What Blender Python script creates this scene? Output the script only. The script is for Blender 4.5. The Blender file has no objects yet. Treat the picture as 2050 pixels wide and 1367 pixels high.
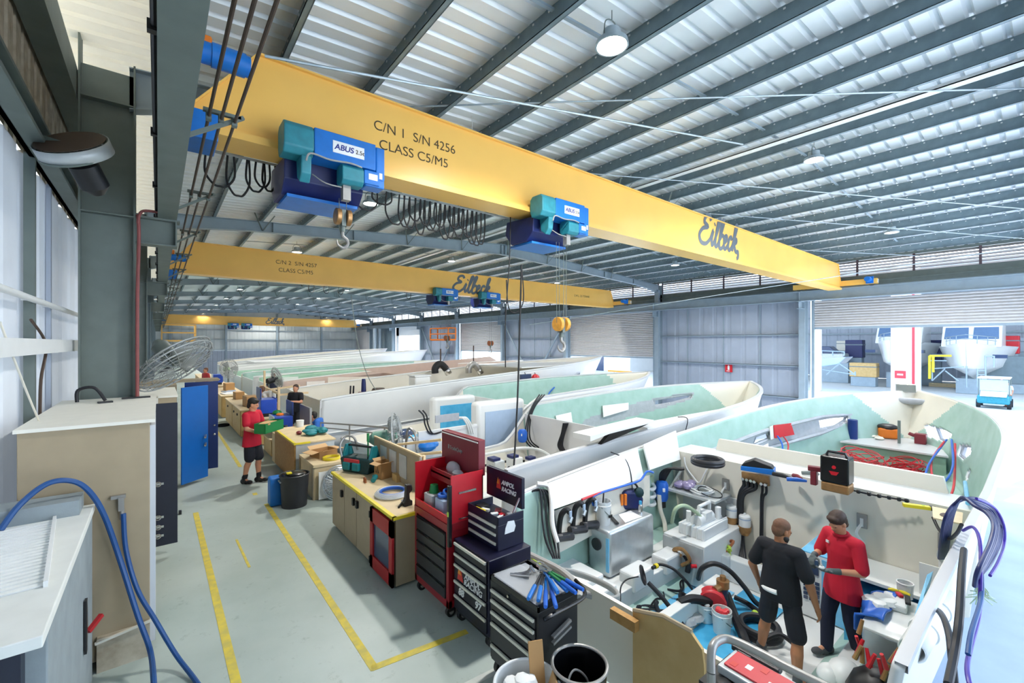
import bpy, bmesh, math, random
from math import sin, cos, pi, radians, atan2, sqrt
from mathutils import Vector, Matrix, Euler
random.seed(7)
SC = bpy.context.scene
COL = SC.collection
# ---------------------------------------------------------------- camera
FPX, CX, HY, YAW, EYE = 878.0, 1025.0, 687.0, radians(38.9), 2.9
cam_d = bpy.data.cameras.new('camera'); cam = bpy.data.objects.new('camera', cam_d); COL.objects.link(cam)
cam.location = (0, 0, EYE); cam.rotation_euler = (pi/2, 0, -YAW)
cam_d.sensor_width = 36; cam_d.lens = FPX/2050*36; cam_d.shift_y = (HY-683.5)/2050
cam_d.clip_start = .05; cam_d.clip_end = 400
SC.camera = cam
SC.view_settings.view_transform = 'Standard'; SC.view_settings.look = 'None'
SC.view_settings.gamma = 1; SC.view_settings.exposure = 0.42
SC.view_settings.use_curve_mapping = False
try: SC.cycles.use_denoising = True
except Exception: pass
SC.cycles.max_bounces = 8; SC.cycles.diffuse_bounces = 5; SC.cycles.caustics_reflective = False; SC.cycles.caustics_refractive = False
SC.cycles.sample_clamp_indirect = 6
# ---------------------------------------------------------------- sky and sun
W = bpy.data.worlds.new('sky'); SC.world = W; W.use_nodes = True
nt = W.node_tree; bg = nt.nodes['Background']
geo = nt.nodes.new('ShaderNodeTexCoord'); sep = nt.nodes.new('ShaderNodeSeparateXYZ'); rmp = nt.nodes.new('ShaderNodeValToRGB')
nt.links.new(geo.outputs['Generated'], sep.inputs[0]); nt.links.new(sep.outputs['Z'], rmp.inputs[0]); nt.links.new(rmp.outputs[0], bg.inputs[0])
rmp.color_ramp.elements[0].position = 0; rmp.color_ramp.elements[0].color = (.86, .93, 1, 1)
rmp.color_ramp.elements[1].position = .7; rmp.color_ramp.elements[1].color = (.45, .66, 1, 1)
bg.inputs[1].default_value = 4.2
sd = bpy.data.lights.new('sun', 'SUN'); sd.energy = 12.0; sd.angle = .01; sd.color = (1, .95, .86)
sun = bpy.data.objects.new('sun', sd); COL.objects.link(sun)
sun.rotation_euler = Vector((-.72, .14, -.68)).to_track_quat('-Z', 'Y').to_euler()
LAMP_W = 270.0
# ---------------------------------------------------------------- materials
def lin(h):
    h = h.lstrip('#'); o = []
    for i in (0, 2, 4):
        c = int(h[i:i+2], 16)/255
        o.append(c/12.92 if c <= .04045 else ((c+.055)/1.055)**2.4)
    return (*o, 1)
MATS = {}
def mat(name, hexc, rough=.5, metal=0, var=.06, scale=6, bump=0, spec=.5, alpha=1, emit=0, trans=0, coat=0, hex2=None, contrast=.25, trl=0):
    if name in MATS: return MATS[name]
    m = bpy.data.materials.new(name); m.use_nodes = True; n = m.node_tree.nodes; L = m.node_tree.links
    b = n['Principled BSDF']; c = lin(hexc)
    b.inputs['Roughness'].default_value = rough; b.inputs['Metallic'].default_value = metal
    b.inputs['Specular IOR Level'].default_value = spec; b.inputs['Alpha'].default_value = alpha
    b.inputs['Transmission Weight'].default_value = trans; b.inputs['Coat Weight'].default_value = coat
    tc = n.new('ShaderNodeTexCoord'); nz = n.new('ShaderNodeTexNoise'); nz.inputs['Scale'].default_value = scale; nz.inputs['Detail'].default_value = 5
    L.new(tc.outputs['Object'], nz.inputs['Vector'])
    r = n.new('ShaderNodeValToRGB'); r.color_ramp.elements[0].position = .5-contrast; r.color_ramp.elements[1].position = .5+contrast
    c2 = lin(hex2) if hex2 else tuple(min(1, x*(1+var)) for x in c[:3])+(1,)
    c1 = c if hex2 else tuple(x*(1-var) for x in c[:3])+(1,)
    r.color_ramp.elements[0].color = c1; r.color_ramp.elements[1].color = c2
    L.new(nz.outputs[0], r.inputs[0]); L.new(r.outputs[0], b.inputs['Base Color'])
    if bump:
        bp = n.new('ShaderNodeBump'); bp.inputs['Strength'].default_value = bump; bp.inputs['Distance'].default_value = .01
        n2 = n.new('ShaderNodeTexNoise'); n2.inputs['Scale'].default_value = scale*8; L.new(tc.outputs['Object'], n2.inputs['Vector'])
        L.new(n2.outputs[0], bp.inputs['Height']); L.new(bp.outputs[0], b.inputs['Normal'])
    if emit:
        b.inputs['Emission Color'].default_value = c; b.inputs['Emission Strength'].default_value = emit
    if trl:
        t = n.new('ShaderNodeBsdfTranslucent'); t.inputs[0].default_value = c; mx = n.new('ShaderNodeMixShader'); mx.inputs[0].default_value = trl
        L.new(b.outputs[0], mx.inputs[1]); L.new(t.outputs[0], mx.inputs[2]); L.new(mx.outputs[0], n['Material Output'].inputs[0])
    MATS[name] = m; return m
M = {}
for k, a in {
 'steel': dict(hexc='#6f7f86', rough=.5, metal=.15, var=.1, scale=3), 'steel_light': dict(hexc='#93a3ad', rough=.5, metal=.1, var=.08, scale=3),
 'steel_dark': dict(hexc='#68736f', rough=.55, var=.12, scale=4), 'galv': dict(hexc='#a9b6bd', rough=.42, metal=.45, var=.15, scale=9),
 'roof': dict(hexc='#eef3f5', rough=.45, metal=.2, var=.04, scale=2), 'purlin': dict(hexc='#7d9098', rough=.45, metal=.3, var=.15, scale=5),
 'wallsheet': dict(hexc='#a4aebc', rough=.5, metal=.1, var=.07, scale=1.5), 'wallsheet_left': dict(hexc='#cdd2d8', rough=.6, var=.1, scale=1.2, trl=.05),
 'wallsheet_end': dict(hexc='#cdd3d1', rough=.6, var=.08, scale=.8), 'cream_sheet': dict(hexc='#f1ece0', rough=.6, trl=.25, var=.04),
 'rolldoor': dict(hexc='#c9c6c4', rough=.55, var=.05), 'louver': dict(hexc='#dcd8d6', rough=.5, var=.04), 'louver_frame': dict(hexc='#57474c', rough=.6),
 'concrete_out': dict(hexc='#d3d3cf', rough=.8, var=.08, scale=2, bump=.1), 'concrete_low': dict(hexc='#b9c6d8', rough=.6, var=.1, scale=1.5),
 'yellow_crane': dict(hexc='#f7c363', rough=.36, var=.04, scale=1.2), 'yellow_line': dict(hexc='#c2b45c', rough=.6, scale=9, hex2='#dcc648', contrast=.12), 'white_line': dict(hexc='#cfd3cd', rough=.6, var=.1, scale=12),
 'abus_blue': dict(hexc='#0f6fc4', rough=.4, var=.1, scale=8), 'abus_teal': dict(hexc='#27808f', rough=.45, var=.18, scale=10), 'navy': dict(hexc='#16225a', rough=.45, var=.15, scale=8),
 'white': dict(hexc='#e4e7e7', rough=.4, var=.03), 'gelcoat': dict(hexc='#e3e5e4', rough=.28, var=.025, scale=1.5), 'gelcoat_warm': dict(hexc='#dfdbce', rough=.4, var=.03, scale=2),
 'gelcoat_grey': dict(hexc='#cdcecf', rough=.35, var=.03, scale=2), 'frp_green': dict(hexc='#94b6aa', rough=.45, var=.12, scale=2.5, hex2='#abc8c1'),
 'frp_deep': dict(hexc='#86aa96', rough=.45, scale=3, hex2='#9cbdaa'), 'frp_tan': dict(hexc='#b6a59b', rough=.5, var=.06, scale=3), 'frp_rim': dict(hexc='#a9adb4', rough=.5, var=.1, scale=8),
 'blue_film': dict(hexc='#4fb2e4', rough=.3, scale=4, hex2='#93cdec'), 'cyan_film': dict(hexc='#2f9bd0', rough=.3, scale=5, hex2='#58b9e4'),
 'alu': dict(hexc='#c4cbcf', rough=.35, metal=.75, var=.1, scale=7), 'alu_matte': dict(hexc='#c2c8ca', rough=.5, metal=.3, var=.1, scale=6), 'chrome': dict(hexc='#d0d0d0', rough=.2, metal=1),
 'dull_red': dict(hexc='#8a4a48', rough=.6, var=.2), 'tan_board': dict(hexc='#a3947a', rough=.6, var=.06, scale=5), 'tan_top': dict(hexc='#e9e7dc', rough=.55, var=.03), 'ply': dict(hexc='#c39f63', rough=.6, scale=5, hex2='#d2b27a'), 'ply_light': dict(hexc='#d9c49c', rough=.6, var=.08, scale=5),
 'bench_door': dict(hexc='#a99b84', rough=.6, var=.05, scale=8), 'osb': dict(hexc='#a5793f', rough=.65, scale=16, hex2='#bd9256'), 'pine': dict(hexc='#e0c79b', rough=.6, var=.08, scale=5),
 'cardboard': dict(hexc='#b48a58', rough=.75, var=.06), 'cardboard_in': dict(hexc='#cfa877', rough=.75, var=.06), 'paper': dict(hexc='#efefec', rough=.7, var=.02),
 'red_cab': dict(hexc='#8f1622', rough=.35, var=.06), 'red_bright': dict(hexc='#c41426', rough=.4, var=.08), 'red_matte': dict(hexc='#a81d24', rough=.5, var=.06), 'maroon': dict(hexc='#7b2330', rough=.45, var=.06),
 'black': dict(hexc='#141518', rough=.45, var=.15), 'black_gloss': dict(hexc='#0c0d11', rough=.25, var=.2), 'drawer': dict(hexc='#24252a', rough=.4, var=.1), 'drawer_navy': dict(hexc='#161723', rough=.4, var=.1), 'navy_cab': dict(hexc='#11122e', rough=.35, var=.12),
 'rubber': dict(hexc='#17181b', rough=.7, var=.15), 'hose_black': dict(hexc='#14161d', rough=.5, var=.15), 'hose_blue': dict(hexc='#174a86', rough=.45, var=.1), 'hose_red': dict(hexc='#c8323c', rough=.45), 'pipe_blue': dict(hexc='#1f62c4', rough=.4), 'hose_grey': dict(hexc='#9a9a98', rough=.45), 'hose_purple': dict(hexc='#40289a', rough=.4),
 'handle': dict(hexc='#d9d8cb', rough=.35, metal=.2), 'steel_tube': dict(hexc='#9b9995', rough=.38, metal=.5, var=.08), 'brown': dict(hexc='#4a3a30', rough=.6),
 'blue_door': dict(hexc='#0c62b4', rough=.35, var=.04), 'navy_door': dict(hexc='#0b2f74', rough=.35, var=.05), 'dark_door': dict(hexc='#1c2233', rough=.4, var=.1), 'blue_chest': dict(hexc='#1446b4', rough=.4, var=.08),
 'box_grey': dict(hexc='#8c979c', rough=.7, var=.12, scale=5, bump=.1), 'box_top': dict(hexc='#dfe2de', rough=.6, var=.05), 'ridged': dict(hexc='#edf0ee', rough=.5, var=.03), 'stone_brown': dict(hexc='#9a8c76', rough=.7, scale=7, hex2='#cfc7b4'),
 'teal': dict(hexc='#127a82', rough=.6, var=.15, scale=12), 'teal_dark': dict(hexc='#10363a', rough=.65, var=.2, scale=12), 'green': dict(hexc='#0f7a3e', rough=.5), 'green_fan': dict(hexc='#6f9c8c', rough=.45), 'green_light': dict(hexc='#a5b99a', rough=.5),
 'fan_grey': dict(hexc='#a2a6a5', rough=.45, metal=.2), 'orange': dict(hexc='#e0781e', rough=.45), 'bronze': dict(hexc='#a98155', rough=.35, metal=.6, var=.2, scale=14), 'copper': dict(hexc='#9c5e3c', rough=.45, metal=.4), 'yellow': dict(hexc='#e6d22c', rough=.45), 'lime': dict(hexc='#b4d44a', rough=.5), 'hook_orange': dict(hexc='#d89a3a', rough=.45, var=.2, scale=12), 'purple_bag': dict(hexc='#8d84a8', rough=.3),
 'skin': dict(hexc='#c98f6f', rough=.55, var=.04), 'skin_tan': dict(hexc='#a9714f', rough=.55, var=.04), 'hair': dict(hexc='#3c2a22', rough=.6, var=.2, scale=40), 'hair_dark': dict(hexc='#1d1815', rough=.6, var=.2, scale=40), 'hair_red': dict(hexc='#6b4a36', rough=.7, var=.2, scale=40), 'shirt_black': dict(hexc='#12141c', rough=.85, var=.1), 'shirt_red': dict(hexc='#c21230', rough=.8, var=.05), 'shorts': dict(hexc='#171922', rough=.85, var=.1), 'trousers': dict(hexc='#1a2138', rough=.85, var=.1), 'shoe': dict(hexc='#4a4c50', rough=.8, var=.1), 'glove': dict(hexc='#4b5658', rough=.6), 'sock': dict(hexc='#202226', rough=.9), 'shirt_white': dict(hexc='#e3e3e3', rough=.85), 'shirt_blue': dict(hexc='#2a63b4', rough=.8),
 'text_dark': dict(hexc='#4a3a20', rough=.6), 'text_grey': dict(hexc='#5c656d', rough=.6), 'text_blue': dict(hexc='#1b2a86', rough=.5), 'text_white': dict(hexc='#e9eaea', rough=.5), 'bull_red': dict(hexc='#cc3a34', rough=.5), 'bull_orange': dict(hexc='#e08a2a', rough=.5),
 'glass_mid': dict(hexc='#5b7699', rough=.2, var=.05), 'glass_dark': dict(hexc='#3c4a66', rough=.1, var=.02), 'glass_blue': dict(hexc='#a9bed6', rough=.25, var=.04), 'clear': dict(hexc='#e6ecef', rough=.2, alpha=.45), 'film_grey': dict(hexc='#cfd3d8', rough=.25, alpha=.5), 'sign_red': dict(hexc='#d0202c', rough=.5), 'lens': dict(hexc='#fff6e6', emit=14), 'mesh_fan': dict(hexc='#b9bcba', rough=.5, alpha=.35),
}.items(): M[k] = mat(k, **a)
# painted floor with scuffs, dust and patches
def floor_mat():
    m = mat('floor_paint', '#a4b2ab', rough=.42, scale=1.1, hex2='#b8c4be', contrast=.2)
    n = m.node_tree.nodes; L = m.node_tree.links; b = n['Principled BSDF']
    tc = n['Texture Coordinate']; n2 = n.new('ShaderNodeTexNoise'); n2.inputs['Scale'].default_value = 7; n2.inputs['Detail'].default_value = 9; n2.inputs['Roughness'].default_value = .75
    L.new(tc.outputs['Object'], n2.inputs['Vector'])
    r = n.new('ShaderNodeValToRGB'); r.color_ramp.elements[0].position = .28; r.color_ramp.elements[0].color = (.45, .47, .45, 1); r.color_ramp.elements[1].position = .42; r.color_ramp.elements[1].color = (1, 1, 1, 1)
    mx = n.new('ShaderNodeMix'); mx.data_type = 'RGBA'; mx.blend_type = 'MULTIPLY'; mx.inputs[0].default_value = .6
    src = b.inputs['Base Color'].links[0].from_socket
    L.new(n2.outputs[0], r.inputs[0]); L.new(src, mx.inputs[6]); L.new(r.outputs[0], mx.inputs[7]); L.new(mx.outputs[2], b.inputs['Base Color'])
    rr = n.new('ShaderNodeMapRange'); rr.inputs[3].default_value = .3; rr.inputs[4].default_value = .6; L.new(n2.outputs[0], rr.inputs[0]); L.new(rr.outputs[0], b.inputs['Roughness'])
    return m
M['floor'] = floor_mat()
# ---------------------------------------------------------------- mesh helpers
def V(*a): return Vector(a)
def catmull(pts, k=6, closed=False):
    P = [Vector(p) for p in pts]; n = len(P)
    if n < 3: return P
    o = []; rng = range(n) if closed else range(n-1)
    for i in rng:
        g = (lambda j: P[j % n]) if closed else (lambda j: P[max(0, min(n-1, j))])
        a, b, c, d = g(i-1), g(i), g(i+1), g(i+2)
        for t in range(k):
            u = t/k
            o.append(.5*((2*b)+(c-a)*u+(2*a-5*b+4*c-d)*u*u+(3*b-a-3*c+d)*u**3))
    if not closed: o.append(P[-1])
    return o
class MB:
    def __init__(s): s.v = []; s.f = []; s.mi = []; s.m = 0
    def add(s, vs, fs, X=None):
        o = len(s.v)
        s.v += [tuple(X @ Vector(v)) if X else tuple(v) for v in vs]
        s.f += [tuple(i+o for i in f) for f in fs]; s.mi += [s.m]*len(fs); return s
    def box(s, x0, x1, y0, y1, z0, z1, X=None):
        return s.add([(x0,y0,z0),(x1,y0,z0),(x1,y1,z0),(x0,y1,z0),(x0,y0,z1),(x1,y0,z1),(x1,y1,z1),(x0,y1,z1)], [(0,3,2,1),(4,5,6,7),(0,1,5,4),(1,2,6,5),(2,3,7,6),(3,0,4,7)], X)
    def cb(s, c, d, rz=0, E=None):
        X = Matrix.Translation(c) @ (E.to_matrix().to_4x4() if E else Matrix.Rotation(rz, 4, 'Z'))
        return s.box(-d[0]/2, d[0]/2, -d[1]/2, d[1]/2, -d[2]/2, d[2]/2, X)
    def beam(s, p0, p1, w, h, up=(0, 0, 1)):
        p0, p1 = Vector(p0), Vector(p1); y = (p1-p0); L = y.length; y.normalize(); u = Vector(up)
        if abs(y.dot(u)) > .98: u = Vector((1, 0, 0))
        x = y.cross(u).normalized(); z = x.cross(y)
        X = Matrix((x, y, z)).transposed().to_4x4(); X.translation = p0
        return s.box(-w/2, w/2, 0, L, -h/2, h/2, X)
    def tube(s, pts, r, n=8, closed=False, caps=True, flat=1.0):
        P = [Vector(p) for p in pts]; N = len(P)
        R = r if isinstance(r, (list, tuple)) else [r]*N
        vs = []; nrm = None
        for i in range(N):
            a = P[(i-1) % N] if (closed or i > 0) else P[i]; b = P[(i+1) % N] if (closed or i < N-1) else P[i]
            t = (b-a)
            t = t.normalized() if t.length > 1e-9 else Vector((0, 0, 1))
            if nrm is None: nrm = t.orthogonal().normalized() if abs(t.z) > .9 else t.cross(Vector((0, 0, 1))).normalized()
            nrm = (nrm-t*nrm.dot(t)); nrm = nrm.normalized() if nrm.length > 1e-6 else t.orthogonal().normalized()
            bi = t.cross(nrm)
            for k in range(n):
                an = 2*pi*k/n; vs.append(P[i]+nrm*cos(an)*R[i]+bi*sin(an)*R[i]*flat)
        fs = []
        for i in range(N if closed else N-1):
            for k in range(n):
                j = (i+1) % N; fs.append((i*n+k, i*n+(k+1) % n, j*n+(k+1) % n, j*n+k))
        if caps and not closed:
            fs.append(tuple(range(n-1, -1, -1))); fs.append(tuple((N-1)*n+k for k in range(n)))
        return s.add(vs, fs)
    def hose(s, pts, r, k=6, n=8, closed=False): return s.tube(catmull(pts, k, closed), r, n, closed)
    def cyl(s, p0, p1, r0, r1=None, n=16): return s.tube([p0, p1], [r0, r0 if r1 is None else r1], n)
    def lathe(s, prof, c=(0, 0, 0), n=24, X=None, caps=True):
        T = Matrix.Translation(c) @ (X if X else Matrix()); vs = []; fs = []
        for r, z in prof:
            for k in range(n): vs.append((r*cos(2*pi*k/n), r*sin(2*pi*k/n), z))
        for i in range(len(prof)-1):
            for k in range(n): fs.append((i*n+k, i*n+(k+1) % n, (i+1)*n+(k+1) % n, (i+1)*n+k))
        if caps:
            if prof[0][0] > 1e-4: fs.append(tuple(range(n-1, -1, -1)))
            if prof[-1][0] > 1e-4: fs.append(tuple((len(prof)-1)*n+k for k in range(n)))
        return s.add(vs, fs, T)
    def prism(s, poly, axis, a, b):
        n = len(poly)
        def p(q, t): return {'x': (t, q[0], q[1]), 'y': (q[0], t, q[1]), 'z': (q[0], q[1], t)}[axis]
        vs = [p(q, a) for q in poly]+[p(q, b) for q in poly]
        fs = [tuple(range(n-1, -1, -1)), tuple(range(n, 2*n))]+[(i, (i+1) % n, n+(i+1) % n, n+i) for i in range(n)]
        return s.add(vs, fs)
    def ball(s, c, r, n=16, X=None):
        r = r if isinstance(r, (tuple, list)) else (r, r, r); m = n//2; vs = [(0, 0, -1)]; fs = []
        for i in range(1, m):
            for k in range(n):
                a = -pi/2+pi*i/m; vs.append((cos(a)*cos(2*pi*k/n), cos(a)*sin(2*pi*k/n), sin(a)))
        vs.append((0, 0, 1)); T = len(vs)-1
        for k in range(n):
            fs.append((0, 1+(k+1) % n, 1+k)); fs.append((T, 1+(m-2)*n+k, 1+(m-2)*n+(k+1) % n))
            for i in range(m-2): fs.append((1+i*n+k, 1+i*n+(k+1) % n, 1+(i+1)*n+(k+1) % n, 1+(i+1)*n+k))
        Xm = Matrix.Translation(c) @ (X if X else Matrix()) @ Matrix.Diagonal((*r, 1))
        return s.add(vs, fs, Xm)
    def torus(s, c, R, r, n=28, k=8, X=None):
        X = Matrix.Translation(c) @ (X if X else Matrix())
        return s.tube([X @ Vector((R*cos(2*pi*i/n), R*sin(2*pi*i/n), 0)) for i in range(n)], r, k, True)
    def coil(s, c, R, r, turns, dz=.02, jit=.04, n=20, X=None):
        X = Matrix.Translation(c) @ (X if X else Matrix()); pts = []
        for i in range(int(turns*n)):
            a = 2*pi*i/n; q = R*(1+jit*sin(a*.37+i*.11)+jit*sin(a*.61))
            pts.append(X @ Vector((q*cos(a), q*sin(a), dz*i/n+.01*sin(a*3))))
        return s.tube(pts, r, 6)
    def grid(s, fn, nu, nv, skip=None, midx=None):
        o = len(s.v)
        for i in range(nu+1):
            for j in range(nv+1): s.v.append(tuple(fn(i/nu, j/nv)))
        for i in range(nu):
            for j in range(nv):
                if skip and skip((i+.5)/nu, (j+.5)/nv): continue
                a = o+i*(nv+1)+j; s.f.append((a, a+nv+1, a+nv+2, a+1)); s.mi.append(midx((i+.5)/nu, (j+.5)/nv) if midx else s.m)
        return s
    def mesh(s, name, mats):
        me = bpy.data.meshes.new(name); me.from_pydata(s.v, [], s.f); me.update()
        for m in (mats if isinstance(mats, (list, tuple)) else [mats]): me.materials.append(M[m] if isinstance(m, str) else m)
        me.polygons.foreach_set('material_index', s.mi); return me
def world_of(o):
    Mx = Matrix()
    while o is not None:
        Mx = Matrix.LocRotScale(o.location, o.rotation_euler, o.scale) @ Mx; o = o.parent
    return Mx
def tag(o, label, cat, group=None, kind=None):
    o['label'] = label; o['category'] = cat
    if group: o['group'] = group
    if kind: o['kind'] = kind
    return o
def thing(name, label, cat, loc=(0, 0, 0), rz=0, group=None):
    o = bpy.data.objects.new(name, None); COL.objects.link(o); o.location = loc; o.rotation_euler = (0, 0, rz); o.empty_display_size = .1
    return tag(o, label, cat, group)
def build(mb, name, mats, parent=None, space='L', smooth=35, bev=0, label=None, sub=0, solid=None):
    """one mesh object; space 'L' = numbers are in the parent's frame, 'W' = world numbers"""
    if parent is None:
        xs = [v[0] for v in mb.v]; ys = [v[1] for v in mb.v]; zs = [v[2] for v in mb.v]
        c = Vector(((min(xs)+max(xs))/2, (min(ys)+max(ys))/2, min(zs))); mb.v = [tuple(Vector(v)-c) for v in mb.v]
    elif space == 'W':
        Xi = world_of(parent).inverted(); mb.v = [tuple(Xi @ Vector(v)) for v in mb.v]
    me = mb.mesh(name, mats); o = bpy.data.objects.new(name, me); COL.objects.link(o)
    if parent is None: o.location = c
    else: o.parent = parent
    if smooth:
        me.polygons.foreach_set('use_smooth', [True]*len(me.polygons)); me.set_sharp_from_angle(angle=radians(smooth))
    if solid:
        md = o.modifiers.new('thick', 'SOLIDIFY'); md.thickness = solid[0]; md.offset = solid[1]
        if len(solid) > 2: md.material_offset = solid[2]; md.material_offset_rim = solid[3]
    if bev:
        md = o.modifiers.new('bevel', 'BEVEL'); md.width = bev; md.segments = 2; md.limit_method = 'ANGLE'
    if sub:
        md = o.modifiers.new('sub', 'SUBSURF'); md.levels = sub; md.render_levels = sub
    if label: o['label'] = label
    return o
def top(mb, name, mats, label, cat, group=None, kind=None, **k):
    return tag(build(mb, name, mats, None, **k), label, cat, group, kind)
def struct(mb, name, mats, label=None, **k):
    o = build(mb, name, mats, None, **k); o['kind'] = 'structure'
    if label: o['label'] = label
    return o
def dup(o, loc=None, rz=None, label=None, parent=None):
    c = o.copy(); COL.objects.link(c)
    if parent is not None: c.parent = parent
    if loc is not None: c.location = loc
    if rz is not None: c.rotation_euler = (0, 0, rz)
    if label: c['label'] = label
    for ch in o.children: dup(ch, parent=c)
    return c
def text(s, name, mname, size, X, parent, shear=0, extrude=.002, offset=0, space='W', bold=0, align='LEFT'):
    cu = bpy.data.curves.new(name, 'FONT'); cu.body = s; cu.size = size; cu.shear = shear; cu.extrude = extrude; cu.offset = offset; cu.align_x = align
    tmp = bpy.data.objects.new('tmp', cu); COL.objects.link(tmp); bpy.context.view_layer.update()
    me = bpy.data.meshes.new_from_object(tmp.evaluated_get(bpy.context.evaluated_depsgraph_get())); bpy.data.objects.remove(tmp); bpy.data.curves.remove(cu)
    me.materials.clear(); me.materials.append(M[mname]); o = bpy.data.objects.new(name, me); COL.objects.link(o)
    o.parent = parent
    Xl = world_of(parent).inverted() @ X if space == 'W' else X
    l, q, sc = Xl.decompose(); o.location = l; o.rotation_euler = q.to_euler(); o.scale = sc
    return o
def frame(o, x, y):
    """matrix with local x axis along x, local y along y, origin o"""
    x = Vector(x).normalized(); y = Vector(y); y = (y-x*y.dot(x)).normalized(); z = x.cross(y)
    X = Matrix((x, y, z)).transposed().to_4x4(); X.translation = o; return X
def ibeam(mb, p0, p1, w, h, tf=.015, tw=.012, up=(0, 0, 1)):
    p0, p1 = Vector(p0), Vector(p1); d = (p1-p0).normalized(); u = Vector(up); x = d.cross(u).normalized(); z = x.cross(d)
    mb.beam(p0+z*(h/2-tf/2), p1+z*(h/2-tf/2), w, tf, up); mb.beam(p0-z*(h/2-tf/2), p1-z*(h/2-tf/2), w, tf, up); mb.beam(p0, p1, tw, h-2*tf, up); return mb
# places measured off the photograph are turned into points of the hall with the camera above
_s, _c = sin(YAW), cos(YAW)
def ray(px, py):
    l = (px-CX)/FPX; return Vector((_s+_c*l, _c-_s*l, (HY-py)/FPX))
def onZ(px, py, z): r = ray(px, py); return r*((z-EYE)/r.z)+V(0, 0, EYE)
def onX(px, py, x): r = ray(px, py); return r*(x/r.x)+V(0, 0, EYE)
def onY(px, py, y): r = ray(px, py); return r*(y/r.y)+V(0, 0, EYE)
LOW = -1.45      # lower workshop floor the hulls stand on; the bench aisle is at 0
# ================================================================ the shed
YB, YE, XR = -7.0, 72.0, 25.2
COLY = [7.85+8.1*k for k in range(-1, 8)]
def zr(x): return 6.86+.067*(min(x, 24.6-x)+.3)
# floors
struct(MB().box(-1.3, 3.0, YB, 7.6, -1.6, 0), 'floor', 'floor', 'near end of the pale grey green painted aisle floor', smooth=0)
struct(MB().box(-1.3, 3.3, 7.6, YE, -1.6, 0), 'floor', 'floor', 'pale grey green painted concrete aisle floor', smooth=0)
struct(MB().box(3.0, 27, YB, YE, LOW-.2, LOW), 'floor', 'concrete_low', 'lower workshop floor under the boat hulls', smooth=0)
struct(MB().box(27, 130, -7.05, 110, LOW-.25, LOW-.02), 'ground_yard', 'concrete_out', 'sunlit concrete yard outside the roller doors', smooth=0)
m = MB(); m.box(12, 27, .24, .26, LOW, LOW+.003)
struct(m, 'trim_1', 'steel_dark', 'thin joint line across the lower floor', smooth=0)
for i, (x0, y0, x1, y1, mt, lb) in enumerate([(.52, 4.0, .50, 9.25, 'yellow_line', 'worn yellow aisle line nearer the tan cabinets'), (1.5, 3.8, 1.52, 8.95, 'yellow_line', 'worn yellow aisle line nearer the tool cabinets'),
        (1.48, 3.83, 2.42, 3.72, 'yellow_line', 'yellow cross line reaching the tool cabinets'), (1.8, 3.15, 2.45, 3.1, 'white_line', 'white cross line in front of the nearest black tool cabinet'),
        (.92, 6.55, .9, 7.6, 'yellow_line', 'faint short yellow mark in mid aisle'), (1.45, 9.6, 1.45, 9.75, 'yellow_line', 'small yellow corner mark beside the walking man'), (1.5, 12, 1.52, 20, 'yellow_line', 'far worn yellow aisle line')]):
    m = MB(); m.beam((x0, y0, .001), (x1, y1, .001), .075 if i != 4 else .03, .004)
    struct(m, 'floor_line', mt, lb, smooth=0)
# corrugated sheets
def corr(mb, u0, u1, pitch, depth, fn):
    """trapezoid profile run along u; fn(u, offset, t) -> point for t=0/1"""
    us = []; u = u0
    while u < u1-1e-6:
        for a, d in ((0, 0), (.62, 0), (.72, 1), (.9, 1)): us.append((min(u+a*pitch, u1), d*depth))
        u += pitch
    us.append((u1, 0)); o = len(mb.v)
    for (a, d) in us: mb.v += [tuple(fn(a, d, 0)), tuple(fn(a, d, 1))]
    for i in range(len(us)-1): mb.f.append((o+2*i, o+2*i+2, o+2*i+3, o+2*i+1)); mb.mi.append(mb.m)
    return mb
for nm, xa, xb, mt, lb in (('ceiling', .1, 12.3, 'roof', 'ribbed metal roof sheets of the slope over the benches'), ('ceiling', 12.3, 26.2, 'roof', 'ribbed metal roof sheets of the slope over the roller doors'), ('ceiling', -1.5, .1, 'cream_sheet', 'cream translucent roof sheets along the left eave')):
    m = MB(); corr(m, YB, YE+.5, .3, .05, lambda u, d, t, a=xa, b=xb: (a+(b-a)*t, u, zr(a+(b-a)*t)+d))
    struct(m, nm, mt, lb, smooth=0, solid=(.012, 1))
# purlins: Z sections along the hall, each its own bar
x = .1; px_ = []
while x < 24.7: px_.append(x); x += 1.25
for x in px_:
    z1 = zr(x)-.004; m = MB(); z0 = z1-.27
    m.box(x-.006, x+.006, YB, YE, z0, z1); m.box(x-.07, x, YB, YE, z0, z0+.008); m.box(x, x+.07, YB, YE, z1-.008, z1)
    m.box(x-.07, x-.062, YB, YE, z0, z0+.02)
    m.m = 1
    for i in range(100): yy = .3*i+.1; m.box(x-.014, x-.006, yy, yy+.028, z1-.06, z1-.035)
    struct(m, 'roof_purlin', ['purlin', 'white'], 'long galvanised roof purlin running the length of the hall', smooth=0)
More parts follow.
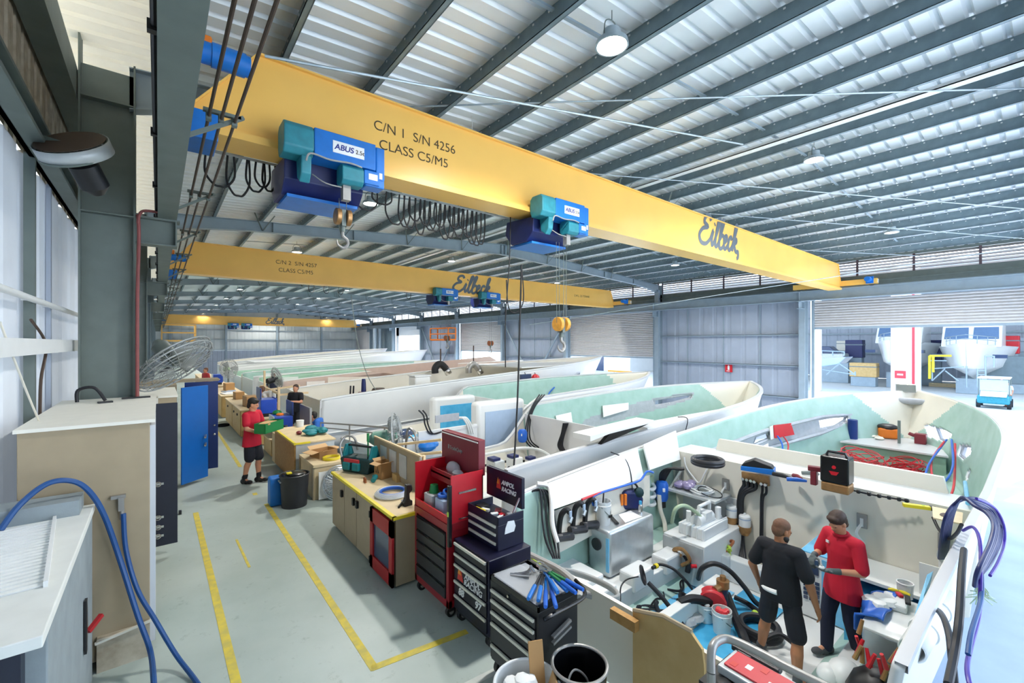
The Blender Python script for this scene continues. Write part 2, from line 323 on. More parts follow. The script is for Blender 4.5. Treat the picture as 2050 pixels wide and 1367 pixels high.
# rafters with haunches, flanges, stiffeners and fly braces
def raf_bot(x):
    t = min(x, 24.7-x)
    return 6.02+.42*min(1, max(0, (t+.3)/2.6))**.6+.052*max(0, t-2.3)
for k, y in enumerate(COLY):
    m = MB(); xs = [-.3+i*.5 for i in range(51)]+[24.9]
    topz = lambda x: zr(x)-.275
    def strip(zf, h0, h1, w):
        for a, b in zip(xs[:-1], xs[1:]):
            za, zb = zf(a), zf(b); o = len(m.v)
            m.v += [(a, y-w/2, za+h0), (a, y+w/2, za+h0), (a, y+w/2, za+h1), (a, y-w/2, za+h1), (b, y-w/2, zb+h0), (b, y+w/2, zb+h0), (b, y+w/2, zb+h1), (b, y-w/2, zb+h1)]
            for f in ((0, 1, 5, 4), (1, 2, 6, 5), (2, 3, 7, 6), (3, 0, 4, 7)): m.f.append(tuple(o+i for i in f)); m.mi.append(0)
    strip(topz, -.015, 0, .2); strip(raf_bot, 0, .018, .2)
    for a, b in zip(xs[:-1], xs[1:]):
        o = len(m.v)
        for yy in (y-.006, y+.006): m.v += [(a, yy, raf_bot(a)), (b, yy, raf_bot(b)), (b, yy, topz(b)), (a, yy, topz(a))]
        m.f += [(o, o+1, o+2, o+3), (o+7, o+6, o+5, o+4)]; m.mi += [0, 0]
    for xx in (2.9, 5.5, 12.2, 12.4, 19.5, 22.2): m.box(xx-.008, xx+.008, y-.095, y+.095, raf_bot(xx), topz(xx))
    r = struct(m, 'roof_rafter', 'steel_light', 'grey portal rafter spanning the hall from wall to wall', smooth=0)
    for xx in px_[2:-2:2]:
        b = MB(); b.beam((xx, y-.02, raf_bot(xx)+.03), (xx-.28, y-.42, zr(xx)-.12), .04, .006); b.beam((xx, y-.02, raf_bot(xx)+.03), (xx+.28, y-.42, zr(xx)-.12), .04, .006)
        build(b, 'fly_brace', 'steel_dark', r, 'W', smooth=0)
# bridging between purlins in each bay
for y in (3.9, 12, 20.1, 28.2):
    for a, b in zip(px_[2:-1], px_[3:]):
        if random.random() < .62:
            m = MB(); m.beam((a+.05, y, zr(a)-.12), (b-.05, y, zr(b)-.12), .05, .03)
            struct(m, 'purlin_bridging', 'steel_light', 'short strut between two roof purlins', smooth=0)
# columns left and right
for k, y in enumerate(COLY):
    m = MB(); m.box(-.77, -.25, y-.006, y+.006, 0, 6.5); m.box(-.785, -.765, y-.125, y+.125, 0, 6.9); m.box(-.255, -.235, y-.125, y+.125, 0, 6.6)
    for z in (4.58, 6.05): m.box(-.77, -.25, y-.12, y+.12, z, z+.015)
    c = struct(m, 'wall_column', 'steel_dark' if k < 3 else 'steel', 'dark grey steel column of the left wall', smooth=0)
    b = MB(); b.box(-.25, .21, y-.008, y+.008, 4.27, 4.6); b.box(-.25, .24, y-.1, y+.1, 4.6, 4.625); b.box(-.25, .21, y-.1, y+.1, 4.25, 4.27); b.box(.19, .205, y-.1, y+.1, 4.27, 4.6)
    build(b, 'corbel', 'steel_dark', c, 'W', smooth=0)
    m = MB(); m.box(24.7, 25.12, y-.006, y+.006, LOW, 6.3); m.box(24.68, 24.7, y-.14, y+.14, LOW, 6.3); m.box(25.1, 25.12, y-.14, y+.14, LOW, 6.6)
    c = struct(m, 'wall_column', 'steel_light', 'light grey steel column of the right wall', smooth=0)
    b = MB(); b.box(24.25, 24.7, y-.01, y+.01, 4.6, 4.93); b.box(24.2, 24.7, y-.12, y+.12, 4.92, 4.945); b.box(24.25, 24.7, y-.12, y+.12, 4.58, 4.6)
    build(b, 'corbel', 'steel_light', c, 'W', smooth=0)
# crane runways
m = ibeam(MB(), (.1, YB, 4.99), (.1, YE-.3, 4.99), .21, .73, .02, .014)
for y in [YB+1+i*2.7 for i in range(29)]: m.box(.005, .2, y-.006, y+.006, 4.65, 5.33)
m.box(.07, .13, YB, YE-.3, 5.352, 5.42)
struct(m, 'crane_runway', 'steel_dark', 'dark grey runway beam overhead on the left', smooth=0)
m = ibeam(MB(), (24.4, YB, 5.18), (24.4, YE-.3, 5.18), .3, .47, .03, .014); m.box(24.37, 24.43, YB, YE-.3, 5.415, 5.46)
for y in COLY: m.box(24.28, 24.52, y-.008, y+.008, 4.97, 5.4)
struct(m, 'crane_runway', 'steel_light', 'light grey runway beam along the roller door wall', smooth=0)
# conductor bars beside the left runway
for x, n in ((.34, 'nearest the runway'), (.43, 'in the middle of three'), (.53, 'farthest from the runway')):
    m = MB(); m.cyl((x, YB, 4.86), (x, YE-1, 4.86), .013, n=8); m.box(x-.004, x+.004, YB, YE-1, 4.86, 4.895)
    top(m, 'conductor_bar', 'brown', 'thin dark conductor bar along the left runway, '+n, 'conductor bar', 'crane conductor bars', smooth=0)
for i in range(27):
    y = 2.0+i*2.6; m = MB(); m.beam((.2, y, 4.66), (.6, y, 4.93), .04, .03); m.box(.3, .58, y-.02, y+.02, 4.9, 4.93)
    for x in (.34, .43, .53): m.box(x-.02, x+.02, y-.03, y+.03, 4.83, 4.9)
    struct(m, 'conductor_bracket', 'steel_dark', 'bracket arm carrying the conductor bars', smooth=0)
m = MB(); m.cyl((-.02, YB, 4.7), (-.02, 40, 4.7), .016, n=8)
for i in range(20): m.box(-.05, .0, i*1.6, i*1.6+.05, 4.67, 4.73)
struct(m, 'conduit', 'black', 'dark conduit clipped along the runway beam', smooth=0)
# ---------------------------------------------------------------- left wall
m = MB(); corr(m, YB, YE, .75, -.03, lambda u, d, t: (-1.05+d, u, 4.8*t)); struct(m, 'wall_left', 'wallsheet_left', 'pale blue white lining of the left wall', smooth=0)
m = MB(); corr(m, YB, YE, .3, -.03, lambda u, d, t: (-1.05+d, u, 4.8+1.5*t)); struct(m, 'wall_left', 'stone_brown', 'brownish upper band of the left wall', smooth=0)  # upper wall lies in shadow; that shade is put into the brownish tone
m = MB(); corr(m, YB, YE, .3, -.03, lambda u, d, t: (-1.05+d, u, 6.3+.65*t)); struct(m, 'wall_left', 'cream_sheet', 'bright translucent strip at the top of the left wall', smooth=0)
struct(MB().box(-1.02, -.8, YB, YE, 6.0, 6.4), 'trim_2', 'steel_dark', 'dark eave beam of the left wall', smooth=0)
m = MB(); m.box(-1.0, -.82, YB, YE, 4.76, 4.8); m.box(-1.0, -.96, YB, YE, 4.76, 4.96); m.box(-1.0, -.82, YB, YE, 4.93, 4.96)
struct(m, 'trim_3', 'steel_dark', 'dark girt along the left wall below the brown band', smooth=0)
struct(MB().box(-1.0, -.84, YB, 16, 2.8, 2.94), 'trim_4', 'white', 'white box girt at eye height on the left wall', smooth=0)
m = MB(); m.cyl((-.93, YB, 3.32), (-.93, 16, 3.32), .03, n=12)
for y in (3, 4.6, 6.2, 7.2): m.cyl((-1.02, y, 3.32), (-.93, y, 3.32), .012, n=6)
struct(m, 'wall_pipe', 'white', 'white pipe along the left wall')
for i, (a, w) in enumerate(((3.2, .06), (6.42, .06), (12.0, .06), (14.2, .06))):
    struct(MB().box(-1.04, -.96, a, a+w, 0, 4.8), 'wall_post', 'steel_dark', 'slim dark post of the left wall', smooth=0)
struct(MB().box(-1.04, -1.0, 7.55, 7.62, 0, 4.8), 'wall_post', 'wallsheet', 'faint grey post of the left wall beside the nearest column', smooth=0)
m = MB(); m.hose([onX(0, 645, -.9), onX(60, 800, -.86), onX(120, 935, -.84), onX(150, 968, -.82)], .008, n=6)
top(m, 'rope', 'gelcoat_warm', 'thin white rope hanging down the left wall over the tan cabinet', 'rope')
m = MB(); m.hose([onX(62, 640, -.93), onX(92, 690, -.92), onX(82, 760, -.92), onX(80, 830, -.93)], .013, n=6)
top(m, 'cable', 'brown', 'brown cable dangling from the left wall beside the dark post', 'cable')
m = MB(); m.hose([(-.21, 7.7, 4.62), (-.2, 7.69, 4.3), (-.215, 7.69, 3.4), (-.215, 7.69, 1.2), (-.215, 7.69, .1)], .02, n=8); m.hose([(.2, 7.66, 4.66), (0, 7.66, 4.68), (-.17, 7.67, 4.66), (-.21, 7.69, 4.5)], .018, n=8)
struct(m, 'red_pipe', 'dull_red', 'dull red pipe down the edge of the nearest column')
# ---------------------------------------------------------------- right wall, doors, louvers
def wall_bay(y0, y1, z0, z1, mt, lb):
    m = MB(); corr(m, y0, y1, .8, .02, lambda u, d, t: (XR+d, u, z0+(z1-z0)*t)); struct(m, 'wall_right', mt, lb, smooth=0, solid=(.03, 1))
def roller(i, y0, y1, zb, lb, kind='rolldoor'):
    m = MB(); z = zb; pr = []
    while z < 4.98: pr += [(XR-.01, z), (XR-.07, z+.03), (XR-.09, z+.06), (XR-.05, z+.1)]; z += .12
    for a, b in zip(pr[:-1], pr[1:]):
        o = len(m.v); m.v += [(a[0], y0, a[1]), (a[0], y1, a[1]), (b[0], y1, b[1]), (b[0], y0, b[1])]; m.f.append((o, o+1, o+2, o+3)); m.mi.append(0)
    d = struct(m, 'door_%d' % i, kind, lb, smooth=0, solid=(.01, -1))
    b = MB(); b.box(XR-.08, XR, y0, y1, zb-.08, zb+.02); build(b, 'bottom_rail', 'steel_light', d, 'W', smooth=0)
    for yy in (y0, y1):
        b = MB(); b.box(XR-.12, XR+.02, yy-.06, yy+.06, LOW, 5); build(b, 'guide_rail', 'steel_light', d, 'W', smooth=0)
bays = list(zip(COLY[:-1], COLY[1:]))
for i, (a, b) in enumerate(bays):
    a, b = a+.15, b-.15
    if i == 0: roller(1, a, b-.2, 3.66, 'partly raised grey roller door above the sunlit yard')
    elif i == 2: roller(2, a+.3, b, 1.98, 'grey roller door beyond the grey wall bay')
    elif i == 4: roller(3, a+.4, b-.3, 2.15, 'half raised pale roller door behind the hanging lifting hooks')
    elif i == 6:
        m = MB(); m.box(XR-.02, XR+.06, a, a+.7, LOW, 5.2); m.box(XR-.02, XR+.06, b-.9, b, LOW, 5.2); m.box(XR-.02, XR+.06, a, b, 3.9, 5.2); struct(m, 'wall_right', 'white', 'white framed opening far along the right wall', smooth=0)
    elif i == 7: wall_bay(a, b, LOW, 5.2, 'steel', 'dark grey far bay of the right wall')
    else:
        wall_bay(a-.2, b+.2, LOW, 5.3, 'wallsheet', 'blue grey sheeted bay of the right wall')
        for z in (.15, 1.75, 3.35):
            m = MB(); m.box(XR-.2, XR-.02, a, b, z, z+.02); m.box(XR-.2, XR-.19, a, b, z-.05, z+.02)
            struct(m, 'wall_girt', 'steel_light', 'horizontal girt on the right wall sheeting', smooth=0)
        for f in (.25, .5, .78):
            m = MB(); m.box(XR-.03, XR-.005, a+(b-a)*f, a+(b-a)*f+.06, LOW, 5.3); struct(m, 'wall_post', 'steel_light', 'vertical sheet lap strip on the right wall', smooth=0)
    if i in (3, 5):
        for (p, q) in (((24.9, a, 4.7), (24.9, (a+b)/2+.4, LOW+.4)), ((24.9, b, 4.7), (24.9, (a+b)/2-.4, LOW+.4))):
            m = MB(); m.cyl(p, q, .09, n=12); struct(m, 'wall_brace', 'steel_light', 'diagonal tube brace in front of a right wall bay')
wall_bay(YB, YB+1.2, LOW, 5.3, 'wallsheet', 'blue grey sheeting of the right wall behind the viewer')
wall_bay(COLY[-1], YE, LOW, 5.3, 'rolldoor', 'beige last bay of the right wall')
struct(MB().box(XR-.08, XR+.05, YB, YE, 5.2, 5.5), 'trim_5', 'steel', 'dark grey band above the roller doors', smooth=0)
m = MB(); m.box(XR-.1, XR-.08, YB, YE, 5.5, 6.0); m.box(XR-.2, XR-.08, YB, YE, 5.72, 5.76); struct(m, 'trim_6', 'steel_dark', 'dark sheet band below the louvre strip', smooth=0)
struct(MB().box(XR-.1, XR+.1, YB, YE, 6.74, 6.98), 'trim_7', 'steel_dark', 'eave strip above the louvres', smooth=0)
for i in range(len(COLY)-1):
    a, b = COLY[i]+.15, COLY[i+1]-.15
    m = MB()
    for j in range(6):
        z = 6.0+j*.125; m.add([(XR-.05, a, z), (XR-.05, b, z), (XR+.06, b, z+.1), (XR+.06, a, z+.1)], [(0, 1, 2, 3)])
    w = struct(m, 'window_%d' % (i+1), 'louver', 'white louvre blades high on the right wall', smooth=0, solid=(.006, 0))
    b2 = MB(); n = 5
    for j in range(n): yy = a+(b-a)*j/(n-1); b2.box(XR-.09, XR-.04, yy-.04, yy+.04, 5.98, 6.76)
    for j in range(7): b2.box(XR-.075, XR-.045, a, b, 5.99+j*.125, 6.01+j*.125)
    build(b2, 'louver_frame', 'louver_frame', w, 'W', smooth=0)
# ---------------------------------------------------------------- end wall and wall behind the viewer
m = MB(); corr(m, -1.2, XR, .9, .03, lambda u, d, t: (u, YE+d, 1.75+4.6*t)); struct(m, 'wall_end', 'wallsheet_end', 'grey upper sheeting of the far end wall', smooth=0)
m = MB(); m.add([(-1.2, YE, 6.3), (XR, YE, 6.3), (XR, YE, 6.9), (12.3, YE, 8), (-1.2, YE, 6.9)], [(0, 1, 2, 3, 4)]); struct(m, 'wall_end', 'wallsheet_end', 'gable top of the far end wall', smooth=0)
m = MB(); corr(m, -1.2, XR, .5, .03, lambda u, d, t: (u, YE-.15+d, LOW+(1.85-LOW)*t)); struct(m, 'wall_end', 'wallsheet', 'pale blue lower panels of the far end wall', smooth=0)
for x in (1.2, 7.3, 13.6, 19.8): struct(MB().box(x-.12, x+.12, YE-.35, YE-.02, LOW, 7.2), 'wall_post', 'steel_light', 'upright post of the far end wall', smooth=0)
for z in (.4, 2.0, 3.4, 4.7): struct(MB().box(-1.2, XR, YE-.25, YE-.05, z, z+.05), 'wall_girt', 'steel_light', 'long girt on the far end wall', smooth=0)
struct(MB().box(-1.2, 3.3, YB-.1, YB, LOW, 7.2), 'wall_back', 'wallsheet', 'wall behind the viewer', smooth=0)
struct(MB().box(3.3, 130, -70.5, YB-.05, LOW-.25, LOW-.02), 'bounce_apron', 'concrete_out', 'unseen apron added to bounce sun in through the open end of the hall', smooth=0)  # added out of view so sunlight bounces up onto the roof
for x in (8.2, 8.9):
    m = MB(); q = onX(745+(x-8.2)*30, 650, 24.6); m.cyl((24.6-(x-8), 60, .8), (24.6-(x-8), 60, 5), .28, n=16)
    struct(m, 'air_duct', 'galv', 'round grey air duct at the far right corner')
# roof bracing rods
for a, b, r in ((onY(530, 112, 5.3), (9.5, 4.1, 7.05), .016), (onX(1060, 690-40, 9.0), (24, -.2, 6.4), .012), ((6.7, 7.8, 7.0), (20.5, -.2, 6.7), .012), ((13, 7.8, 7.2), (24, -.2, 6.35), .012), ((18.8, 7.8, 6.8), (24.6, 3, 6.4), .012), ((2, 7.8, 6.8), (12.5, -.2, 7.4), .014)):
    m = MB(); m.cyl(a, b, r, n=6); struct(m, 'roof_tie_rod', 'galv', 'thin steel tie rod under the roof')
m = MB(); m.cyl((4.6, 6.9, zr(4.6)), (4.6, 6.9, 5.4), .007, n=6)
top(m, 'hanging_wire', 'white', 'thin white wire hanging behind the nearest crane girder', 'wire')
m = MB(); m.box(10.55, 10.75, -6, 40, zr(10.6)-.27, zr(10.6)-.25); m.box(10.55, 10.56, -6, 40, zr(10.6)-.27, zr(10.6)-.2); m.box(10.74, 10.75, -6, 40, zr(10.6)-.27, zr(10.6)-.2)
struct(m, 'cable_tray', 'white', 'white cable tray under the roof', smooth=0)
# ---------------------------------------------------------------- high bay lamps
def lamp():
    t = thing('high_bay_lamp', 'round high bay lamp hanging under the roof', 'lamp', (0, 0, 0), 0, 'high bay lamps')
    m = MB(); m.lathe([(.03, .2), (.11, .2), (.12, .1), (.2, .06), (.21, 0), (.19, 0), (.18, .04), (0, .05)], n=24); build(m, 'housing', 'galv', t)
    m = MB(); m.lathe([(0, .012), (.1, .012), (.18, .02)], n=24); build(m, 'diffuser', 'lens', t)
    m = MB(); m.hose([(-.15, 0, .05), (-.13, 0, .26), (0, 0, .33), (.13, 0, .26), (.15, 0, .05)], .008, n=6); m.cyl((0, 0, .33), (0, 0, .46), .006, n=6); build(m, 'bracket', 'steel_dark', t)
    return t
L0 = None; ld = bpy.data.lights.new('lamp_light', 'SPOT'); ld.energy = LAMP_W*4; ld.spot_size = radians(150); ld.spot_blend = .5; ld.shadow_soft_size = .2; ld.color = (1, .975, .93)
for i, y in enumerate([3.55+8.15*k for k in range(9)]):
    for j, x in enumerate((4.5, 11.95, 19.7)):
        if L0 is None: L0 = lamp(); l = L0
        else: l = dup(L0)
        z = zr(x)-.5; l.location = (x, y, z)
        l['label'] = 'round high bay lamp, row over the %s, %s' % (('sterns', 'mid hull', 'bows')[j], ('nearest the viewer', 'second from the viewer', 'third from the viewer', 'fourth from the viewer', 'fifth from the viewer', 'sixth from the viewer', 'seventh from the viewer', 'eighth from the viewer', 'last before end wall')[i])
        lo = bpy.data.objects.new('lamp_light', ld); COL.objects.link(lo); lo.location = (x, y, z-.02)
# ================================================================ overhead cranes
UPX = lambda o: frame(o, (1, 0, 0), (0, 0, 1))
SCRIPT = [[(.78,.86),(.66,1.0),(.42,.95),(.36,.75),(.62,.62),(.3,.52),(.12,.28),(.28,.05),(.6,.04),(.86,.24)], [(.86,.24),(1.0,.56),(.95,.25),(1.02,.04),(1.14,.18)], [(1.04,.76),(1.08,.8)], [(1.14,.18),(1.36,.75),(1.42,1.0),(1.3,.98),(1.22,.5),(1.22,.12),(1.32,.03),(1.44,.18)],
    [(1.44,.18),(1.64,.75),(1.7,1.0),(1.58,.98),(1.5,.5),(1.5,.1),(1.64,.0),(1.82,.14),(1.8,.4),(1.64,.48),(1.52,.32)], [(1.8,.2),(2.0,.36),(1.98,.5),(1.86,.45),(1.84,.14),(1.96,.03),(2.14,.2)], [(2.4,.42),(2.3,.52),(2.18,.4),(2.16,.14),(2.28,.03),(2.46,.2)],
    [(2.46,.2),(2.66,.75),(2.7,1.0),(2.58,.95),(2.53,.5),(2.5,.02)], [(2.52,.25),(2.7,.5),(2.76,.4),(2.62,.27),(2.78,.04),(2.94,.06),(3.0,-.14),(2.9,-.2)]]
def brush_script(t, x, y, z, s):
    m = MB(); X = frame((x, y, z), (1, 0, 0), (0, 0, 1)) @ Matrix.Diagonal((s, s, s*.06, 1)) @ Matrix(((1, .22, 0, 0), (0, 1, 0, 0), (0, 0, 1, 0), (0, 0, 0, 1)))
    for st in SCRIPT:
        o = len(m.v); m.tube(catmull([(a, b, 0) for a, b in st], 5), .075, 8); m.v[o:] = [tuple(X @ Vector(v)) for v in m.v[o:]]
    return build(m, 'lettering', 'text_grey', t, 'W')
def crane(Y, n, label, loops, letters):
    t = thing('overhead_crane', label, 'crane', (12.3, Y, 5.42))
    a = MB(); fy = Y-.17; by = Y+.17
    poly = [(.32, 5.42), (.3, 5.62), (.95, 6.45), (23.95, 6.45), (24.3, 5.62), (24.28, 5.42)]
    a.prism(poly, 'y', fy, by)
    a.box(.95, 23.95, fy-.05, by+.05, 6.45, 6.475)
    for p, q in (((.3, 5.62), (.95, 6.45)), ((24.3, 5.62), (23.95, 6.45))):
        a.beam((p[0], Y, p[1]), (q[0], Y, q[1]), .42, .02, (1, 0, .6))
    build(a, 'girder', 'yellow_crane', t, 'W', smooth=0)
    a = MB(); a.box(.45, 24.2, fy-.09, by+.09, 5.33, 5.42); build(a, 'bottom_flange', 'yellow_crane', t, 'W', smooth=0)
    for x in (.1, 24.4):
        a = MB(); a.box(x-.11, x+.11, Y-1.5, Y+1.75, 5.5, 5.74); e = build(a, 'end_carriage', 'yellow_crane', t, 'W', smooth=0, bev=.01)
        for yy in (Y-1.3, Y+1.5):
            a = MB(); a.cyl((x-.05, yy, 5.53), (x+.05, yy, 5.53), .11, n=18); build(a, 'wheel', 'steel_dark', e, 'W')
        a = MB(); sg = 1 if x < 5 else -1
        a.cyl((x+sg*.14, Y-1.25, 5.68), (x+sg*.62, Y-1.25, 5.68), .1, n=18); a.cyl((x+sg*.3, Y-1.25, 5.68), (x+sg*.58, Y-1.25, 5.68), .112, n=18); a.box(min(x+sg*.1, x+sg*.2), max(x+sg*.1, x+sg*.2), Y-1.38, Y-1.12, 5.52, 5.82)
        build(a, 'drive_motor', 'abus_blue', e, 'W')
        a = MB(); a.box(x-.05, x+.05, Y-1.52, Y-1.5, 5.54, 5.7); build(a, 'buffer_plate', 'white', e, 'W', smooth=0)
    a = MB(); a.box(.22, .5, Y-.75, Y-.25, 5.05, 5.35); build(a, 'control_box', 'abus_blue', t, 'W', smooth=0, bev=.01)
    a = MB(); a.box(.3, .42, Y-1.1, Y-.95, 5.8, 5.95); build(a, 'warning_beacon', 'orange', t, 'W', smooth=0, bev=.02)
    for (x, w, dp) in loops:
        y0 = by+.2; a = MB(); a.hose([(x-w/2, y0, 5.33), (x-w/2-.01, y0+.02, 5.33-dp*.6), (x-w*.25, y0, 5.33-dp*.95), (x, y0-.01, 5.33-dp), (x+w*.25, y0, 5.33-dp*.95), (x+w/2+.01, y0+.02, 5.33-dp*.6), (x+w/2, y0, 5.33)], .013, 5, 6)
        build(a, 'festoon_cable', 'rubber', t, 'W')
    if loops:
        a = MB(); a.box(.5, 5.5, by+.19, by+.21, 5.33, 5.36); build(a, 'festoon_track', 'galv', t, 'W', smooth=0)
    for (s_, x, z, size, mt, sh, off) in letters: text(s_, 'lettering', mt, size, UPX((x, fy-.003, z)), t, shear=sh, offset=off)
    return t
random.seed(3)
Lp = [(.62, .3, .42), (.82, .24, .5), (1.02, .2, .4), (1.1, .16, .32), (1.18, .14, .36), (2.52, .34, .36), (2.78, .3, .22), (3.0, .3, .5)]
Lp += [(3.16+i*.095, .17+.05*random.random(), .36+.28*random.random()) for i in range(17)]
CR1 = (crane(6.36, 1, 'nearest big yellow overhead crane girder lettered C/N 1', Lp, [
    ('C/N 1  S/N 4256', 2.42, 6.0, .2, 'text_dark', 0, -.001), ('CLASS C5/M5', 2.5, 5.74, .2, 'text_dark', 0, -.001)]), 11.5, 5.68, .84)
CR2 = (crane(19.2, 2, 'second yellow overhead crane girder lettered C/N 2', [(x, .2, .3) for x in (5, 5.6, 6.2, 9.4)], [
    ('C/N 2  S/N 4257', 3.55, 6.0, .22, 'text_dark', 0, -.001), ('CLASS C5/M5', 3.65, 5.7, .22, 'text_dark', 0, -.001), ('S.W.L. 2.5 TONNE', 20.4, 5.85, .18, 'text_dark', 0, .001)]), 11.4, 5.5, .84)
CR3 = (crane(68.9, 3, 'farthest yellow overhead crane girder at the end wall', [], []), 11.5, 5.6, .8)
for (t, x, z, s), y in ((CR1, 6.183), (CR2, 19.023), (CR3, 68.723)): brush_script(t, x, y, z, s)
def hook_block(t, x, y, z, top_z, s=1.0, mt='hook_orange', ropes=2):
    a = MB()
    for d in (-.075, .075): a.cyl((x+d*s-.035*s, y, z), (x+d*s+.035*s, y, z), .12*s, n=20)
    b = build(a, 'sheave_block', mt, t, 'W', bev=.008)
    a = MB(); a.box(x-.03*s, x+.03*s, y-.06*s, y+.06*s, z-.14*s, z+.1*s); a.cyl((x, y, z-.22*s), (x, y, z-.1*s), .035*s, n=12); build(a, 'swivel', 'steel_dark', b, 'W')
    a = MB(); pts = [(x, y, z-.2*s), (x, y, z-.28*s), (x+.06*s, y, z-.33*s), (x+.07*s, y, z-.4*s), (x+.01*s, y, z-.46*s), (x-.07*s, y, z-.42*s), (x-.085*s, y, z-.35*s)]
    a.tube(catmull(pts, 5), [.026*s]*20+[.024*s-.0017*s*i for i in range(11)], 8); build(a, 'hook', 'steel_tube', b, 'W')
    for d in ((-.05, .05) if ropes == 2 else (-.11, -.05, .05, .11)):
        a = MB(); a.cyl((x+d*s, y, z+.02), (x+d*s*1.1, y, top_z), .005, n=6); build(a, 'rope', 'steel_dark', t, 'W')
def hoist(x, Y, label, hz, ropes=2, hook=True, blk=1.0, mt='hook_orange'):
    """wire rope hoist slung under the girder; long axis along the girder"""
    t = thing('wire_rope_hoist', label, 'hoist', (x, Y, 4.8))
    f = Y-.62
    a = MB(); a.prism([(f, 5.28), (f+.06, 5.2), (f+.3, 5.2), (f+.34, 5.3), (f+.34, 5.52), (f+.28, 5.58), (f+.05, 5.58), (f, 5.52)], 'x', x-.62, x-.28)
    a.prism([(f+.04, 5.21), (f+.3, 5.21), (f+.26, 4.98), (f+.14, 4.9), (f+.06, 5.0)], 'x', x-.42, x-.3); build(a, 'gear_cover', 'abus_teal', t, 'W', smooth=0, bev=.015)
    a = MB(); a.box(x-.28, x+.5, f, f+.32, 5.22, 5.57); build(a, 'drum_housing', 'abus_blue', t, 'W', smooth=0, bev=.012)
    a = MB(); a.box(x+.5, x+.63, f+.01, f+.32, 5.1, 5.55); a.box(x+.36, x+.63, f+.02, f+.25, 5.0, 5.22); build(a, 'end_cover', 'abus_blue', t, 'W', smooth=0, bev=.02)
    a = MB(); a.prism([(f, 5.02), (f+.05, 4.97), (f+.2, 4.97), (f+.25, 5.02), (f+.25, 5.18), (f+.2, 5.23), (f+.05, 5.23), (f, 5.18)], 'x', x+.06, x+.34); build(a, 'hoist_motor', 'abus_teal', t, 'W', smooth=0, bev=.012)
    a = MB(); a.box(x+.34, x+.55, f-.004, f+.12, 5.02, 5.2); build(a, 'brake_box', 'abus_blue', t, 'W', smooth=0, bev=.01)
    a = MB(); a.box(x+.4, x+.52, f-.008, f-.004, 5.08, 5.16); a.box(x+.55, x+.59, f+.002, f+.009, 5.12, 5.2); build(a, 'data_plate', 'paper', t, 'W', smooth=0)
    a = MB(); a.prism([(Y-.3, 5.25), (Y+.5, 5.3), (Y+.55, 5.05), (Y+.35, 4.82), (Y-.1, 4.82), (Y-.28, 4.98)], 'x', x-.55, x+.45); build(a, 'trolley_body', 'navy', t, 'W', smooth=0, bev=.012)
    a = MB(); a.box(x-.5, x+.4, Y-.2, Y+.45, 4.78, 4.82); build(a, 'base_plate', 'abus_blue', t, 'W', smooth=0)
    for yy in (Y-.24, Y+.24):
        for xx in (x-.36, x+.4):
            a = MB(); a.cyl((xx, yy-.03, 5.42), (xx, yy+.03, 5.42), .07, n=16); build(a, 'wheel', 'steel_dark', t, 'W')
    a = MB(); a.hose([(x-.38, f-.02, 5.12), (x-.33, f-.03, 5.22), (x-.1, f-.03, 5.2), (x+.15, f-.03, 5.22), (x+.3, f-.03, 5.2)], .012, 5, 6); a.hose([(x-.25, f+.2, 5.05), (x-.12, f+.1, 4.94), (x+.08, f+.1, 4.93)], .009, 5, 6); build(a, 'cable', 'hose_grey', t, 'W')
    a = MB(); a.box(x-.06, x+.34, f-.006, f, 5.32, 5.47); lp = build(a, 'name_plate', 'text_white', t, 'W', smooth=0)
    text('ABUS', 'lettering', 'text_blue', .1, UPX((x-.04, f-.008, 5.365)), lp, shear=.15, offset=.0015); text('2.5t', 'lettering', 'text_dark', .075, UPX((x+.225, f-.008, 5.37)), lp)
    a = MB(); a.box(x+.1, x+.2, f+.1, f+.2, 4.78, 4.97); build(a, 'rope_guide', 'steel_tube', t, 'W', smooth=0)
    if hook: hook_block(t, x+.16, f+.3, hz, 4.85, blk, mt, ropes)
    return t
hoist(1.78, 6.36, 'blue wire rope hoist on the nearest girder, left one with the big white maker plate', 4.6, blk=.9, mt='bronze')
hoist(5.95, 6.36, 'blue wire rope hoist at the middle of the nearest girder with a lowered hook', 3.27, ropes=4, blk=1.15)
hoist(10.95, 19.2, 'small blue hoist on the second girder before the lettering', 3.15, blk=1.1, mt='copper')
hoist(13.6, 19.2, 'small blue hoist on the second girder below the lettering', 2.9, blk=1.1, mt='copper')
hoist(7.75, 68.9, 'tiny blue hoist on the farthest girder, first of its pair', 4, hook=False)
hoist(9.3, 68.9, 'tiny blue hoist on the farthest girder, second of its pair', 4, hook=False)
# slings and mufflers hanging from the far hooks
for i, (px, y1, y2, lb, mt) in enumerate(((882, 690, 735, 'black bent exhaust elbow hanging from a far hook', 'rubber'), (948, 684, 740, 'pale bent exhaust elbow hanging from a far hook beside the roller door', 'steel_tube'))):
    c = onY(px, 735, 18.9)
    t = thing('exhaust_elbow', lb, 'exhaust pipe', c)
    a = MB(); a.tube(catmull([c+V(-.3, 0, -.28), c+V(-.3, 0, -.05), c+V(-.12, 0, .14), c+V(.1, 0, .1), c+V(.3, -.05, -.12)], 5), .17, 16); build(a, 'elbow', mt, t, 'W')
    a = MB(); a.tube([c+V(.26, -.04, -.06), c+V(.42, -.08, -.34)], .16, 18, caps=False); build(a, 'end_pipe', 'chrome', t, 'W', solid=(.012, 0))
    a = MB(); q = onY(px, y1, 18.88); a.cyl(q+V(0, 0, -.2), c+V(0, 0, .2), .035 if i == 0 else .03, n=8); build(a, 'sling', 'hose_red' if i > 5 else 'brown', t, 'W')
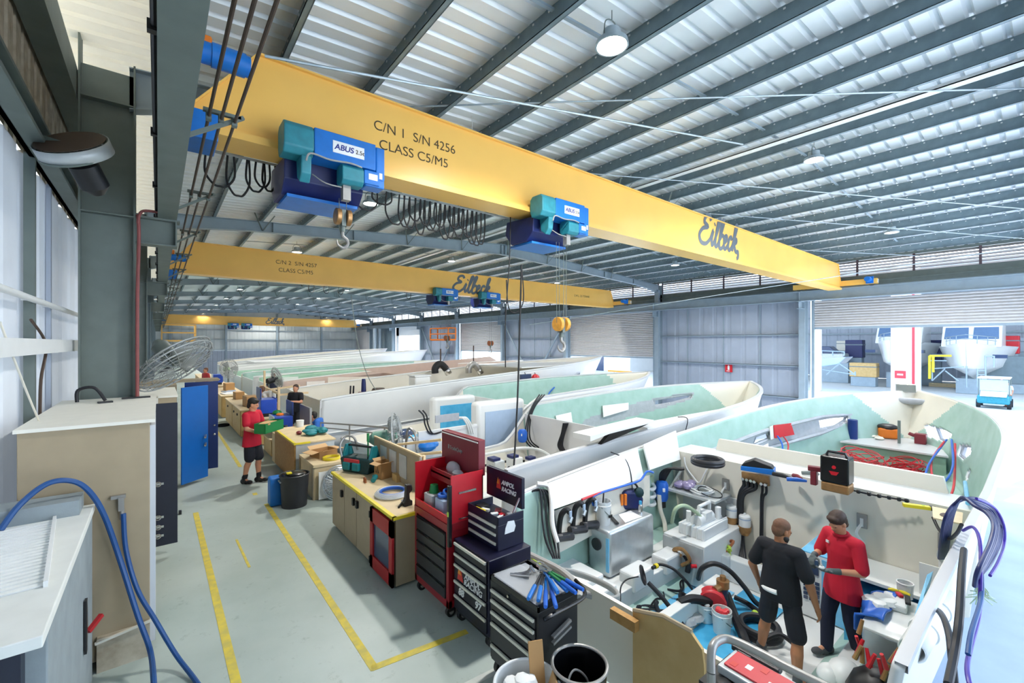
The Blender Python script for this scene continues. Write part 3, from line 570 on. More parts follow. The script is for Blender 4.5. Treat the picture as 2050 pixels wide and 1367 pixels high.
# pendant cables
m = MB(); m.hose([onY(1022, 430, 6.6), onY(1020, 520, 6.5), onY(1012, 640, 6.2), onY(1012, 735, 6.0)], .011, 6, 6)
t = top(m, 'pendant_cable', 'rubber', 'long black pendant cable hanging from the nearest girder', 'cable')
m = MB(); m.hose([onY(1044, 530, 6.3), onY(1041, 640, 6.2), onY(1036, 800, 5.9), onY(1028, 948, 5.65)], .017, 6, 6)
top(m, 'pendant_cable', 'rubber', 'thick black pendant cable reaching down between the second and third hulls', 'cable')
m = MB(); m.hose([onY(1044, 530, 6.34), onY(1048, 600, 6.3), onY(1034, 625, 6.3), onY(1018, 615, 6.3), onY(1014, 560, 6.36)], .012, 6, 6)
top(m, 'pendant_cable', 'rubber', 'slack black cable loop hanging above the far roller doors', 'cable')
m = MB(); m.hose([onY(703, 590, 16), onY(715, 680, 15.6), onY(733, 745, 15.4), onY(752, 780, 15.2)], .012, 6, 6)
top(m, 'pendant_cable', 'steel_dark', 'thin dark pendant wire slanting down to the big white hull', 'cable')
# man basket hung at the far crane
t = thing('man_basket', 'small yellow tube basket hanging at the left below the farthest girder', 'basket', (1.2, 60, 3.3))
def basket(t, x0, x1, y0, y1, z0, z1, mt):
    a = MB()
    for x in (x0, x1):
        for y in (y0, y1): a.box(x-.05, x+.05, y-.05, y+.05, z0, z1)
    for z in (z0, (z0+z1)/2, z1):
        for y in (y0, y1): a.box(x0, x1, y-.04, y+.04, z-.05, z+.05)
        for x in (x0, x1): a.box(x-.04, x+.04, y0, y1, z-.05, z+.05)
    build(a, 'frame', mt, t, 'W', smooth=0); a = MB(); a.box(x0, x1, y0, y1, z0-.12, z0); build(a, 'floor_plate', mt, t, 'W', smooth=0)
basket(t, .3, 3.2, 59, 61, 3.2, 4.9, 'yellow_crane')
c = onX(885, 670, 23.5); t = thing('man_basket', 'orange framed tube basket fixed high on the right wall', 'basket', c)
basket(t, 23.3, 24.2, c.y-1.6, c.y+2.2, c.z-.5, c.z+.7, 'orange')
# ================================================================ left side: fans, cabinets, hoses
def fan(name, lb, c, axis, R, motor, ring='fan_grey', depth=.16, stand=None, group=None):
    t = thing(name, lb, 'fan', c, 0, group); ax = Vector(axis).normalized(); X = ax.to_track_quat('Z', 'Y').to_matrix().to_4x4(); X.translation = c
    a = MB()
    for z, r in ((-depth/2, R*.94), (0, R), (depth/2, R*.94)): a.torus((0, 0, z), r, .012, 32, 6, X)
    for s in (-1, 1):
        for k in range(28):
            an = 2*pi*k/28; p = lambda r, z: X @ Vector((r*cos(an), r*sin(an), z))
            a.tube([p(.1, s*depth*.62), p(R*.6, s*depth*.62), p(R*.94, s*depth/2), p(R, 0)], .005, 4)
        for r in (R*.35, R*.6, R*.8): a.torus((0, 0, s*depth*.6), r, .005, 28, 4, X)
    build(a, 'guard', ring, t, 'W')
    a = MB()
    for k in range(3):
        for i in range(1):
            an = 2*pi*k/3; vs = []
            for j in range(7):
                w = an+(-.42+.84*j/6)
                for r in (.08, R*.5, R*.86): vs.append(X @ Vector((r*cos(w), r*sin(w), (.06-.12*j/6)*.8)))
            fs = [(j*3+q, j*3+q+1, j*3+q+4, j*3+q+3) for j in range(6) for q in range(2)]; a.add(vs, fs)
    build(a, 'blades', ring, t, 'W', solid=(.006, 0))
    a = MB(); a.tube([X @ Vector((0, 0, z)) for z in (.02, -.1, -.14, -.36, -.44)], [.05, .06, .12, .12, .05], 18); build(a, 'motor', motor, t, 'W')
    return t, X
FC = onY(352, 728, 8.3)
t, X = fan('wall_fan', 'large grey wall fan tilted over the tan cabinets', FC, (.5, -.36, -.72), .54, 'steel_dark')
m = MB(); m.hose([X @ Vector((0, 0, -.3)), FC+V(-.3, .05, .05), FC+V(-.42, .0, -.15), (-.24, 8.0, FC.z-.1)], .025, 6, 8); build(m, 'arm', 'steel_dark', t, 'W')
c2 = onX(150, 300, -.62); t, X = fan('wall_fan', 'dark wall fan seen edge on, high beside the nearest column', c2, (-.35, -.6, .75), .27, 'black', 'steel_dark', .12)
m = MB(); m.tube([X @ Vector((.0, 0, .075)), X @ Vector((0, 0, .08))], .27, 32); build(m, 'back_plate', 'brown', t, 'W')
m = MB(); m.tube([X @ Vector((0, 0, -.05)), X @ Vector((0, 0, .07))], .285, 32, caps=False); build(m, 'ring', 'alu_matte', t, 'W', solid=(.006, 0))
m = MB(); m.beam(c2+V(-.05, 0, .02), V(-.98, c2.y+.15, c2.z+.12), .06, .05); build(m, 'arm', 'steel_dark', t, 'W', smooth=0)
# tan cabinet nearest
t = thing('storage_cabinet', 'tall tan cabinet with a white top, nearest on the left', 'cabinet', (-.47, 6.5, 0))
a = MB(); a.box(-.9, -.06, 5.33, 7.68, .08, 2.16); build(a, 'body', 'tan_board', t, 'W', smooth=0, bev=.006)
a = MB(); a.box(-.92, -.02, 5.31, 7.69, 2.16, 2.19); build(a, 'top', 'tan_top', t, 'W', smooth=0)
a = MB(); a.box(-.06, -.02, 5.34, 6.3, .1, 2.13); build(a, 'side_door', 'wallsheet_left', t, 'W', smooth=0)
a = MB(); a.box(-.04, .21, 7.62, 7.66, .15, 2.08); d = build(a, 'open_door', 'dark_door', t, 'W', smooth=0, bev=.004)
for z in (.3, .42, .55, 1.0): a = MB(); a.torus((-.0, 7.58, z), .03, .006, 14, 6, Matrix.Rotation(pi/2, 4, 'X')); a.box(-.02, .06, 7.59, 7.62, z-.015, z+.015); build(a, 'latch', 'chrome', d, 'W')
a = MB(); q = onY(240, 995, 5.31); a.box(q.x-.06, q.x+.04, 5.29, 5.33, q.z-.01, q.z+.02); a.box(q.x-.01, q.x+.03, 5.28, 5.33, q.z-.12, q.z); a.cyl((q.x+.015, 5.3, q.z-.2), (q.x+.015, 5.3, q.z-.1), .018, n=10); build(a, 'valve', 'steel_tube', t, 'W', smooth=0)
a = MB(); a.box(-.42, -.06, 5.28, 5.33, .0, .3); build(a, 'patch_panel', 'stone_brown', t, 'W', smooth=0); a = MB(); a.beam((-.43, 5.27, .27), (-.05, 5.27, .33), .02, .02); build(a, 'panel_edge', 'gelcoat_warm', t, 'W', smooth=0)
m = MB(); m.hose([(-.75, 7.3, 2.2), (-.74, 7.3, 2.34), (-.6, 7.3, 2.36), (-.5, 7.28, 2.2)], .018, 6, 8); top(m, 'hose', 'hose_black', 'short black hose looped on the tan cabinet top', 'hose')
top(MB().cb((-.22, 7.45, 2.2), (.28, .05, .02), .15), 'tool_bar', 'black', 'flat black bar lying on the tan cabinet top', 'tool', smooth=0)
top(MB().cb((-.49, 7.1, 2.2), (.13, .06, .02), .3), 'clamp', 'black', 'small black clamp at the hose end on the tan cabinet', 'tool', smooth=0)
# second cabinet with blue doors
t = thing('storage_cabinet', 'tan cabinet with bright blue and navy doors standing open', 'cabinet', (-.1, 10.3, 0))
a = MB(); a.box(-.85, .24, 9.25, 10.95, .06, 2.0); build(a, 'body', 'tan_board', t, 'W', smooth=0, bev=.006)
a = MB(); a.box(-.85, .26, 9.23, 11.0, 2.0, 2.03); build(a, 'top', 'tan_top', t, 'W', smooth=0)
a = MB(); a.box(.27, .31, 9.3, 9.36, 0, .06); a.box(.16, .24, 9.3, 9.4, 0, .06); build(a, 'foot', 'black', t, 'W', smooth=0)
a = MB(); a.beam((.36, 10.95, 1.04), (.82, 11.35, 1.04), .03, 1.94); d = build(a, 'blue_door', 'blue_door', t, 'W', smooth=0, bev=.004)
for z in (.95, .78): a = MB(); a.beam((.76, 11.26, z), (.79, 11.24, z), .02, .06); a.ball((.77, 11.24, z-.03), .025, 8); build(a, 'lock', 'chrome', d, 'W')
t2 = thing('storage_cabinet', 'tan cabinet behind the blue door with one navy leaf open', 'cabinet', (.1, 11.8, 0))
a = MB(); a.box(-.85, .3, 11.4, 12.6, 0, 2.04); build(a, 'body', 'tan_board', t2, 'W', smooth=0)
a = MB(); a.box(-.85, 1.08, 11.9, 12.35, 2.05, 2.1); build(a, 'top', 'tan_board', t2, 'W', smooth=0)
a = MB(); a.box(.45, 1.06, 11.95, 11.99, .08, 2.04); d = build(a, 'navy_door', 'navy_door', t2, 'W', smooth=0); a = MB(); a.ball((.99, 11.93, .85), .03, 8); a.ball((.99, 11.93, 1.05), .025, 8); build(a, 'lock', 'chrome', d, 'W')
m = MB(); m.box(-.6, .0, 8.2, 9.0, .0, 2.1); t3 = top(m, 'storage_box', 'tan_top', 'pale box behind the nearest tan cabinet under the wall fan', 'box', smooth=0)
# grey box in front with ribbed tray on it
t = thing('equipment_box', 'worn grey box at the lower left with a white top', 'box', (-.7, 4.1, 0))
a = MB(); a.box(-.98, -.44, 3.25, 5.2, .0, 1.44); build(a, 'body', 'box_grey', t, 'W', smooth=0, bev=.008)
a = MB(); a.box(-1.02, -.43, 3.05, 5.27, 1.44, 1.5); build(a, 'top', 'box_top', t, 'W', smooth=0, bev=.006)
a = MB(); a.box(-1.0, -.52, 3.16, 3.25, .0, 1.42); build(a, 'opening_shade', 'dark_door', t, 'W', smooth=0)  # solid navy slab; the opening's inner shade is put into its colour
a = MB(); a.box(-.435, -.42, 4.6, 4.66, .55, .95); build(a, 'handle', 'black', t, 'W', smooth=0); a = MB(); a.beam((-.43, 4.8, .62), (-.36, 4.9, .68), .03, .03); build(a, 'peg', 'red_matte', t, 'W', smooth=0)
t = thing('ribbed_tray', 'white ribbed tray lying on the grey box', 'tray', (-.75, 4.3, 1.5), .1)
a = MB()
for i in range(22): a.box(-.17, .17, -.66+i*.06, -.625+i*.06, .0, .012)
a.box(-.17, .17, -.66, .64, 0, .004); build(a, 'ribs', 'ridged', t, smooth=0); a = MB(); a.box(.17, .19, -.68, .66, 0, .035); a.box(-.19, -.17, -.68, .66, 0, .035); build(a, 'rails', 'white', t, smooth=0)
m = MB(); m.box(-.98, -.5, 5.0, 5.28, 1.5, 1.62); top(m, 'foam_block', 'box_grey', 'grey block at the back of the grey box against the tan cabinet', 'block', smooth=0)
m = MB(); m.hose([onY(0, 1062, 4.9), onY(40, 1010, 5.0), onY(95, 968, 5.05), onY(145, 963, 5.1), onY(180, 985, 5.15), onY(210, 1035, 5.2), onY(240, 1120, 5.22), onY(275, 1230, 5.1), onY(300, 1300, 4.95), onZ(308, 1367, .25), onZ(312, 1480, .02)], .021, 6, 8)
top(m, 'air_hose', 'hose_blue', 'blue air hose draped over the grey box and down the tan cabinet', 'hose')
m = MB(); m.hose([onY(247, 1028, 5.28), onY(252, 1100, 5.27), onY(275, 1180, 5.2), onY(310, 1240, 5.05), onZ(352, 1310, .12), onZ(395, 1367, .02), onZ(440, 1440, .02)], .019, 6, 8)
top(m, 'air_hose', 'hose_blue', 'blue air hose hanging from the valve on the tan cabinet', 'hose')
# ================================================================ boat hulls
class Hull:
    def __init__(s, Xs, L, Yc, B, z0, z1, pw=.75, um=.45, p=2.6, rake=1.6, dip=(0, 0), dx=.3):
        s.Xs, s.L, s.Yc, s.B, s.z0, s.z1, s.pw, s.um, s.p, s.rake, s.dip, s.dx = Xs, L, Yc, B, z0, z1, pw, um, p, rake, dip, dx
    def w(s, u): return max(.03, s.B/2*(1-max(0, (u-s.um)/(1-s.um))**s.p)*(.95+.05*min(1, max(u, 0)/.3)))
    def zs(s, u, sd=1):
        k = min(1, max(0, (s.dx+.05-u)/.1)); k = k*k*(3-2*k)
        return s.z0+(s.z1-s.z0)*max(u, 0)**s.pw-k*s.dip[0 if sd > 0 else 1]
    def zc(s, u): return -.55+(s.zs(u)+.35)*max(0, u-.55)**2*1.7
    def S(s, u, v, sd=1):
        w, zs, zc = s.w(u), s.zs(u, sd), s.zc(u); zk = LOW+.02+(zc-LOW)*max(0, (u-.6)/.4)**2*.85
        if v < .55:
            t = v/.55; y = w*(1-.1*t-.32*t*u**4); z = zs-t*(zs-zc)
        else:
            t = (v-.55)/.45; y = w*(.9-.32*u**4)*(1-t); z = zc-(zc-zk)*t
        return V(s.Xs+s.L*u-s.rake*v*max(0, u)**6*1.4, s.Yc+sd*y, z)
    def side(s, x, z, sd=1, inset=0):
        u = min(1, max(0, (x-s.Xs)/s.L)); zs, zc = s.zs(u, sd), s.zc(u); v = min(.55, max(0, (zs-z)/(zs-zc)*.55))
        return V(x, s.S(u, v, sd).y-sd*inset, z)
    def hit(s, px, py, sd=1, inset=0):
        r = ray(px, py); prev = None; best = None
        for i in range(1, 1500):
            p = V(0, 0, EYE)+r*(i*.02)
            if p.x > s.Xs+s.L: break
            f = (p.y-s.Yc)*sd-(s.side(p.x, p.z, sd, inset).y-s.Yc)*sd
            if prev is not None and prev < 0 <= f: best = p
            prev = f
        if best is None:
            y = s.Yc+sd*s.B/2*.9
            for _ in range(25): p = onY(px, py, y); y = .5*y+.5*s.side(p.x, p.z, sd, inset).y
            best = onY(px, py, y)
        return best
    def loop(s, off=0, n=60, u0=0):
        return [s.S(u0+(1-u0)*i/n, 0, 1)+V(0, -off, 0) for i in range(n+1)]+[s.S(1-(1-u0)*i/n, 0, -1)+V(0, off, 0) for i in range(n+1)]
def inpoly(x, y, P):
    r = False; j = len(P)-1
    for i in range(len(P)):
        if (P[i][1] > y) != (P[j][1] > y) and x < (P[j][0]-P[i][0])*(y-P[i][1])/(P[j][1]-P[i][1])+P[i][0]: r = not r
        j = i
    return r
def hull_thing(h, label, outer='gelcoat', inner='frp_green', bow='gelcoat_warm', holes=(), nu=70, nv=40, gun='frp_rim', group='boat hulls under construction', transom=None, bowu=.86, recess=(), gw=.1, thick=.07, aft=0):
    t = thing('boat_hull', label, 'boat', (h.Xs+h.L/2, h.Yc, LOW), 0, group)
    def fn(a, q):
        return h.S(a, 2*q if q <= .5 else 2*(1-q), 1 if q <= .5 else -1)
    def skip(a, q):
        if not holes: return False
        p = fn(a, q); sd = 1 if q < .5 else -1
        return any(sd == s_ and inpoly(p.x, p.z, P) for s_, P in holes)
    def mi(a, q):
        v = 2*q if q <= .5 else 2*(1-q); p = fn(a, q); sd = 1 if q < .5 else -1
        if any(sd == s_ and inpoly(p.x, p.z, P) for s_, P in recess): return 2
        if a < aft: return 1
        return 1 if bow and a > bowu+.24*v and v < .62 else 0
    m = MB().grid(fn, nu, nv, skip, mi)
    b = bow or inner
    build(m, 'shell', [outer, outer, outer, inner, b, 'frp_rim'], t, 'W', smooth=50, solid=(thick, -1, 3, 0))
    m = MB(); Lp_ = h.loop(-.015); n = len(Lp_); o = 0
    for i, p in enumerate(Lp_):
        a = Lp_[max(0, i-1)]; c = Lp_[min(n-1, i+1)]; d = (c-a); nrm = V(-d.y, d.x, 0).normalized()
        q = p+nrm*gw if (p+nrm*gw-V(h.Xs+h.L*.5, h.Yc, 0)).length < (p-V(h.Xs+h.L*.5, h.Yc, 0)).length else p-nrm*gw
        m.v += [tuple(p+V(0, 0, .03)), tuple(q+V(0, 0, .03)), tuple(q-V(0, 0, .02)), tuple(p-V(0, 0, .02))]
    for i in range(n-1):
        for k in range(4): m.f.append((4*i+k, 4*i+(k+1) % 4, 4*i+4+(k+1) % 4, 4*i+4+k)); m.mi.append(0)
    build(m, 'gunwale', gun, t, 'W', smooth=50)
    for s_, P in holes:
        m = MB(); c = V(sum(p[0] for p in P)/len(P), 0, sum(p[1] for p in P)/len(P))
        pts = [h.side(p[0], p[1], s_, .035) for p in P]
        m.tube(pts, .045, 6, True); build(m, 'window_frame', 'frp_rim', t, 'W')
    if transom:
        m = MB(); x = h.Xs; P = [h.S(0, v/10, 1) for v in range(11)]+[h.S(0, v/10, -1) for v in range(9, -1, -1)]
        zt = transom[0]; pl = [(p.y, min(p.z, zt)) for p in P]
        m.prism(pl, 'x', x-.03, x+.02); build(m, 'transom', transom[1], t, 'W', smooth=0)
    return t
def pxpoly(h, pts, sd, ins=0):
    return [(p.x, p.z) for p in (h.hit(a, b, sd, ins) for a, b in pts)]
# ---- hull 1, nearest
H1 = Hull(3.88, 14.5, 2.72, 4.4, .72, 1.42)
far_w = [pxpoly(H1, P, 1) for P in ([(1413, 908), (1449, 886), (1450, 912), (1425, 918)], [(1508, 872), (1532, 863), (1536, 878), (1500, 893)], [(1632, 839), (1660, 834), (1690, 832), (1686, 842), (1668, 853), (1636, 859)])]
near_w = [pxpoly(H1, P, -1) for P in ([(1880, 854), (1908, 862), (1925, 872), (1912, 889), (1890, 880)], [(1938, 893), (1956, 894), (1957, 910), (1945, 923), (1932, 914)], [(1950, 946), (1958, 942), (1953, 962), (1947, 968)])]
rec = pxpoly(H1, [(1405, 905), (1520, 862), (1640, 833), (1694, 829), (1690, 845), (1640, 866), (1540, 893), (1440, 925)], 1)
b1 = hull_thing(H1, 'nearest open boat hull, pale green inside, with the two men standing in its stern', holes=[(1, P) for P in far_w]+[(-1, P) for P in near_w], recess=[(1, rec)], nu=200, nv=120, transom=(.1, 'gelcoat_warm'), gun='gelcoat_grey', gw=.07)
m = MB(); m.tube([H1.side(p[0], p[1], 1, .08) for p in rec], .05, 6, True); build(m, 'window_recess', 'frp_rim', b1, 'W')
def part(parent, name, mt, mb, **k): return build(mb, name, mt, parent, 'W', **k)
part(b1, 'main_bulkhead', 'gelcoat_warm', MB().prism([(.56, .79), (4.84, .79), (4.75, -.55), (2.72, -1.3), (.68, -.55)], 'x', 7.93, 7.99), smooth=0)
part(b1, 'bulkhead_shelf', 'gelcoat', MB().box(7.99, 8.7, .62, 4.8, .72, .78), smooth=0)
part(b1, 'rear_coaming', 'gelcoat_warm', MB().prism([(1.0, 1.0), (4.2, 1.0), (4.3, .6), (.9, .6)], 'x', 8.66, 8.74), smooth=0)
part(b1, 'forward_sole', 'frp_green', MB().prism([(8.7, .75), (13, 1.1), (15.4, 1.7), (16.6, 2.72), (15.4, 3.75), (13, 4.35), (8.7, 4.7)], 'z', -.5, -.42), smooth=0)
part(b1, 'bow_platform', 'frp_deep', MB().prism([(15.2, 1.7), (15.2, 3.75), (17.6, 3.2), (17.6, 2.25)], 'z', -.45, .08), smooth=0)
part(b1, 'platform_top', 'gelcoat_grey', MB().prism([(15.1, 1.65), (15.1, 3.85), (17.7, 3.2), (17.7, 2.25)], 'z', .08, .12), smooth=0)
part(b1, 'post', 'steel_dark', MB().box(16.0, 16.06, 2.7, 2.76, .12, .75), smooth=0)
a = MB(); c = H1.S(.985, .12, 1); a.ball(H1.S(.975, .1, 1)+V(-.12, -.2, .0), (.1, .5, .1), 16); part(b1, 'bow_roller_recess', 'frp_rim', a)
a = MB(); q = onX(1815, 777, 18.0); a.box(17.9, 18.0, q.y-.25, q.y+.25, q.z-.12, q.z+.14); part(b1, 'bow_fitting', 'chrome', a, smooth=0, bev=.02)
part(b1, 'bilge', 'gelcoat', MB().box(3.9, 7.95, .95, 4.55, -1.0, -.96), smooth=0)
for ya, yb, x1, zt in ((3.82, 4.6, 7.9, -.6), (3.1, 3.24, 6.6, -.6), (1.35, 1.6, 7.1, -.75)): part(b1, 'stringer', 'gelcoat', MB().box(4.0, x1, ya, yb, -.96, zt), smooth=0, bev=.012)
part(b1, 'sole_plate', 'gelcoat', MB().box(5.7, 7.1, 1.3, 1.98, -.96, -.92), smooth=0)
for x, y in ((4.75, 3.95), (5.6, 3.92), (6.4, 3.9)): part(b1, 'engine_mount', 'gelcoat', MB().box(x-.3, x+.2, y-.14, y+.14, -.7, -.44), smooth=0, bev=.03)
part(b1, 'cross_frame', 'gelcoat', MB().box(7.2, 7.4, .95, 4.5, -.96, -.58), smooth=0, bev=.02)
a = MB(); a.add([H1.hit(1097, 967, 1, .12), H1.hit(1275, 898, 1, .12), H1.hit(1288, 956, 1, .3), H1.hit(1105, 1021, 1, .3)], [(0, 1, 2, 3)]); part(b1, 'side_liner', 'gelcoat', a, smooth=0, solid=(.03, 0))
a = MB(); a.add([H1.hit(1287, 890, 1, .12), H1.hit(1352, 862, 1, .12), H1.hit(1361, 920, 1, .3), H1.hit(1300, 941, 1, .3)], [(0, 1, 2, 3)]); part(b1, 'side_liner', 'gelcoat', a, smooth=0, solid=(.03, 0))
a = MB(); a.add([H1.hit(1105, 1024, 1, .2), H1.hit(1300, 950, 1, .2), H1.hit(1300, 1010, 1, .22), H1.hit(1112, 1110, 1, .24)], [(0, 1, 2, 3)]); part(b1, 'lower_liner', 'gelcoat_warm', a, smooth=0, solid=(.02, 0))
a = MB(); a.box(3.95, 4.9, 4.0, 4.62, -.95, -.35); part(b1, 'corner_locker', 'gelcoat', a, smooth=0, bev=.03)
a = MB(); q = [H1.hit(1549, 851, 1, .2), H1.hit(1583, 847, 1, .2), H1.hit(1590, 870, 1, .2), H1.hit(1551, 877, 1, .2)]; a.add(q, [(0, 1, 2, 3)]); part(b1, 'red_port_cover', 'red_bright', a, smooth=0, solid=(.02, 0))
a = MB(); q = [H1.hit(1541, 854, 1, .17), H1.hit(1549, 851, 1, .17), H1.hit(1551, 877, 1, .17), H1.hit(1543, 880, 1, .17)]; a.add(q, [(0, 1, 2, 3)]); part(b1, 'port_edge', 'gelcoat', a, smooth=0, solid=(.02, 0))
# plywood dashboard flap beside the red cover, white folded sheets in the cabin
a = MB(); a.add([H1.hit(1500, 905, 1, .4), H1.hit(1537, 888, 1, .4), H1.hit(1540, 925, 1, .6), H1.hit(1505, 930, 1, .6)], [(0, 1, 2, 3)]); part(b1, 'cabin_panel', 'gelcoat', a, smooth=0, solid=(.03, 0))
for pts, y in (([(1640, 1102), (1752, 1118), (1752, 1135), (1650, 1120)], 0),):
    a = MB(); a.box(7.2, 7.92, .75, 2.1, -.22, -.18); part(b1, 'side_shelf', 'gelcoat', a, smooth=0)
# ---- hull 2
H2 = Hull(4.35, 14.0, 7.6, 4.4, .84, 1.38, dip=(.95, 0), dx=.27)
w2 = pxpoly(H2, [(1305, 800), (1350, 793), (1384, 788), (1378, 797), (1345, 806), (1308, 812)], 1)
r2 = pxpoly(H2, [(1170, 838), (1250, 812), (1330, 793), (1386, 785), (1378, 800), (1320, 818), (1230, 843), (1150, 862)], 1)
b2 = hull_thing(H2, 'second open boat hull, white outside with a white bulkhead across', holes=[(1, w2)], recess=[(1, r2)], nu=200, nv=110, transom=(-.1, 'gelcoat_warm'), inner='frp_green', aft=.28, gun='gelcoat_grey')
part(b2, 'main_bulkhead', 'gelcoat_grey', MB().prism([(5.5, .85), (9.7, .85), (9.6, -.5), (7.6, -1.25), (5.6, -.5)], 'x', 8.3, 8.36), smooth=0)
part(b2, 'forward_sole', 'frp_green', MB().box(8.4, 15, 6.0, 9.2, -.5, -.45), smooth=0)
part(b2, 'bilge', 'gelcoat', MB().box(4.4, 8.3, 5.9, 9.3, -1.0, -.96), smooth=0)
part(b2, 'side_deck', 'gelcoat', MB().prism([(8.1, 5.45), (10.2, 5.5), (12.4, 5.75), (10.2, 5.85), (8.1, 5.9)], 'z', 1.02, 1.1), smooth=0)
q0, q1 = onY(1195, 888, 5.46), onY(1290, 849, 5.46); part(b2, 'gap_shade_wedge', 'black_gloss', MB().prism([(q0.x, q0.z), (q0.x+.25, q0.z+.16), (q1.x, q1.z+.02), (q1.x-.3, q1.z-.03)], 'y', 5.36, 5.44), smooth=0); part(b2, 'raised_deck', 'gelcoat', MB().prism([(q0.x-.3, q0.z+.1), (q0.x+.25, q0.z+.17), (q1.x+.2, q1.z+.03), (q1.x+.2, q1.z+.08), (q0.x-.3, q0.z+.2)], 'y', 5.36, 5.8), smooth=0)  # solid black wedge paints the gap's shade below the raised deck
for y in (6.9, 8.3): part(b2, 'stringer', 'gelcoat', MB().box(4.5, 8.2, y-.13, y+.13, -.96, -.6), smooth=0)
a = MB(); a.add([H2.hit(1206, 812, 1, .12), H2.hit(1258, 806, 1, .12), H2.hit(1258, 820, 1, .2), H2.hit(1208, 835, 1, .2)], [(0, 1, 2, 3)]); part(b2, 'side_panel', 'paper', a, smooth=0, solid=(.02, 0))
a = MB(); a.add([H2.hit(1112, 832, 1, .12), H2.hit(1143, 825, 1, .12), H2.hit(1146, 846, 1, .2), H2.hit(1118, 854, 1, .2)], [(0, 1, 2, 3)]); part(b2, 'side_panel', 'paper', a, smooth=0, solid=(.02, 0))
# ---- hull 3 with moulded cockpit seats
H3 = Hull(4.6, 14.0, 12.4, 4.4, .95, 1.5, dip=(1.1, .55), dx=.3)
b3 = hull_thing(H3, 'third boat hull holding white moulded cockpit boxes with blue panes', transom=(.2, 'gelcoat'), nu=90, nv=50, aft=.33, gun='gelcoat_grey')
part(b3, 'main_bulkhead', 'gelcoat', MB().prism([(10.3, .9), (14.5, .9), (14.4, -.5), (12.4, -1.2), (10.4, -.5)], 'x', 9.3, 9.36), smooth=0)
part(b3, 'bilge', 'gelcoat', MB().box(4.7, 9.3, 10.7, 14.1, -.9, -.86), smooth=0)
def moulding(h, sd, p0, p1, parent, pane, ins=.05):
    a = h.hit(*p0, sd, ins); b = h.hit(*p1, sd, ins); x0, x1 = min(a.x, b.x), max(a.x, b.x); zt, zb = max(a.z, b.z), min(a.z, b.z); y = h.side((x0+x1)/2, (zt+zb)/2, sd, ins).y
    m = MB(); m.box(x0, x1, y-.12, y+.3, zb, zt); p = part(parent, 'cockpit_moulding', 'gelcoat', m, smooth=30, bev=.1)
    m = MB(); m.box(x0+.24, x1-.12, y-.14, y-.118, zb+.34, zt-.28); build(m, 'pane', pane, p, 'W', smooth=0)
moulding(H3, -1, (953, 806), (1040, 905), b3, 'glass_blue')
moulding(H3, 1, (866, 797), (955, 868), b3, 'cyan_film', 1.0)
a = MB(); a.prism([(x, z) for x, z in ((5.0, .0), (5.0, .9), (5.6, 1.02), (7.6, 1.1), (7.6, .0))], 'y', 10.22, 10.3) if False else a.box(5.2, 7.2, 10.26, 10.34, -.1, .62); part(b3, 'coaming', 'gelcoat', a, smooth=0)
a = MB(); q0, q1 = H3.hit(870, 836, -1, -.02), H3.hit(918, 830, -1, -.02); a.box(q0.x, q1.x, q0.y-.05, q0.y-.02, q0.z-.14, q0.z+.06); part(b3, 'side_window', 'frp_rim', a, smooth=0)
# ---- hull 4, big and smooth white
H4 = Hull(4.2, 17.0, 17.5, 4.7, 1.02, 2.1, pw=.85)
w4 = [pxpoly(H4, P, -1) for P in ([(1088, 768), (1096, 760), (1128, 756), (1124, 762)], [(1151, 750), (1161, 747), (1159, 753), (1150, 756)], [(1030, 778), (1060, 771), (1062, 782), (1028, 792)])]
b4 = hull_thing(H4, 'big smooth white hull with a high rounded side behind the tool benches', inner='gelcoat_warm', bow=None, holes=[(-1, P) for P in w4], nu=130, nv=70, transom=(1.0, 'gelcoat'), gun='gelcoat')
part(b4, 'forward_deck', 'gelcoat', MB().prism([(13, 15.4), (16, 15.9), (18.6, 16.6), (20, 17.5), (18.6, 18.4), (16, 19.1), (13, 19.6)], 'z', 1.75, 1.8), smooth=0)
a = MB(); a.tube(catmull([H4.side(4.3, -.15, -1, -.02), H4.side(8, .0, -1, -.02), H4.side(12, .3, -1, -.02), H4.side(17, .9, -1, -.02)], 8), .03, 6); part(b4, 'chine_rail', 'gelcoat', a)
# ---- farther hulls
specs = [(22.4, 4.8, 14.2, .95, 1.75, 'frp_tan', 'fifth hull from the viewer, pinkish brown inside', 'gelcoat'), (27.2, 4.6, 14, .9, 1.5, 'frp_deep', 'sixth hull from the viewer, green inside with a white rim', 'gelcoat'),
         (32.0, 4.4, 14, .9, 1.5, 'frp_green', 'seventh hull from the viewer with light wooden frames at its stern', 'gelcoat'), (36.8, 4.4, 14, .8, 1.3, 'frp_deep', 'eighth hull from the viewer, low and green inside', 'gelcoat_warm'),
         (42.2, 4.4, 18, 1.0, 2.2, 'gelcoat', 'long high white hull far back below the end wall', 'gelcoat'), (48, 4.4, 16, 1.1, 2.3, 'gelcoat_warm', 'farthest white hull next to the end wall', 'gelcoat')]
FAR = []
for (yc, xs, L, z0, z1, inn, lb, out) in specs:
    h = Hull(xs, L, yc, 4.5, z0, z1); t = hull_thing(h, lb, outer=out, inner=inn, bow='gelcoat_warm' if inn != 'frp_tan' else None, nu=50, nv=30, transom=(z0-.2, 'gelcoat'), gun='gelcoat')
    FAR.append((h, t))
    part(t, 'bulkhead', 'gelcoat_warm', MB().box(xs+4.2, xs+4.26, yc-2.05, yc+2.05, -.8, z0+.0), smooth=0)
    part(t, 'sole', inn, MB().box(xs+.1, xs+9, yc-1.7, yc+1.7, -.7, -.65), smooth=0)
    for j in range(2):
        xx = xs+1.2+j*3.6; part(t, 'side_panel', 'gelcoat', MB().box(xx, xx+.9, yc+2.0, yc+2.08, .0, z0-.05), smooth=0)
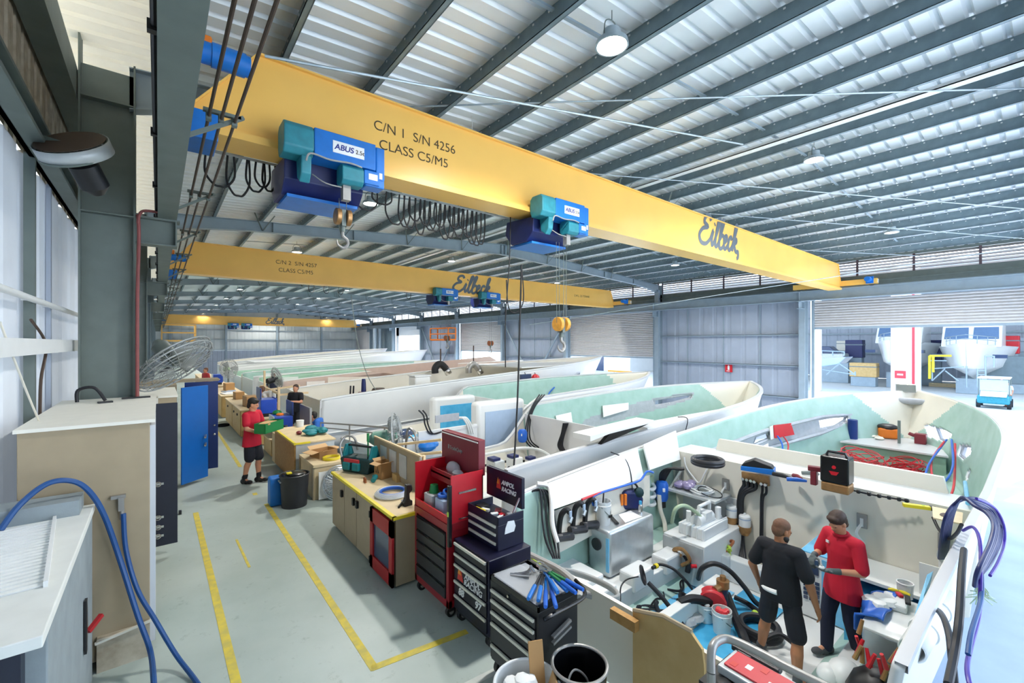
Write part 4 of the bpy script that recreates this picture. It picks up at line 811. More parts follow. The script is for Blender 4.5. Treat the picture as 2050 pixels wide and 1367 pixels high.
t = FAR[4][1]; part(t, 'deck', 'gelcoat', MB().prism([(6, 40.3), (14, 40.6), (19, 41.4), (21, 42.2), (19, 43), (14, 43.8), (6, 44.1)], 'z', 1.35, 1.4), smooth=0)
t = FAR[0][1]; h = FAR[0][0]
a = MB(); a.prism([(8.6, 1.45), (17.6, 2.0), (18.2, 1.7), (11.5, .95)], 'y', 24.2, 24.25); part(t, 'tan_side_liner', 'frp_tan', a, smooth=0)
a = MB(); a.prism([(6.2, .2), (6.2, 1.3), (9.2, 1.2), (10.8, .75), (10.8, .2)], 'y', 21.4, 21.46); part(t, 'cabin_wall', 'gelcoat_warm', a, smooth=0)
# ================================================================ bench row along the aisle
FX = lambda o: frame(o, (0, -1, 0), (0, 0, 1))      # writing on faces that look at the aisle (-x)
Yx = lambda px, x: onX(px, 900, x).y
def bench(name, lb, X0, X1, Y0, Y1, zt, front, topm, doors=(), edge='yellow', end=None):
    t = thing(name, lb, 'workbench', ((X0+X1)/2, (Y0+Y1)/2, 0))
    a = MB(); a.box(X0+.03, X1, Y0+.02, Y1-.02, .03, zt-.03); part(t, 'carcass', end or front, a, smooth=0)
    a = MB(); a.box(X0-.01, X1+.02, Y0-.01, Y1+.01, zt-.03, zt); part(t, 'worktop', topm, a, smooth=0)
    if edge:
        a = MB(); a.box(X0-.016, X0+.03, Y0-.015, Y1+.01, zt-.032, zt+.004); a.box(X0-.016, X0+.3, Y0-.016, Y0+.02, zt-.032, zt+.004); part(t, 'edge_strip', edge, a, smooth=0)
    for (ya, yb) in doors:
        a = MB(); a.box(X0+.005, X0+.03, ya+.006, yb-.006, .05, zt-.05); part(t, 'door', front, a, smooth=0)
    return t
ys = [Yx(p, 2.15) for p in (665, 689, 713, 745, 789)]
b = bench('workbench', 'tan fronted workbench with a red glazed door at its near end', 2.15, 2.8, ys[4], ys[0], .86, 'bench_door', 'ply_light', [(ys[1], ys[0]), (ys[2], ys[1]), (ys[3], ys[2])], end='tan_board')
for y, z in ((ys[1]+.08, .66), (ys[2]+.08, .68), (ys[2]-.06, .68)): part(b, 'door_handle', 'black', MB().box(2.12, 2.155, y-.03, y+.03, z-.06, z+.04), smooth=0, bev=.006)
a = MB(); y0, y1 = ys[4], ys[3]; a.box(2.12, 2.15, y0, y0+.09, .04, .8); a.box(2.12, 2.15, y1-.09, y1, .04, .8); a.box(2.12, 2.15, y0, y1, .04, .2); a.box(2.12, 2.15, y0, y1, .62, .8)
d = part(b, 'red_door', 'red_matte', a, smooth=0); part(d, 'pane', 'glass_dark', MB().box(2.14, 2.145, y0+.09, y1-.09, .2, .62), smooth=0)
for z in (.12, .7): part(d, 'hinge', 'black', MB().box(2.11, 2.13, y1-.01, y1+.02, z-.04, z+.04), smooth=0)
part(b, 'backboard', 'tan_board', MB().box(2.77, 2.79, 5.45, 7.05, .86, 1.36), smooth=0)
part(b, 'backboard_cap', 'pine', MB().box(2.765, 2.8, 5.4, 7.06, 1.355, 1.375), smooth=0)
for y in (5.95, 6.3, 6.65): part(b, 'paper_sheet', 'alu_matte', MB().box(2.76, 2.768, y-.12, y+.12, .95, 1.28), smooth=0)
a = MB(); a.prism([(4.62, .02), (4.9, .02), (4.9, .86), (4.78, .86), (4.74, .5), (4.62, .3)], 'x', 2.45, 2.5); top(a, 'wood_offcut', 'ply', 'plywood offcut leaning at the near end of the tan workbench', 'board', smooth=0)
# hose coil, bag, box and tools on it
m = MB(); c = onZ(785, 985, .9)
for i in range(4): m.torus((c.x, c.y, .885+.012*i), .22-.012*i, .014, 32, 8)
top(m, 'hose_coil', 'clear', 'clear hose coiled on the tan workbench', 'hose')
m = MB()
for i in range(3): m.torus((c.x+.01, c.y, .885+.016*i), .18-.01*i, .012, 32, 8)
top(m, 'hose_coil', 'pipe_blue', 'blue hose coiled inside the clear coil on the tan workbench', 'hose')
def tool_bag(c, s=1, lb='', rz=0):
    t = thing('tool_bag', lb, 'bag', c, rz)
    a = MB(); a.prism([(-.26, 0), (.26, 0), (.31, .2), (.3, .24), (-.3, .24), (-.31, .2)], 'y', -.14, .14); build(a, 'body', 'teal_dark', t, smooth=0, bev=.03)
    for x in (-.14, .05): a = MB(); a.box(x-.07, x+.07, -.19, -.13, .05, .17); build(a, 'pocket', 'teal', t, smooth=0, bev=.015)
    a = MB(); a.box(-.2, .1, -.165, -.14, .17, .22); build(a, 'label_patch', 'hose_red', t, smooth=0)
    for x in (-.27, .27): a = MB(); a.prism([(-.13, .2), (.13, .2), (.05, .42), (-.05, .42)], 'x', x-.02, x+.02); build(a, 'end_flap', 'teal', t, smooth=0, bev=.01)
    a = MB(); a.cyl((-.27, 0, .4), (.27, 0, .4), .018, n=10); build(a, 'handle_bar', 'black', t)
    a = MB(); a.hose([(-.28, -.12, .22), (-.34, -.1, .4), (-.32, 0, .52), (-.2, .06, .5), (-.16, .1, .3)], .018, 6, 8); build(a, 'strap', 'steel_tube', t)
    a = MB(); a.cyl((.1, .05, .2), (.1, .05, .58), .012, n=8); a.cyl((.1, .05, .47), (.1, .05, .6), .02, n=8); build(a, 'screwdriver', 'green', t)
    return t
c = onZ(710, 945, .86); tool_bag((c.x+.1, c.y, .86), 1, 'teal and black open tool bag on the tan workbench', -1.1)
def carton(name, lb, c, dx, dy, h, rz, open_=True, mark=False):
    t = thing(name, lb, 'box', c, rz); a = MB(); k = .006
    a.box(-dx, dx, -dy, -dy+k, 0, h); a.box(-dx, dx, dy-k, dy, 0, h); a.box(-dx, -dx+k, -dy, dy, 0, h); a.box(dx-k, dx, -dy, dy, 0, h); a.box(-dx, dx, -dy, dy, 0, k); build(a, 'walls', 'cardboard', t, smooth=0)
    if open_:
        for s, ang in ((-1, .5), (1, .9)):
            a = MB(); a.beam((0, s*dy, h), (0, s*(dy+dy*.9*cos(ang)), h+dy*.9*sin(ang)*.5), 2*dx, .006); build(a, 'flap', 'cardboard_in', t, smooth=0)
            a = MB(); a.beam((s*dx, 0, h), (s*(dx+dx*.8), 0, h-.02), 2*dy, .006); build(a, 'flap', 'cardboard_in', t, smooth=0)
    if mark:
        a = MB(); a.prism([(-.035, h*.35), (.0, h*.75), (.01, h*.72), (.0, h*.35)], 'x', -dx-.003, -dx-.001); a.prism([(.02, h*.35), (.045, h*.62), (.06, h*.35)], 'x', -dx-.003, -dx-.001); build(a, 'print', 'text_dark', t, smooth=0)
    return t
c = onZ(768, 955, .86); carton('cardboard_box', 'open upright cardboard box beside the teal tool bag', (c.x, c.y, .86), .1, .1, .24, .15, True, True)
c = onZ(797, 962, .86); top(MB().box(c.x-.06, c.x+.06, c.y-.08, c.y+.08, .86, .97), 'wood_block', 'ply', 'plywood block against the papered backboard', 'block', smooth=0, bev=.004)
t = thing('brass_fitting', 'brass and green pipe fittings on the tan workbench', 'fitting', onZ(740, 965, .86)); p = onZ(740, 965, .86)
for dx in (0, .05): part(t, 'bolt', 'copper', MB().cyl(p+V(-.06, dx, 0), p+V(-.06, dx, .07), .015, n=10))
a = MB(); a.cyl(p+V(.02, -.08, .04), p+V(.1, .02, .06), .035, n=12); a.cyl(p+V(.05, -.03, .02), p+V(.05, -.03, .1), .02, n=10); part(t, 'valve', 'teal', a)
p = onZ(815, 1012, .86); t = thing('power_tool', 'black cordless tool standing at the near end of the tan workbench', 'tool', p)
a = MB(); a.prism([(-.05, 0), (.06, 0), (.06, .06), (.025, .08), (.02, .16), (.06, .19), (.05, .26), (-.02, .27), (-.03, .1), (-.05, .06)], 'y', p.y-.035, p.y+.035); a.v = [(v[0]+p.x, v[1], v[2]+p.z) for v in a.v]; part(t, 'body', 'black', a, smooth=0, bev=.01)
a = MB(); a.cyl(p+V(-.12, -.02, .015), p+V(-.02, .1, .015), .014, n=10); part(t, 'chuck', 'rubber', a)
a = MB(); a.cyl(p+V(.02, .12, 0), p+V(.02, .12, .03), .045, n=18); part(t, 'cap', 'chrome', a)
# ---- red chest on red drawer trolley
def castors(t, X0, X1, Y0, Y1, mt='black', r=.055):
    for x in (X0, X1):
        for y in (Y0, Y1):
            a = MB(); a.cyl((x, y-.02, r), (x, y+.02, r), r, n=18); a.box(x-.03, x+.03, y-.03, y+.03, r*1.2, .13); c = part(t, 'castor', mt, a)
            a = MB(); a.cyl((x, y-.023, r), (x, y+.023, r), r*.5, n=14); part(c, 'hub', 'steel_tube', a)
def drawers(t, X0, Y0, Y1, zs, mt, hm, grip='rail'):
    for za, zb in zip(zs[:-1], zs[1:]):
        d = part(t, 'drawer', mt, MB().box(X0-.012, X0+.02, Y0+.03, Y1-.03, za+.006, zb-.006), smooth=0, bev=.003)
        if hm: part(d, 'drawer_handle', hm, MB().box(X0-.03, X0-.01, Y0+.035, Y1-.035, zb-.034, zb-.008), smooth=0, bev=.004)
t = thing('tool_trolley', 'red tool trolley with black drawers and an open red chest on top', 'tool chest', (2.55, 4.37, 0))
X0, X1, Y0, Y1 = 2.36, 2.8, 3.98, 4.75
a = MB(); a.box(X0, X0+.05, Y0, Y0+.05, .12, .98); a.box(X0, X0+.05, Y1-.05, Y1, .12, .98); a.box(X0, X1, Y0, Y1, .12, .2); a.box(X0+.02, X1, Y0+.01, Y1-.01, .2, .92); a.box(X0-.01, X1, Y0, Y1, .92, 1.0); part(t, 'cabinet_frame', 'red_cab', a, smooth=0, bev=.004)
drawers(t, X0, Y0+.03, Y1-.03, [.2, .34, .5, .62, .74, .9], 'drawer', None)
for z in (.33, .49, .61, .73, .89): part(t, 'drawer_lip', 'black_gloss', MB().box(X0-.02, X0, Y0+.07, Y1-.07, z-.012, z), smooth=0)
a = MB(); a.box(X0, X1, Y1-.015, Y1, 1.0, 1.5); a.box(X0+.03, X1, Y0, Y0+.015, 1.0, 1.5); a.box(X1-.015, X1, Y0, Y1, 1.0, 1.45); a.box(X0, X0+.015, Y0, Y1, 1.0, 1.08); part(t, 'chest_walls', 'red_bright', a, smooth=0)
a = MB(); a.box(X0+.1, X0+.45, Y0+.1, Y1-.02, 1.0, 1.02); part(t, 'chest_floor', 'ply_light', a, smooth=0)
a = MB(); a.box(X0+.2, X1-.02, Y0+.02, Y1-.02, 1.36, 1.38); a.box(X0+.2, X0+.21, Y0+.02, Y1-.02, 1.3, 1.42); part(t, 'tray', 'red_cab', a, smooth=0)
a = MB(); a.box(X1-.04, X1+.05, Y0+.03, Y1+.07, 1.42, 1.82); part(t, 'lid', 'maroon', a, smooth=0, bev=.006); a = MB(); a.box(X1-.05, X1-.03, Y0+.04, Y1+.06, 1.79, 1.8); part(t, 'lid_edge', 'paper', a, smooth=0)
text('TradeQuip', 'lettering', 'hose_grey', .062, FX((X1-.043, 4.62, 1.62)), t); part(t, 'lid_badge', 'hose_grey', MB().box(X1-.044, X1-.041, 4.635, 4.66, 1.62, 1.67), smooth=0)
a = MB(); a.box(X0-.02, X0+.02, Y0-.04, Y0, .78, 1.42); part(t, 'black_bar', 'black_gloss', a, smooth=0, bev=.006); part(t, 'lime_tag', 'lime', MB().box(X0-.025, X0-.015, Y0-.035, Y0-.01, 1.1, 1.15), smooth=0)
part(t, 'chrome_strip', 'chrome', MB().box(X0+.12, X0+.34, Y0-.012, Y0, 1.3, 1.32), smooth=0); part(t, 'chrome_strip', 'chrome', MB().box(X0+.12, X0+.36, Y0-.008, Y0, 1.03, 1.04), smooth=0)
castors(t, X0+.06, X1-.06, Y0+.06, Y1-.06)
for i, (dy, mt, h, lb) in enumerate(((.62, 'alu_matte', .14, 'grey lidded tub inside the red chest'), (.36, 'glass_blue', .15, 'clear tub of tape rolls inside the red chest'))):
    y = Y0+dy-.05; a = MB(); a.box(X0+.06, X0+.24, y-.09, y+.09, 1.02, 1.02+h); top(a, 'tub', mt, lb, 'tub', smooth=0, bev=.01)
a = MB(); a.cyl((X0+.15, Y0+.58, 1.16), (X0+.15, Y0+.58, 1.25), .06, .045, n=18); top(a, 'cap', 'green', 'dark green cap on the grey tub in the red chest', 'cap')
a = MB(); a.torus((X0+.13, Y0+.33, 1.2), .05, .018); a.torus((X0+.17, Y0+.3, 1.23), .045, .016, X=Matrix.Rotation(.5, 4, 'X')); top(a, 'tape_roll', 'pipe_blue', 'blue tape rolls in the clear tub of the red chest', 'tape')
a = MB(); a.cb((X0+.12, Y0+.2, 1.03), (.14, .16, .012), .3); a.cb((X0+.16, Y0+.16, 1.04), (.12, .1, .012), -.2); top(a, 'booklet', 'paper', 'white booklets on the floor of the red chest', 'booklet', smooth=0)
a = MB(); a.ball((X0+.33, Y0+.45, 1.43), (.07, .12, .09), 12); a.ball((X0+.3, Y0+.3, 1.41), (.06, .09, .05), 10); top(a, 'plastic_bag', 'film_grey', 'crumpled plastic bag in the red chest tray', 'bag')
# ---- navy trolley with small chest
t = thing('tool_trolley', 'navy tool trolley with racing lettering and a small open chest on top', 'tool chest', (2.65, 3.68, 0))
X0, X1, Y0, Y1 = 2.42, 2.94, 3.34, 4.0-.03
a = MB(); a.box(X0, X1, Y0, Y1, .13, .85); part(t, 'body', 'navy_cab', a, smooth=0, bev=.006)
drawers(t, X0, Y0, Y1, [.15, .3, .45, .62, .73, .84], 'drawer_navy', 'handle')
text('AMPOL', 'lettering', 'text_white', .085, FX((X0-.014, 3.75, .525)), t, shear=.25, offset=.0012); text('RACING', 'lettering', 'text_white', .085, FX((X0-.014, 3.76, .462)), t, shear=.25, offset=.0012)
a = MB(); a.prism([(3.77, .47), (3.88, .47), (3.86, .56), (3.8, .58)], 'x', X0-.015, X0-.013); part(t, 'emblem', 'bull_red', a, smooth=0); a = MB(); a.prism([(3.8, .53), (3.87, .53), (3.85, .6)], 'x', X0-.016, X0-.014); part(t, 'emblem', 'bull_orange', a, smooth=0)
text('88', 'lettering', 'text_white', .1, FX((X0-.014, 3.86, .325)), t, shear=.2, offset=.003); text('97', 'lettering', 'text_white', .1, FX((X0-.014, 3.56, .325)), t, shear=.2, offset=.003)
part(t, 'kick_panel', 'black', MB().box(X0+.02, X1-.02, Y0+.02, Y1-.02, .09, .13), smooth=0); castors(t, X0+.07, X1-.07, Y0+.06, Y1-.06, 'black', .06)
x0, x1, y0, y1 = 2.6, 2.93, 3.44, 3.98
a = MB(); a.box(x0, x1, y0, y1, .85, 1.1); a.box(x0, x0+.012, y0, y1, 1.1, 1.18); a.box(x0, x1, y0, y0+.012, 1.1, 1.18); a.box(x0, x1, y1-.012, y1, 1.1, 1.18); c = part(t, 'small_chest', 'navy_cab', a, smooth=0, bev=.004)
for za in (.9, .99, 1.07): part(t, 'chest_drawer', 'handle', MB().box(x0-.016, x0, y0+.03, y1-.03, za, za+.028), smooth=0, bev=.004)
a = MB(); a.box(x1-.04, x1, y0-.02, y1+.06, 1.2, 1.52); part(t, 'lid', 'navy_cab', a, smooth=0, bev=.006)
text('AMPOL', 'lettering', 'text_white', .065, FX((x1-.043, 3.76, 1.38)), t, shear=.3, offset=.002); text('RACING', 'lettering', 'text_white', .065, FX((x1-.043, 3.76, 1.31)), t, shear=.3, offset=.002)
a = MB(); a.prism([(3.77, 1.32), (3.85, 1.32), (3.84, 1.39), (3.79, 1.43)], 'x', x1-.044, x1-.041); part(t, 'emblem', 'bull_red', a, smooth=0); a = MB(); a.prism([(3.8, 1.37), (3.84, 1.37), (3.82, 1.44)], 'x', x1-.046, x1-.0435); part(t, 'emblem', 'bull_orange', a, smooth=0)
part(t, 'lid_stay', 'alu', MB().beam((x1-.12, y0+.03, 1.17), (x1-.03, y0+.02, 1.32), .02, .008), smooth=0)
a = MB(); a.prism([(2.68, 1.0), (2.8, 1.0), (2.82, 1.05), (2.8, 1.11), (2.72, 1.12), (2.69, 1.06)], 'y', y0-.004, y0-.001); part(t, 'sticker', 'text_white', a, smooth=0)
for i, (x, y, mt, d) in enumerate(((2.68, 3.86, 'yellow', (.05, .14, .03)), (2.72, 3.84, 'paper', (.04, .12, .03)), (2.66, 3.92, 'yellow', (.04, .04, .04)), (2.72, 3.66, 'white', (.05, .08, .04)), (2.77, 3.6, 'red_bright', (.05, .06, .04)), (2.7, 3.56, 'white', (.04, .14, .03)), (2.8, 3.7, 'maroon', (.07, .1, .05)), (2.84, 3.55, 'paper', (.06, .08, .03)), (2.75, 3.92, 'black', (.12, .1, .05)))):
    part(t, 'chest_content', mt, MB().cb((x, y, 1.12), d, i*.4), smooth=0, bev=.006)
# ---- nearest black trolley
t = thing('tool_trolley', 'nearest black tool trolley with loppers on its top', 'tool chest', (2.49, 2.82, 0))
X0, X1, Y0, Y1 = 2.28, 2.72, 2.5, 3.13
a = MB(); a.box(X0, X1, Y0, Y1, .14, .82); part(t, 'body', 'black', a, smooth=0, bev=.006)
a = MB(); a.box(X0, X1, Y0, Y0+.015, .82, .87); a.box(X0, X1, Y1-.015, Y1, .82, .86); a.box(X1-.015, X1, Y0, Y1, .82, .86); a.box(X0, X0+.012, Y0, Y1, .82, .86); part(t, 'top_rim', 'black_gloss', a, smooth=0)
drawers(t, X0, Y0, Y1, [.14, .29, .48, .58, .68, .77], 'drawer', 'handle')
text('Repco', 'lettering', 'text_white', .1, FX((X0-.014, 2.85, .2)), t, offset=.003)
a = MB(); a.tube(catmull([(X0+.0, Y0-.06, .8), (X0+.1, Y0-.08, .82), (X1-.05, Y0-.08, .82), (X1+.04, Y0-.04, .84), (X1+.08, Y0+.1, .86)], 6), .016, 8); part(t, 'push_handle', 'black_gloss', a)
part(t, 'lock', 'chrome', MB().cyl((X0-.02, 2.86, .795), (X0, 2.86, .795), .012, n=10))
for z in (.55, .6): part(t, 'side_tool', 'steel_tube', MB().beam((X0+.12, Y0-.03, z), (X0+.32, Y0-.03, z+.06), .03, .02), smooth=0)
castors(t, X0+.07, X1-.07, Y0+.06, Y1-.06, 'black', .065)
a = MB(); a.cb((2.48, 2.83, .845), (.38, .56, .012)); a.add([(2.29, 2.6, .87), (2.29, 3.1, .875), (2.6, 3.1, .862), (2.62, 2.62, .86)], [(0, 1, 2, 3)]); top(a, 'plastic_sheet', 'film_grey', 'clear plastic sheet spread on the nearest black trolley', 'sheet', smooth=0)
def lopper(lb, p0, dirv, L, gripm, mid):
    p0 = Vector(p0); d = Vector(dirv).normalized(); t = thing('lopper', lb, 'lopper', p0, 0, 'loppers on the nearest trolley'); n = V(-d.y, d.x, 0)
    for s in (-1, 1):
        q = p0+n*s*.01; e = p0+d*L+n*s*.05*(1 if s > 0 else .6)
        a = MB(); a.tube([q, q+(e-q)*.55], .012, 8); part(t, 'shaft', mid, a); a = MB(); a.tube([q+(e-q)*.5, q+(e-q)*.9, e], [.018, .018, .015], 10); part(t, 'grip', gripm, a)
    a = MB(); a.tube(catmull([p0, p0-d*.05+n*.03, p0-d*.12+n*.02, p0-d*.15-n*.01], 4), [.016]*8+[.012]*5, 6, flat=.5); a.tube([p0, p0-d*.08-n*.03, p0-d*.13-n*.015], [.015, .02, .006], 6, flat=.4); a.cyl(p0+V(0, 0, -.015), p0+V(0, 0, .02), .022, n=12); part(t, 'blades', 'chrome', a)
Z0 = .885
for i, (a_, b_, g, md, lb) in enumerate((((1095, 1155), (1100, 1215), 'pipe_blue', 'abus_blue', 'blue handled lopper pointing at the near edge of the trolley'), ((1085, 1150), (1065, 1200), 'abus_blue', 'drawer', 'blue handled lopper in the middle of the trolley top'), ((1090, 1140), (1120, 1180), 'abus_blue', 'abus_blue', 'short blue lopper beside the green gripped one'), ((1100, 1145), (1140, 1172), 'pipe_blue', 'green', 'blue lopper with a green sleeve reaching over the push handle'))):
    p, q = onZ(*a_, Z0+.02*i), onZ(*b_, Z0+.02*i); d = q-p; lopper(lb, p, d, max(.36, d.length), g, md)
a = MB()
for i in range(7): a.beam((2.4+.03*i, 3.0-.02*i, .88), (2.5+.02*i, 2.86+.02*i, .89), .02, .012)
top(a, 'spanner_pile', 'chrome', 'heap of chrome pliers at the far corner of the nearest trolley', 'tool', kind='stuff', smooth=0)
# ---- bins
def bin_(lb, c, r, h, mt, rim, taper=.85):
    t = thing('waste_bin', lb, 'bin', c)
    a = MB(); a.lathe([(r*taper, 0), (r, h), (r*.96, h), (r*taper*.95, .02), (0, .02)], n=32); build(a, 'body', mt, t, smooth=50); a = MB(); a.torus((0, 0, h), r, .012, 36, 8); build(a, 'rim', rim, t); return t
c = onZ(1160, 1328, .55); t = bin_('black round bin beside the cream transom board', (c.x, c.y, 0), .2, .55, 'black_gloss', 'steel_tube')
a = MB(); a.hose([(-.1, .0, .1), (-.08, .04, .4), (.02, .06, .46), (.1, 0, .36), (.1, -.02, .1)], .008, 6, 6); build(a, 'liner_cord', 'hose_grey', t)
a = MB(); a.cb((.0, .0, .06), (.12, .03, .02), .8); top(MB().cb((c.x, c.y-.05, .1), (.14, .025, .012), .8), 'yellow_stick', 'yellow', 'small yellow stick lying in the black round bin', 'stick', smooth=0)
c = onZ(1055, 1366, .5); t = bin_('white rimmed bin full of rubbish at the bottom of the view', (c.x, c.y, 0), .23, .5, 'white', 'white')
a = MB(); a.box(-.08, .05, .02, .05, .3, .6); w = top(MB().beam((c.x+.1, c.y-.02, .3), (c.x+.14, c.y+.07, .7), .11, .015), 'cardboard_piece', 'cardboard', 'torn cardboard strip sticking out of the white bin', 'cardboard', smooth=0)
top(MB().beam((c.x+.12, c.y-.06, .3), (c.x+.18, c.y-.1, .52), .13, .012), 'cardboard_piece', 'cardboard_in', 'folded cardboard corner in the white bin', 'cardboard', smooth=0)
a = MB(); random.seed(5)
for i in range(9): a.ball((c.x+random.uniform(-.12, .06), c.y+random.uniform(-.13, .1), .42+random.uniform(0, .05)), random.uniform(.05, .08), 8)
top(a, 'crumpled_paper', 'paper', 'crumpled white wipes filling the white bin', 'rubbish', kind='stuff')
c = onZ(595, 1018, 0); t = bin_('dark grey bin standing in the aisle by the wooden crate', (c.x, c.y+.2, 0), .24, .56, 'drawer', 'drawer'); 
a = MB(); a.ball((0, 0, .56), (.2, .2, .05), 16); build(a, 'liner', 'black_gloss', t); a = MB(); a.box(-.14, -.06, -.1, -.02, .6, .62); build(a, 'yellow_lid', 'yellow', t, smooth=0); a = MB(); a.box(-.25, -.23, -.08, .08, .46, .48); build(a, 'handle', 'galv', t, smooth=0)
top(MB().box(c.x-.36, c.x-.06, c.y+.35, c.y+.6, 0, .5), 'tub', 'abus_blue', 'blue grey tub behind the dark aisle bin', 'tub', smooth=0, bev=.03)
# ---- crate and fan against it
t = thing('wooden_crate', 'tan wooden crate with a round hand hole beside the aisle bin', 'crate', (2.5, 9.1, 0))
a = MB(); a.box(2.24, 2.85, 8.6, 9.6, .0, .6); part(t, 'body', 'ply_light', a, smooth=0); a = MB(); a.box(2.22, 2.88, 8.57, 9.62, .6, .65); part(t, 'lid', 'ply_light', a, smooth=0, bev=.005)
a = MB(); a.cyl((2.236, 9.2, .36), (2.245, 9.2, .36), .07, n=18); part(t, 'hand_hole', 'brown', a)
for y in (8.6, 9.56): part(t, 'batten', 'tan_board', MB().box(2.22, 2.245, y, y+.06, 0, .6), smooth=0)
top(MB().box(2.3, 2.82, 8.5, 8.53, .02, .52), 'backing_sheet', 'paper', 'white panel leaning on the wooden crate', 'panel', smooth=0)
t, X = fan('floor_fan', 'round silver fan head leaning on the white panel', V(2.62, 8.38, .3), (-.2, -1, .15), .27, 'chrome', 'alu', .12)
c = onZ(640, 895, .65); carton('cardboard_box', 'flat open cardboard box on the wooden crate', (2.58, 9.2, .65), .2, .16, .13, .3)
a = MB()
for i in range(3): a.torus((2.62, 8.84, .662+.015*i), .15, .012, 26, 6)
top(a, 'hose_coil', 'yellow', 'yellow hose coiled beside the flat cardboard box', 'hose')
# ---- second bench with osb front
b = bench('workbench', 'particle board workbench with a yellow edge behind the aisle man', 2.16, 2.95, 9.72, 11.75, .86, 'osb', 'ply_light', [(9.75, 11.7)], end='alu_matte')
c = onZ(625, 868, .86); t = thing('jacket', 'teal jacket heaped on the particle board workbench', 'jacket', c)
a = MB(); random.seed(9)
for i in range(9): a.ball((c.x+random.uniform(-.15, .2), c.y+random.uniform(-.25, .25), .93+random.uniform(-.02, .05)), (random.uniform(.08, .15), random.uniform(.1, .18), random.uniform(.04, .08)), 10)
part(t, 'cloth', 'teal', a); part(t, 'red_lining', 'maroon', MB().ball((c.x-.25, c.y+.1, .9), (.06, .1, .04), 10))
# clear top carton lumps; blue trolley behind with slotted board
def blue_trolley(lb, c, rz, s=1, open_lid=True, drawer_m='alu'):
    t = thing('tool_trolley', lb, 'tool chest', c, rz)
    a = MB(); a.box(-.25*s, .25*s, -.4*s, .4*s, .1, .62*s); build(a, 'body', 'blue_chest', t, smooth=0, bev=.01); a = MB(); a.box(-.2*s, .2*s, -.36*s, .36*s, 0, .1); build(a, 'plinth', 'black', t, smooth=0)
    for k in range(5): a = MB(); a.box(-.28*s, -.25*s, -.36*s, .36*s, .12+.1*k*s, .2+.1*k*s); build(a, 'drawer', drawer_m, t, smooth=0)
    if open_lid: a = MB(); a.box(.22*s, .27*s, -.4*s, .4*s, .64*s, 1.05*s); build(a, 'lid', 'navy_door', t, smooth=0, bev=.008)
    a = MB(); a.box(-.1*s, .1*s, -.402*s, -.4*s, .3*s, .36*s); build(a, 'side_handle', 'chrome', t, smooth=0)
    return t
P_ = lambda px, py, z: onZ(px, py, z)
c = P_(598, 872, .35); t = blue_trolley('blue tool trolley with silver drawers and open lid behind the particle board bench', (2.55, 12.95, .46), 0, .85)
a = MB()
for i in range(6): a.ball((2.55+random.uniform(-.1, .1), 13+random.uniform(-.25, .25), .9+random.uniform(0, .05)), (.09, .1, .06), 8)
top(a, 'cloth_heap', 'white', 'heap of rags on the blue trolley with silver drawers', 'rags', kind='stuff')
a = MB(); a.ball((2.5, 13.2, 1.02), (.12, .14, .08), 12); top(a, 'cap', 'green', 'green cap on the rags of the blue trolley', 'cap')
a = MB(); a.ball((2.52, 12.95, 1.0), (.1, .12, .05), 10); top(a, 'orange_cloth', 'orange', 'orange cloth on the rags of the blue trolley', 'cloth')
c = P_(622, 860, .8); a = MB(); a.box(3.0, 3.05, 11.9, 12.9, 0, 1.25); top(a, 'slotted_board', 'steel_tube', 'grey slotted board standing beside the blue trolley', 'board', smooth=0)
a = MB(); a.cyl((2.7, 11.6, .86), (2.7, 11.6, 1.02), .08, .09, n=18); top(a, 'bucket', 'white', 'white pot on the far end of the particle board workbench', 'pot')
a = MB(); a.ball((2.42, 12.3, .55), (.16, .18, .3), 14); top(a, 'rubbish_bag', 'black', 'black bag stuffed between the particle board bench and the blue trolley', 'bag')
top(MB().box(2.2, 2.5, 11.8, 12.2, 0, .7), 'yellow_block', 'pine', 'pale wooden block behind the aisle man', 'block', smooth=0)
c = P_(575, 815, .6); t = blue_trolley('bright blue trolley with a tall open lid farther up the bench row', (2.5, 14.7, .76), pi, .8, True, 'blue_chest')
bench('workbench', 'low ply workbench under the blue trolley with silver drawers', 2.2, 2.9, 12.45, 13.5, .46, 'ply', 'ply_light', [], None)
bench('workbench', 'short ply workbench under the bright blue trolley', 2.1, 2.85, 14.1, 15.3, .76, 'ply', 'ply_light', [], None)
b = bench('workbench', 'pale ply workbench behind the aisle man on the left', 1.95, 2.75, 15.6, 19.5, .86, 'ply', 'ply_light', [(15.7, 17.5), (17.6, 19.4)], None)
for y in (16.2, 17, 18.6): part(b, 'drawer_pull', 'brown', MB().box(1.93, 1.955, y, y+.12, .62, .68), smooth=0)
b = bench('workbench', 'rounded ply workbench farther up the aisle', 1.9, 2.75, 20.2, 24.2, .86, 'ply', 'ply_light', [(20.3, 22.2), (22.3, 24.1)], None)
b = bench('workbench', 'small ply workbench beside the far blue chest', 1.95, 2.7, 25, 29, .86, 'ply', 'ply_light', [], None)
b = bench('workbench', 'farthest ply workbench near the red clad worker', 1.9, 2.7, 31, 36, .86, 'ply', 'ply_light', [], None)
blue_trolley('dark blue chest on the far ply workbench', (2.3, 26.2, .86), 0, .8, False)
for (x, y, s, lb) in ((2.35, 16.5, .25, 'closed carton on the pale ply workbench'), (2.3, 18.8, .2, 'small brown carton at the far end of the pale ply workbench'), (2.4, 22.6, .24, 'brown carton on the rounded ply workbench')):
    t = carton('cardboard_box', lb, (x, y, .86), s*.7, s, s*1.3, .1, False); a = MB(); a.box(-s*.7, s*.7, -s, s, s*1.3, s*1.3+.005); build(a, 'lid', 'cardboard_in', t, smooth=0)
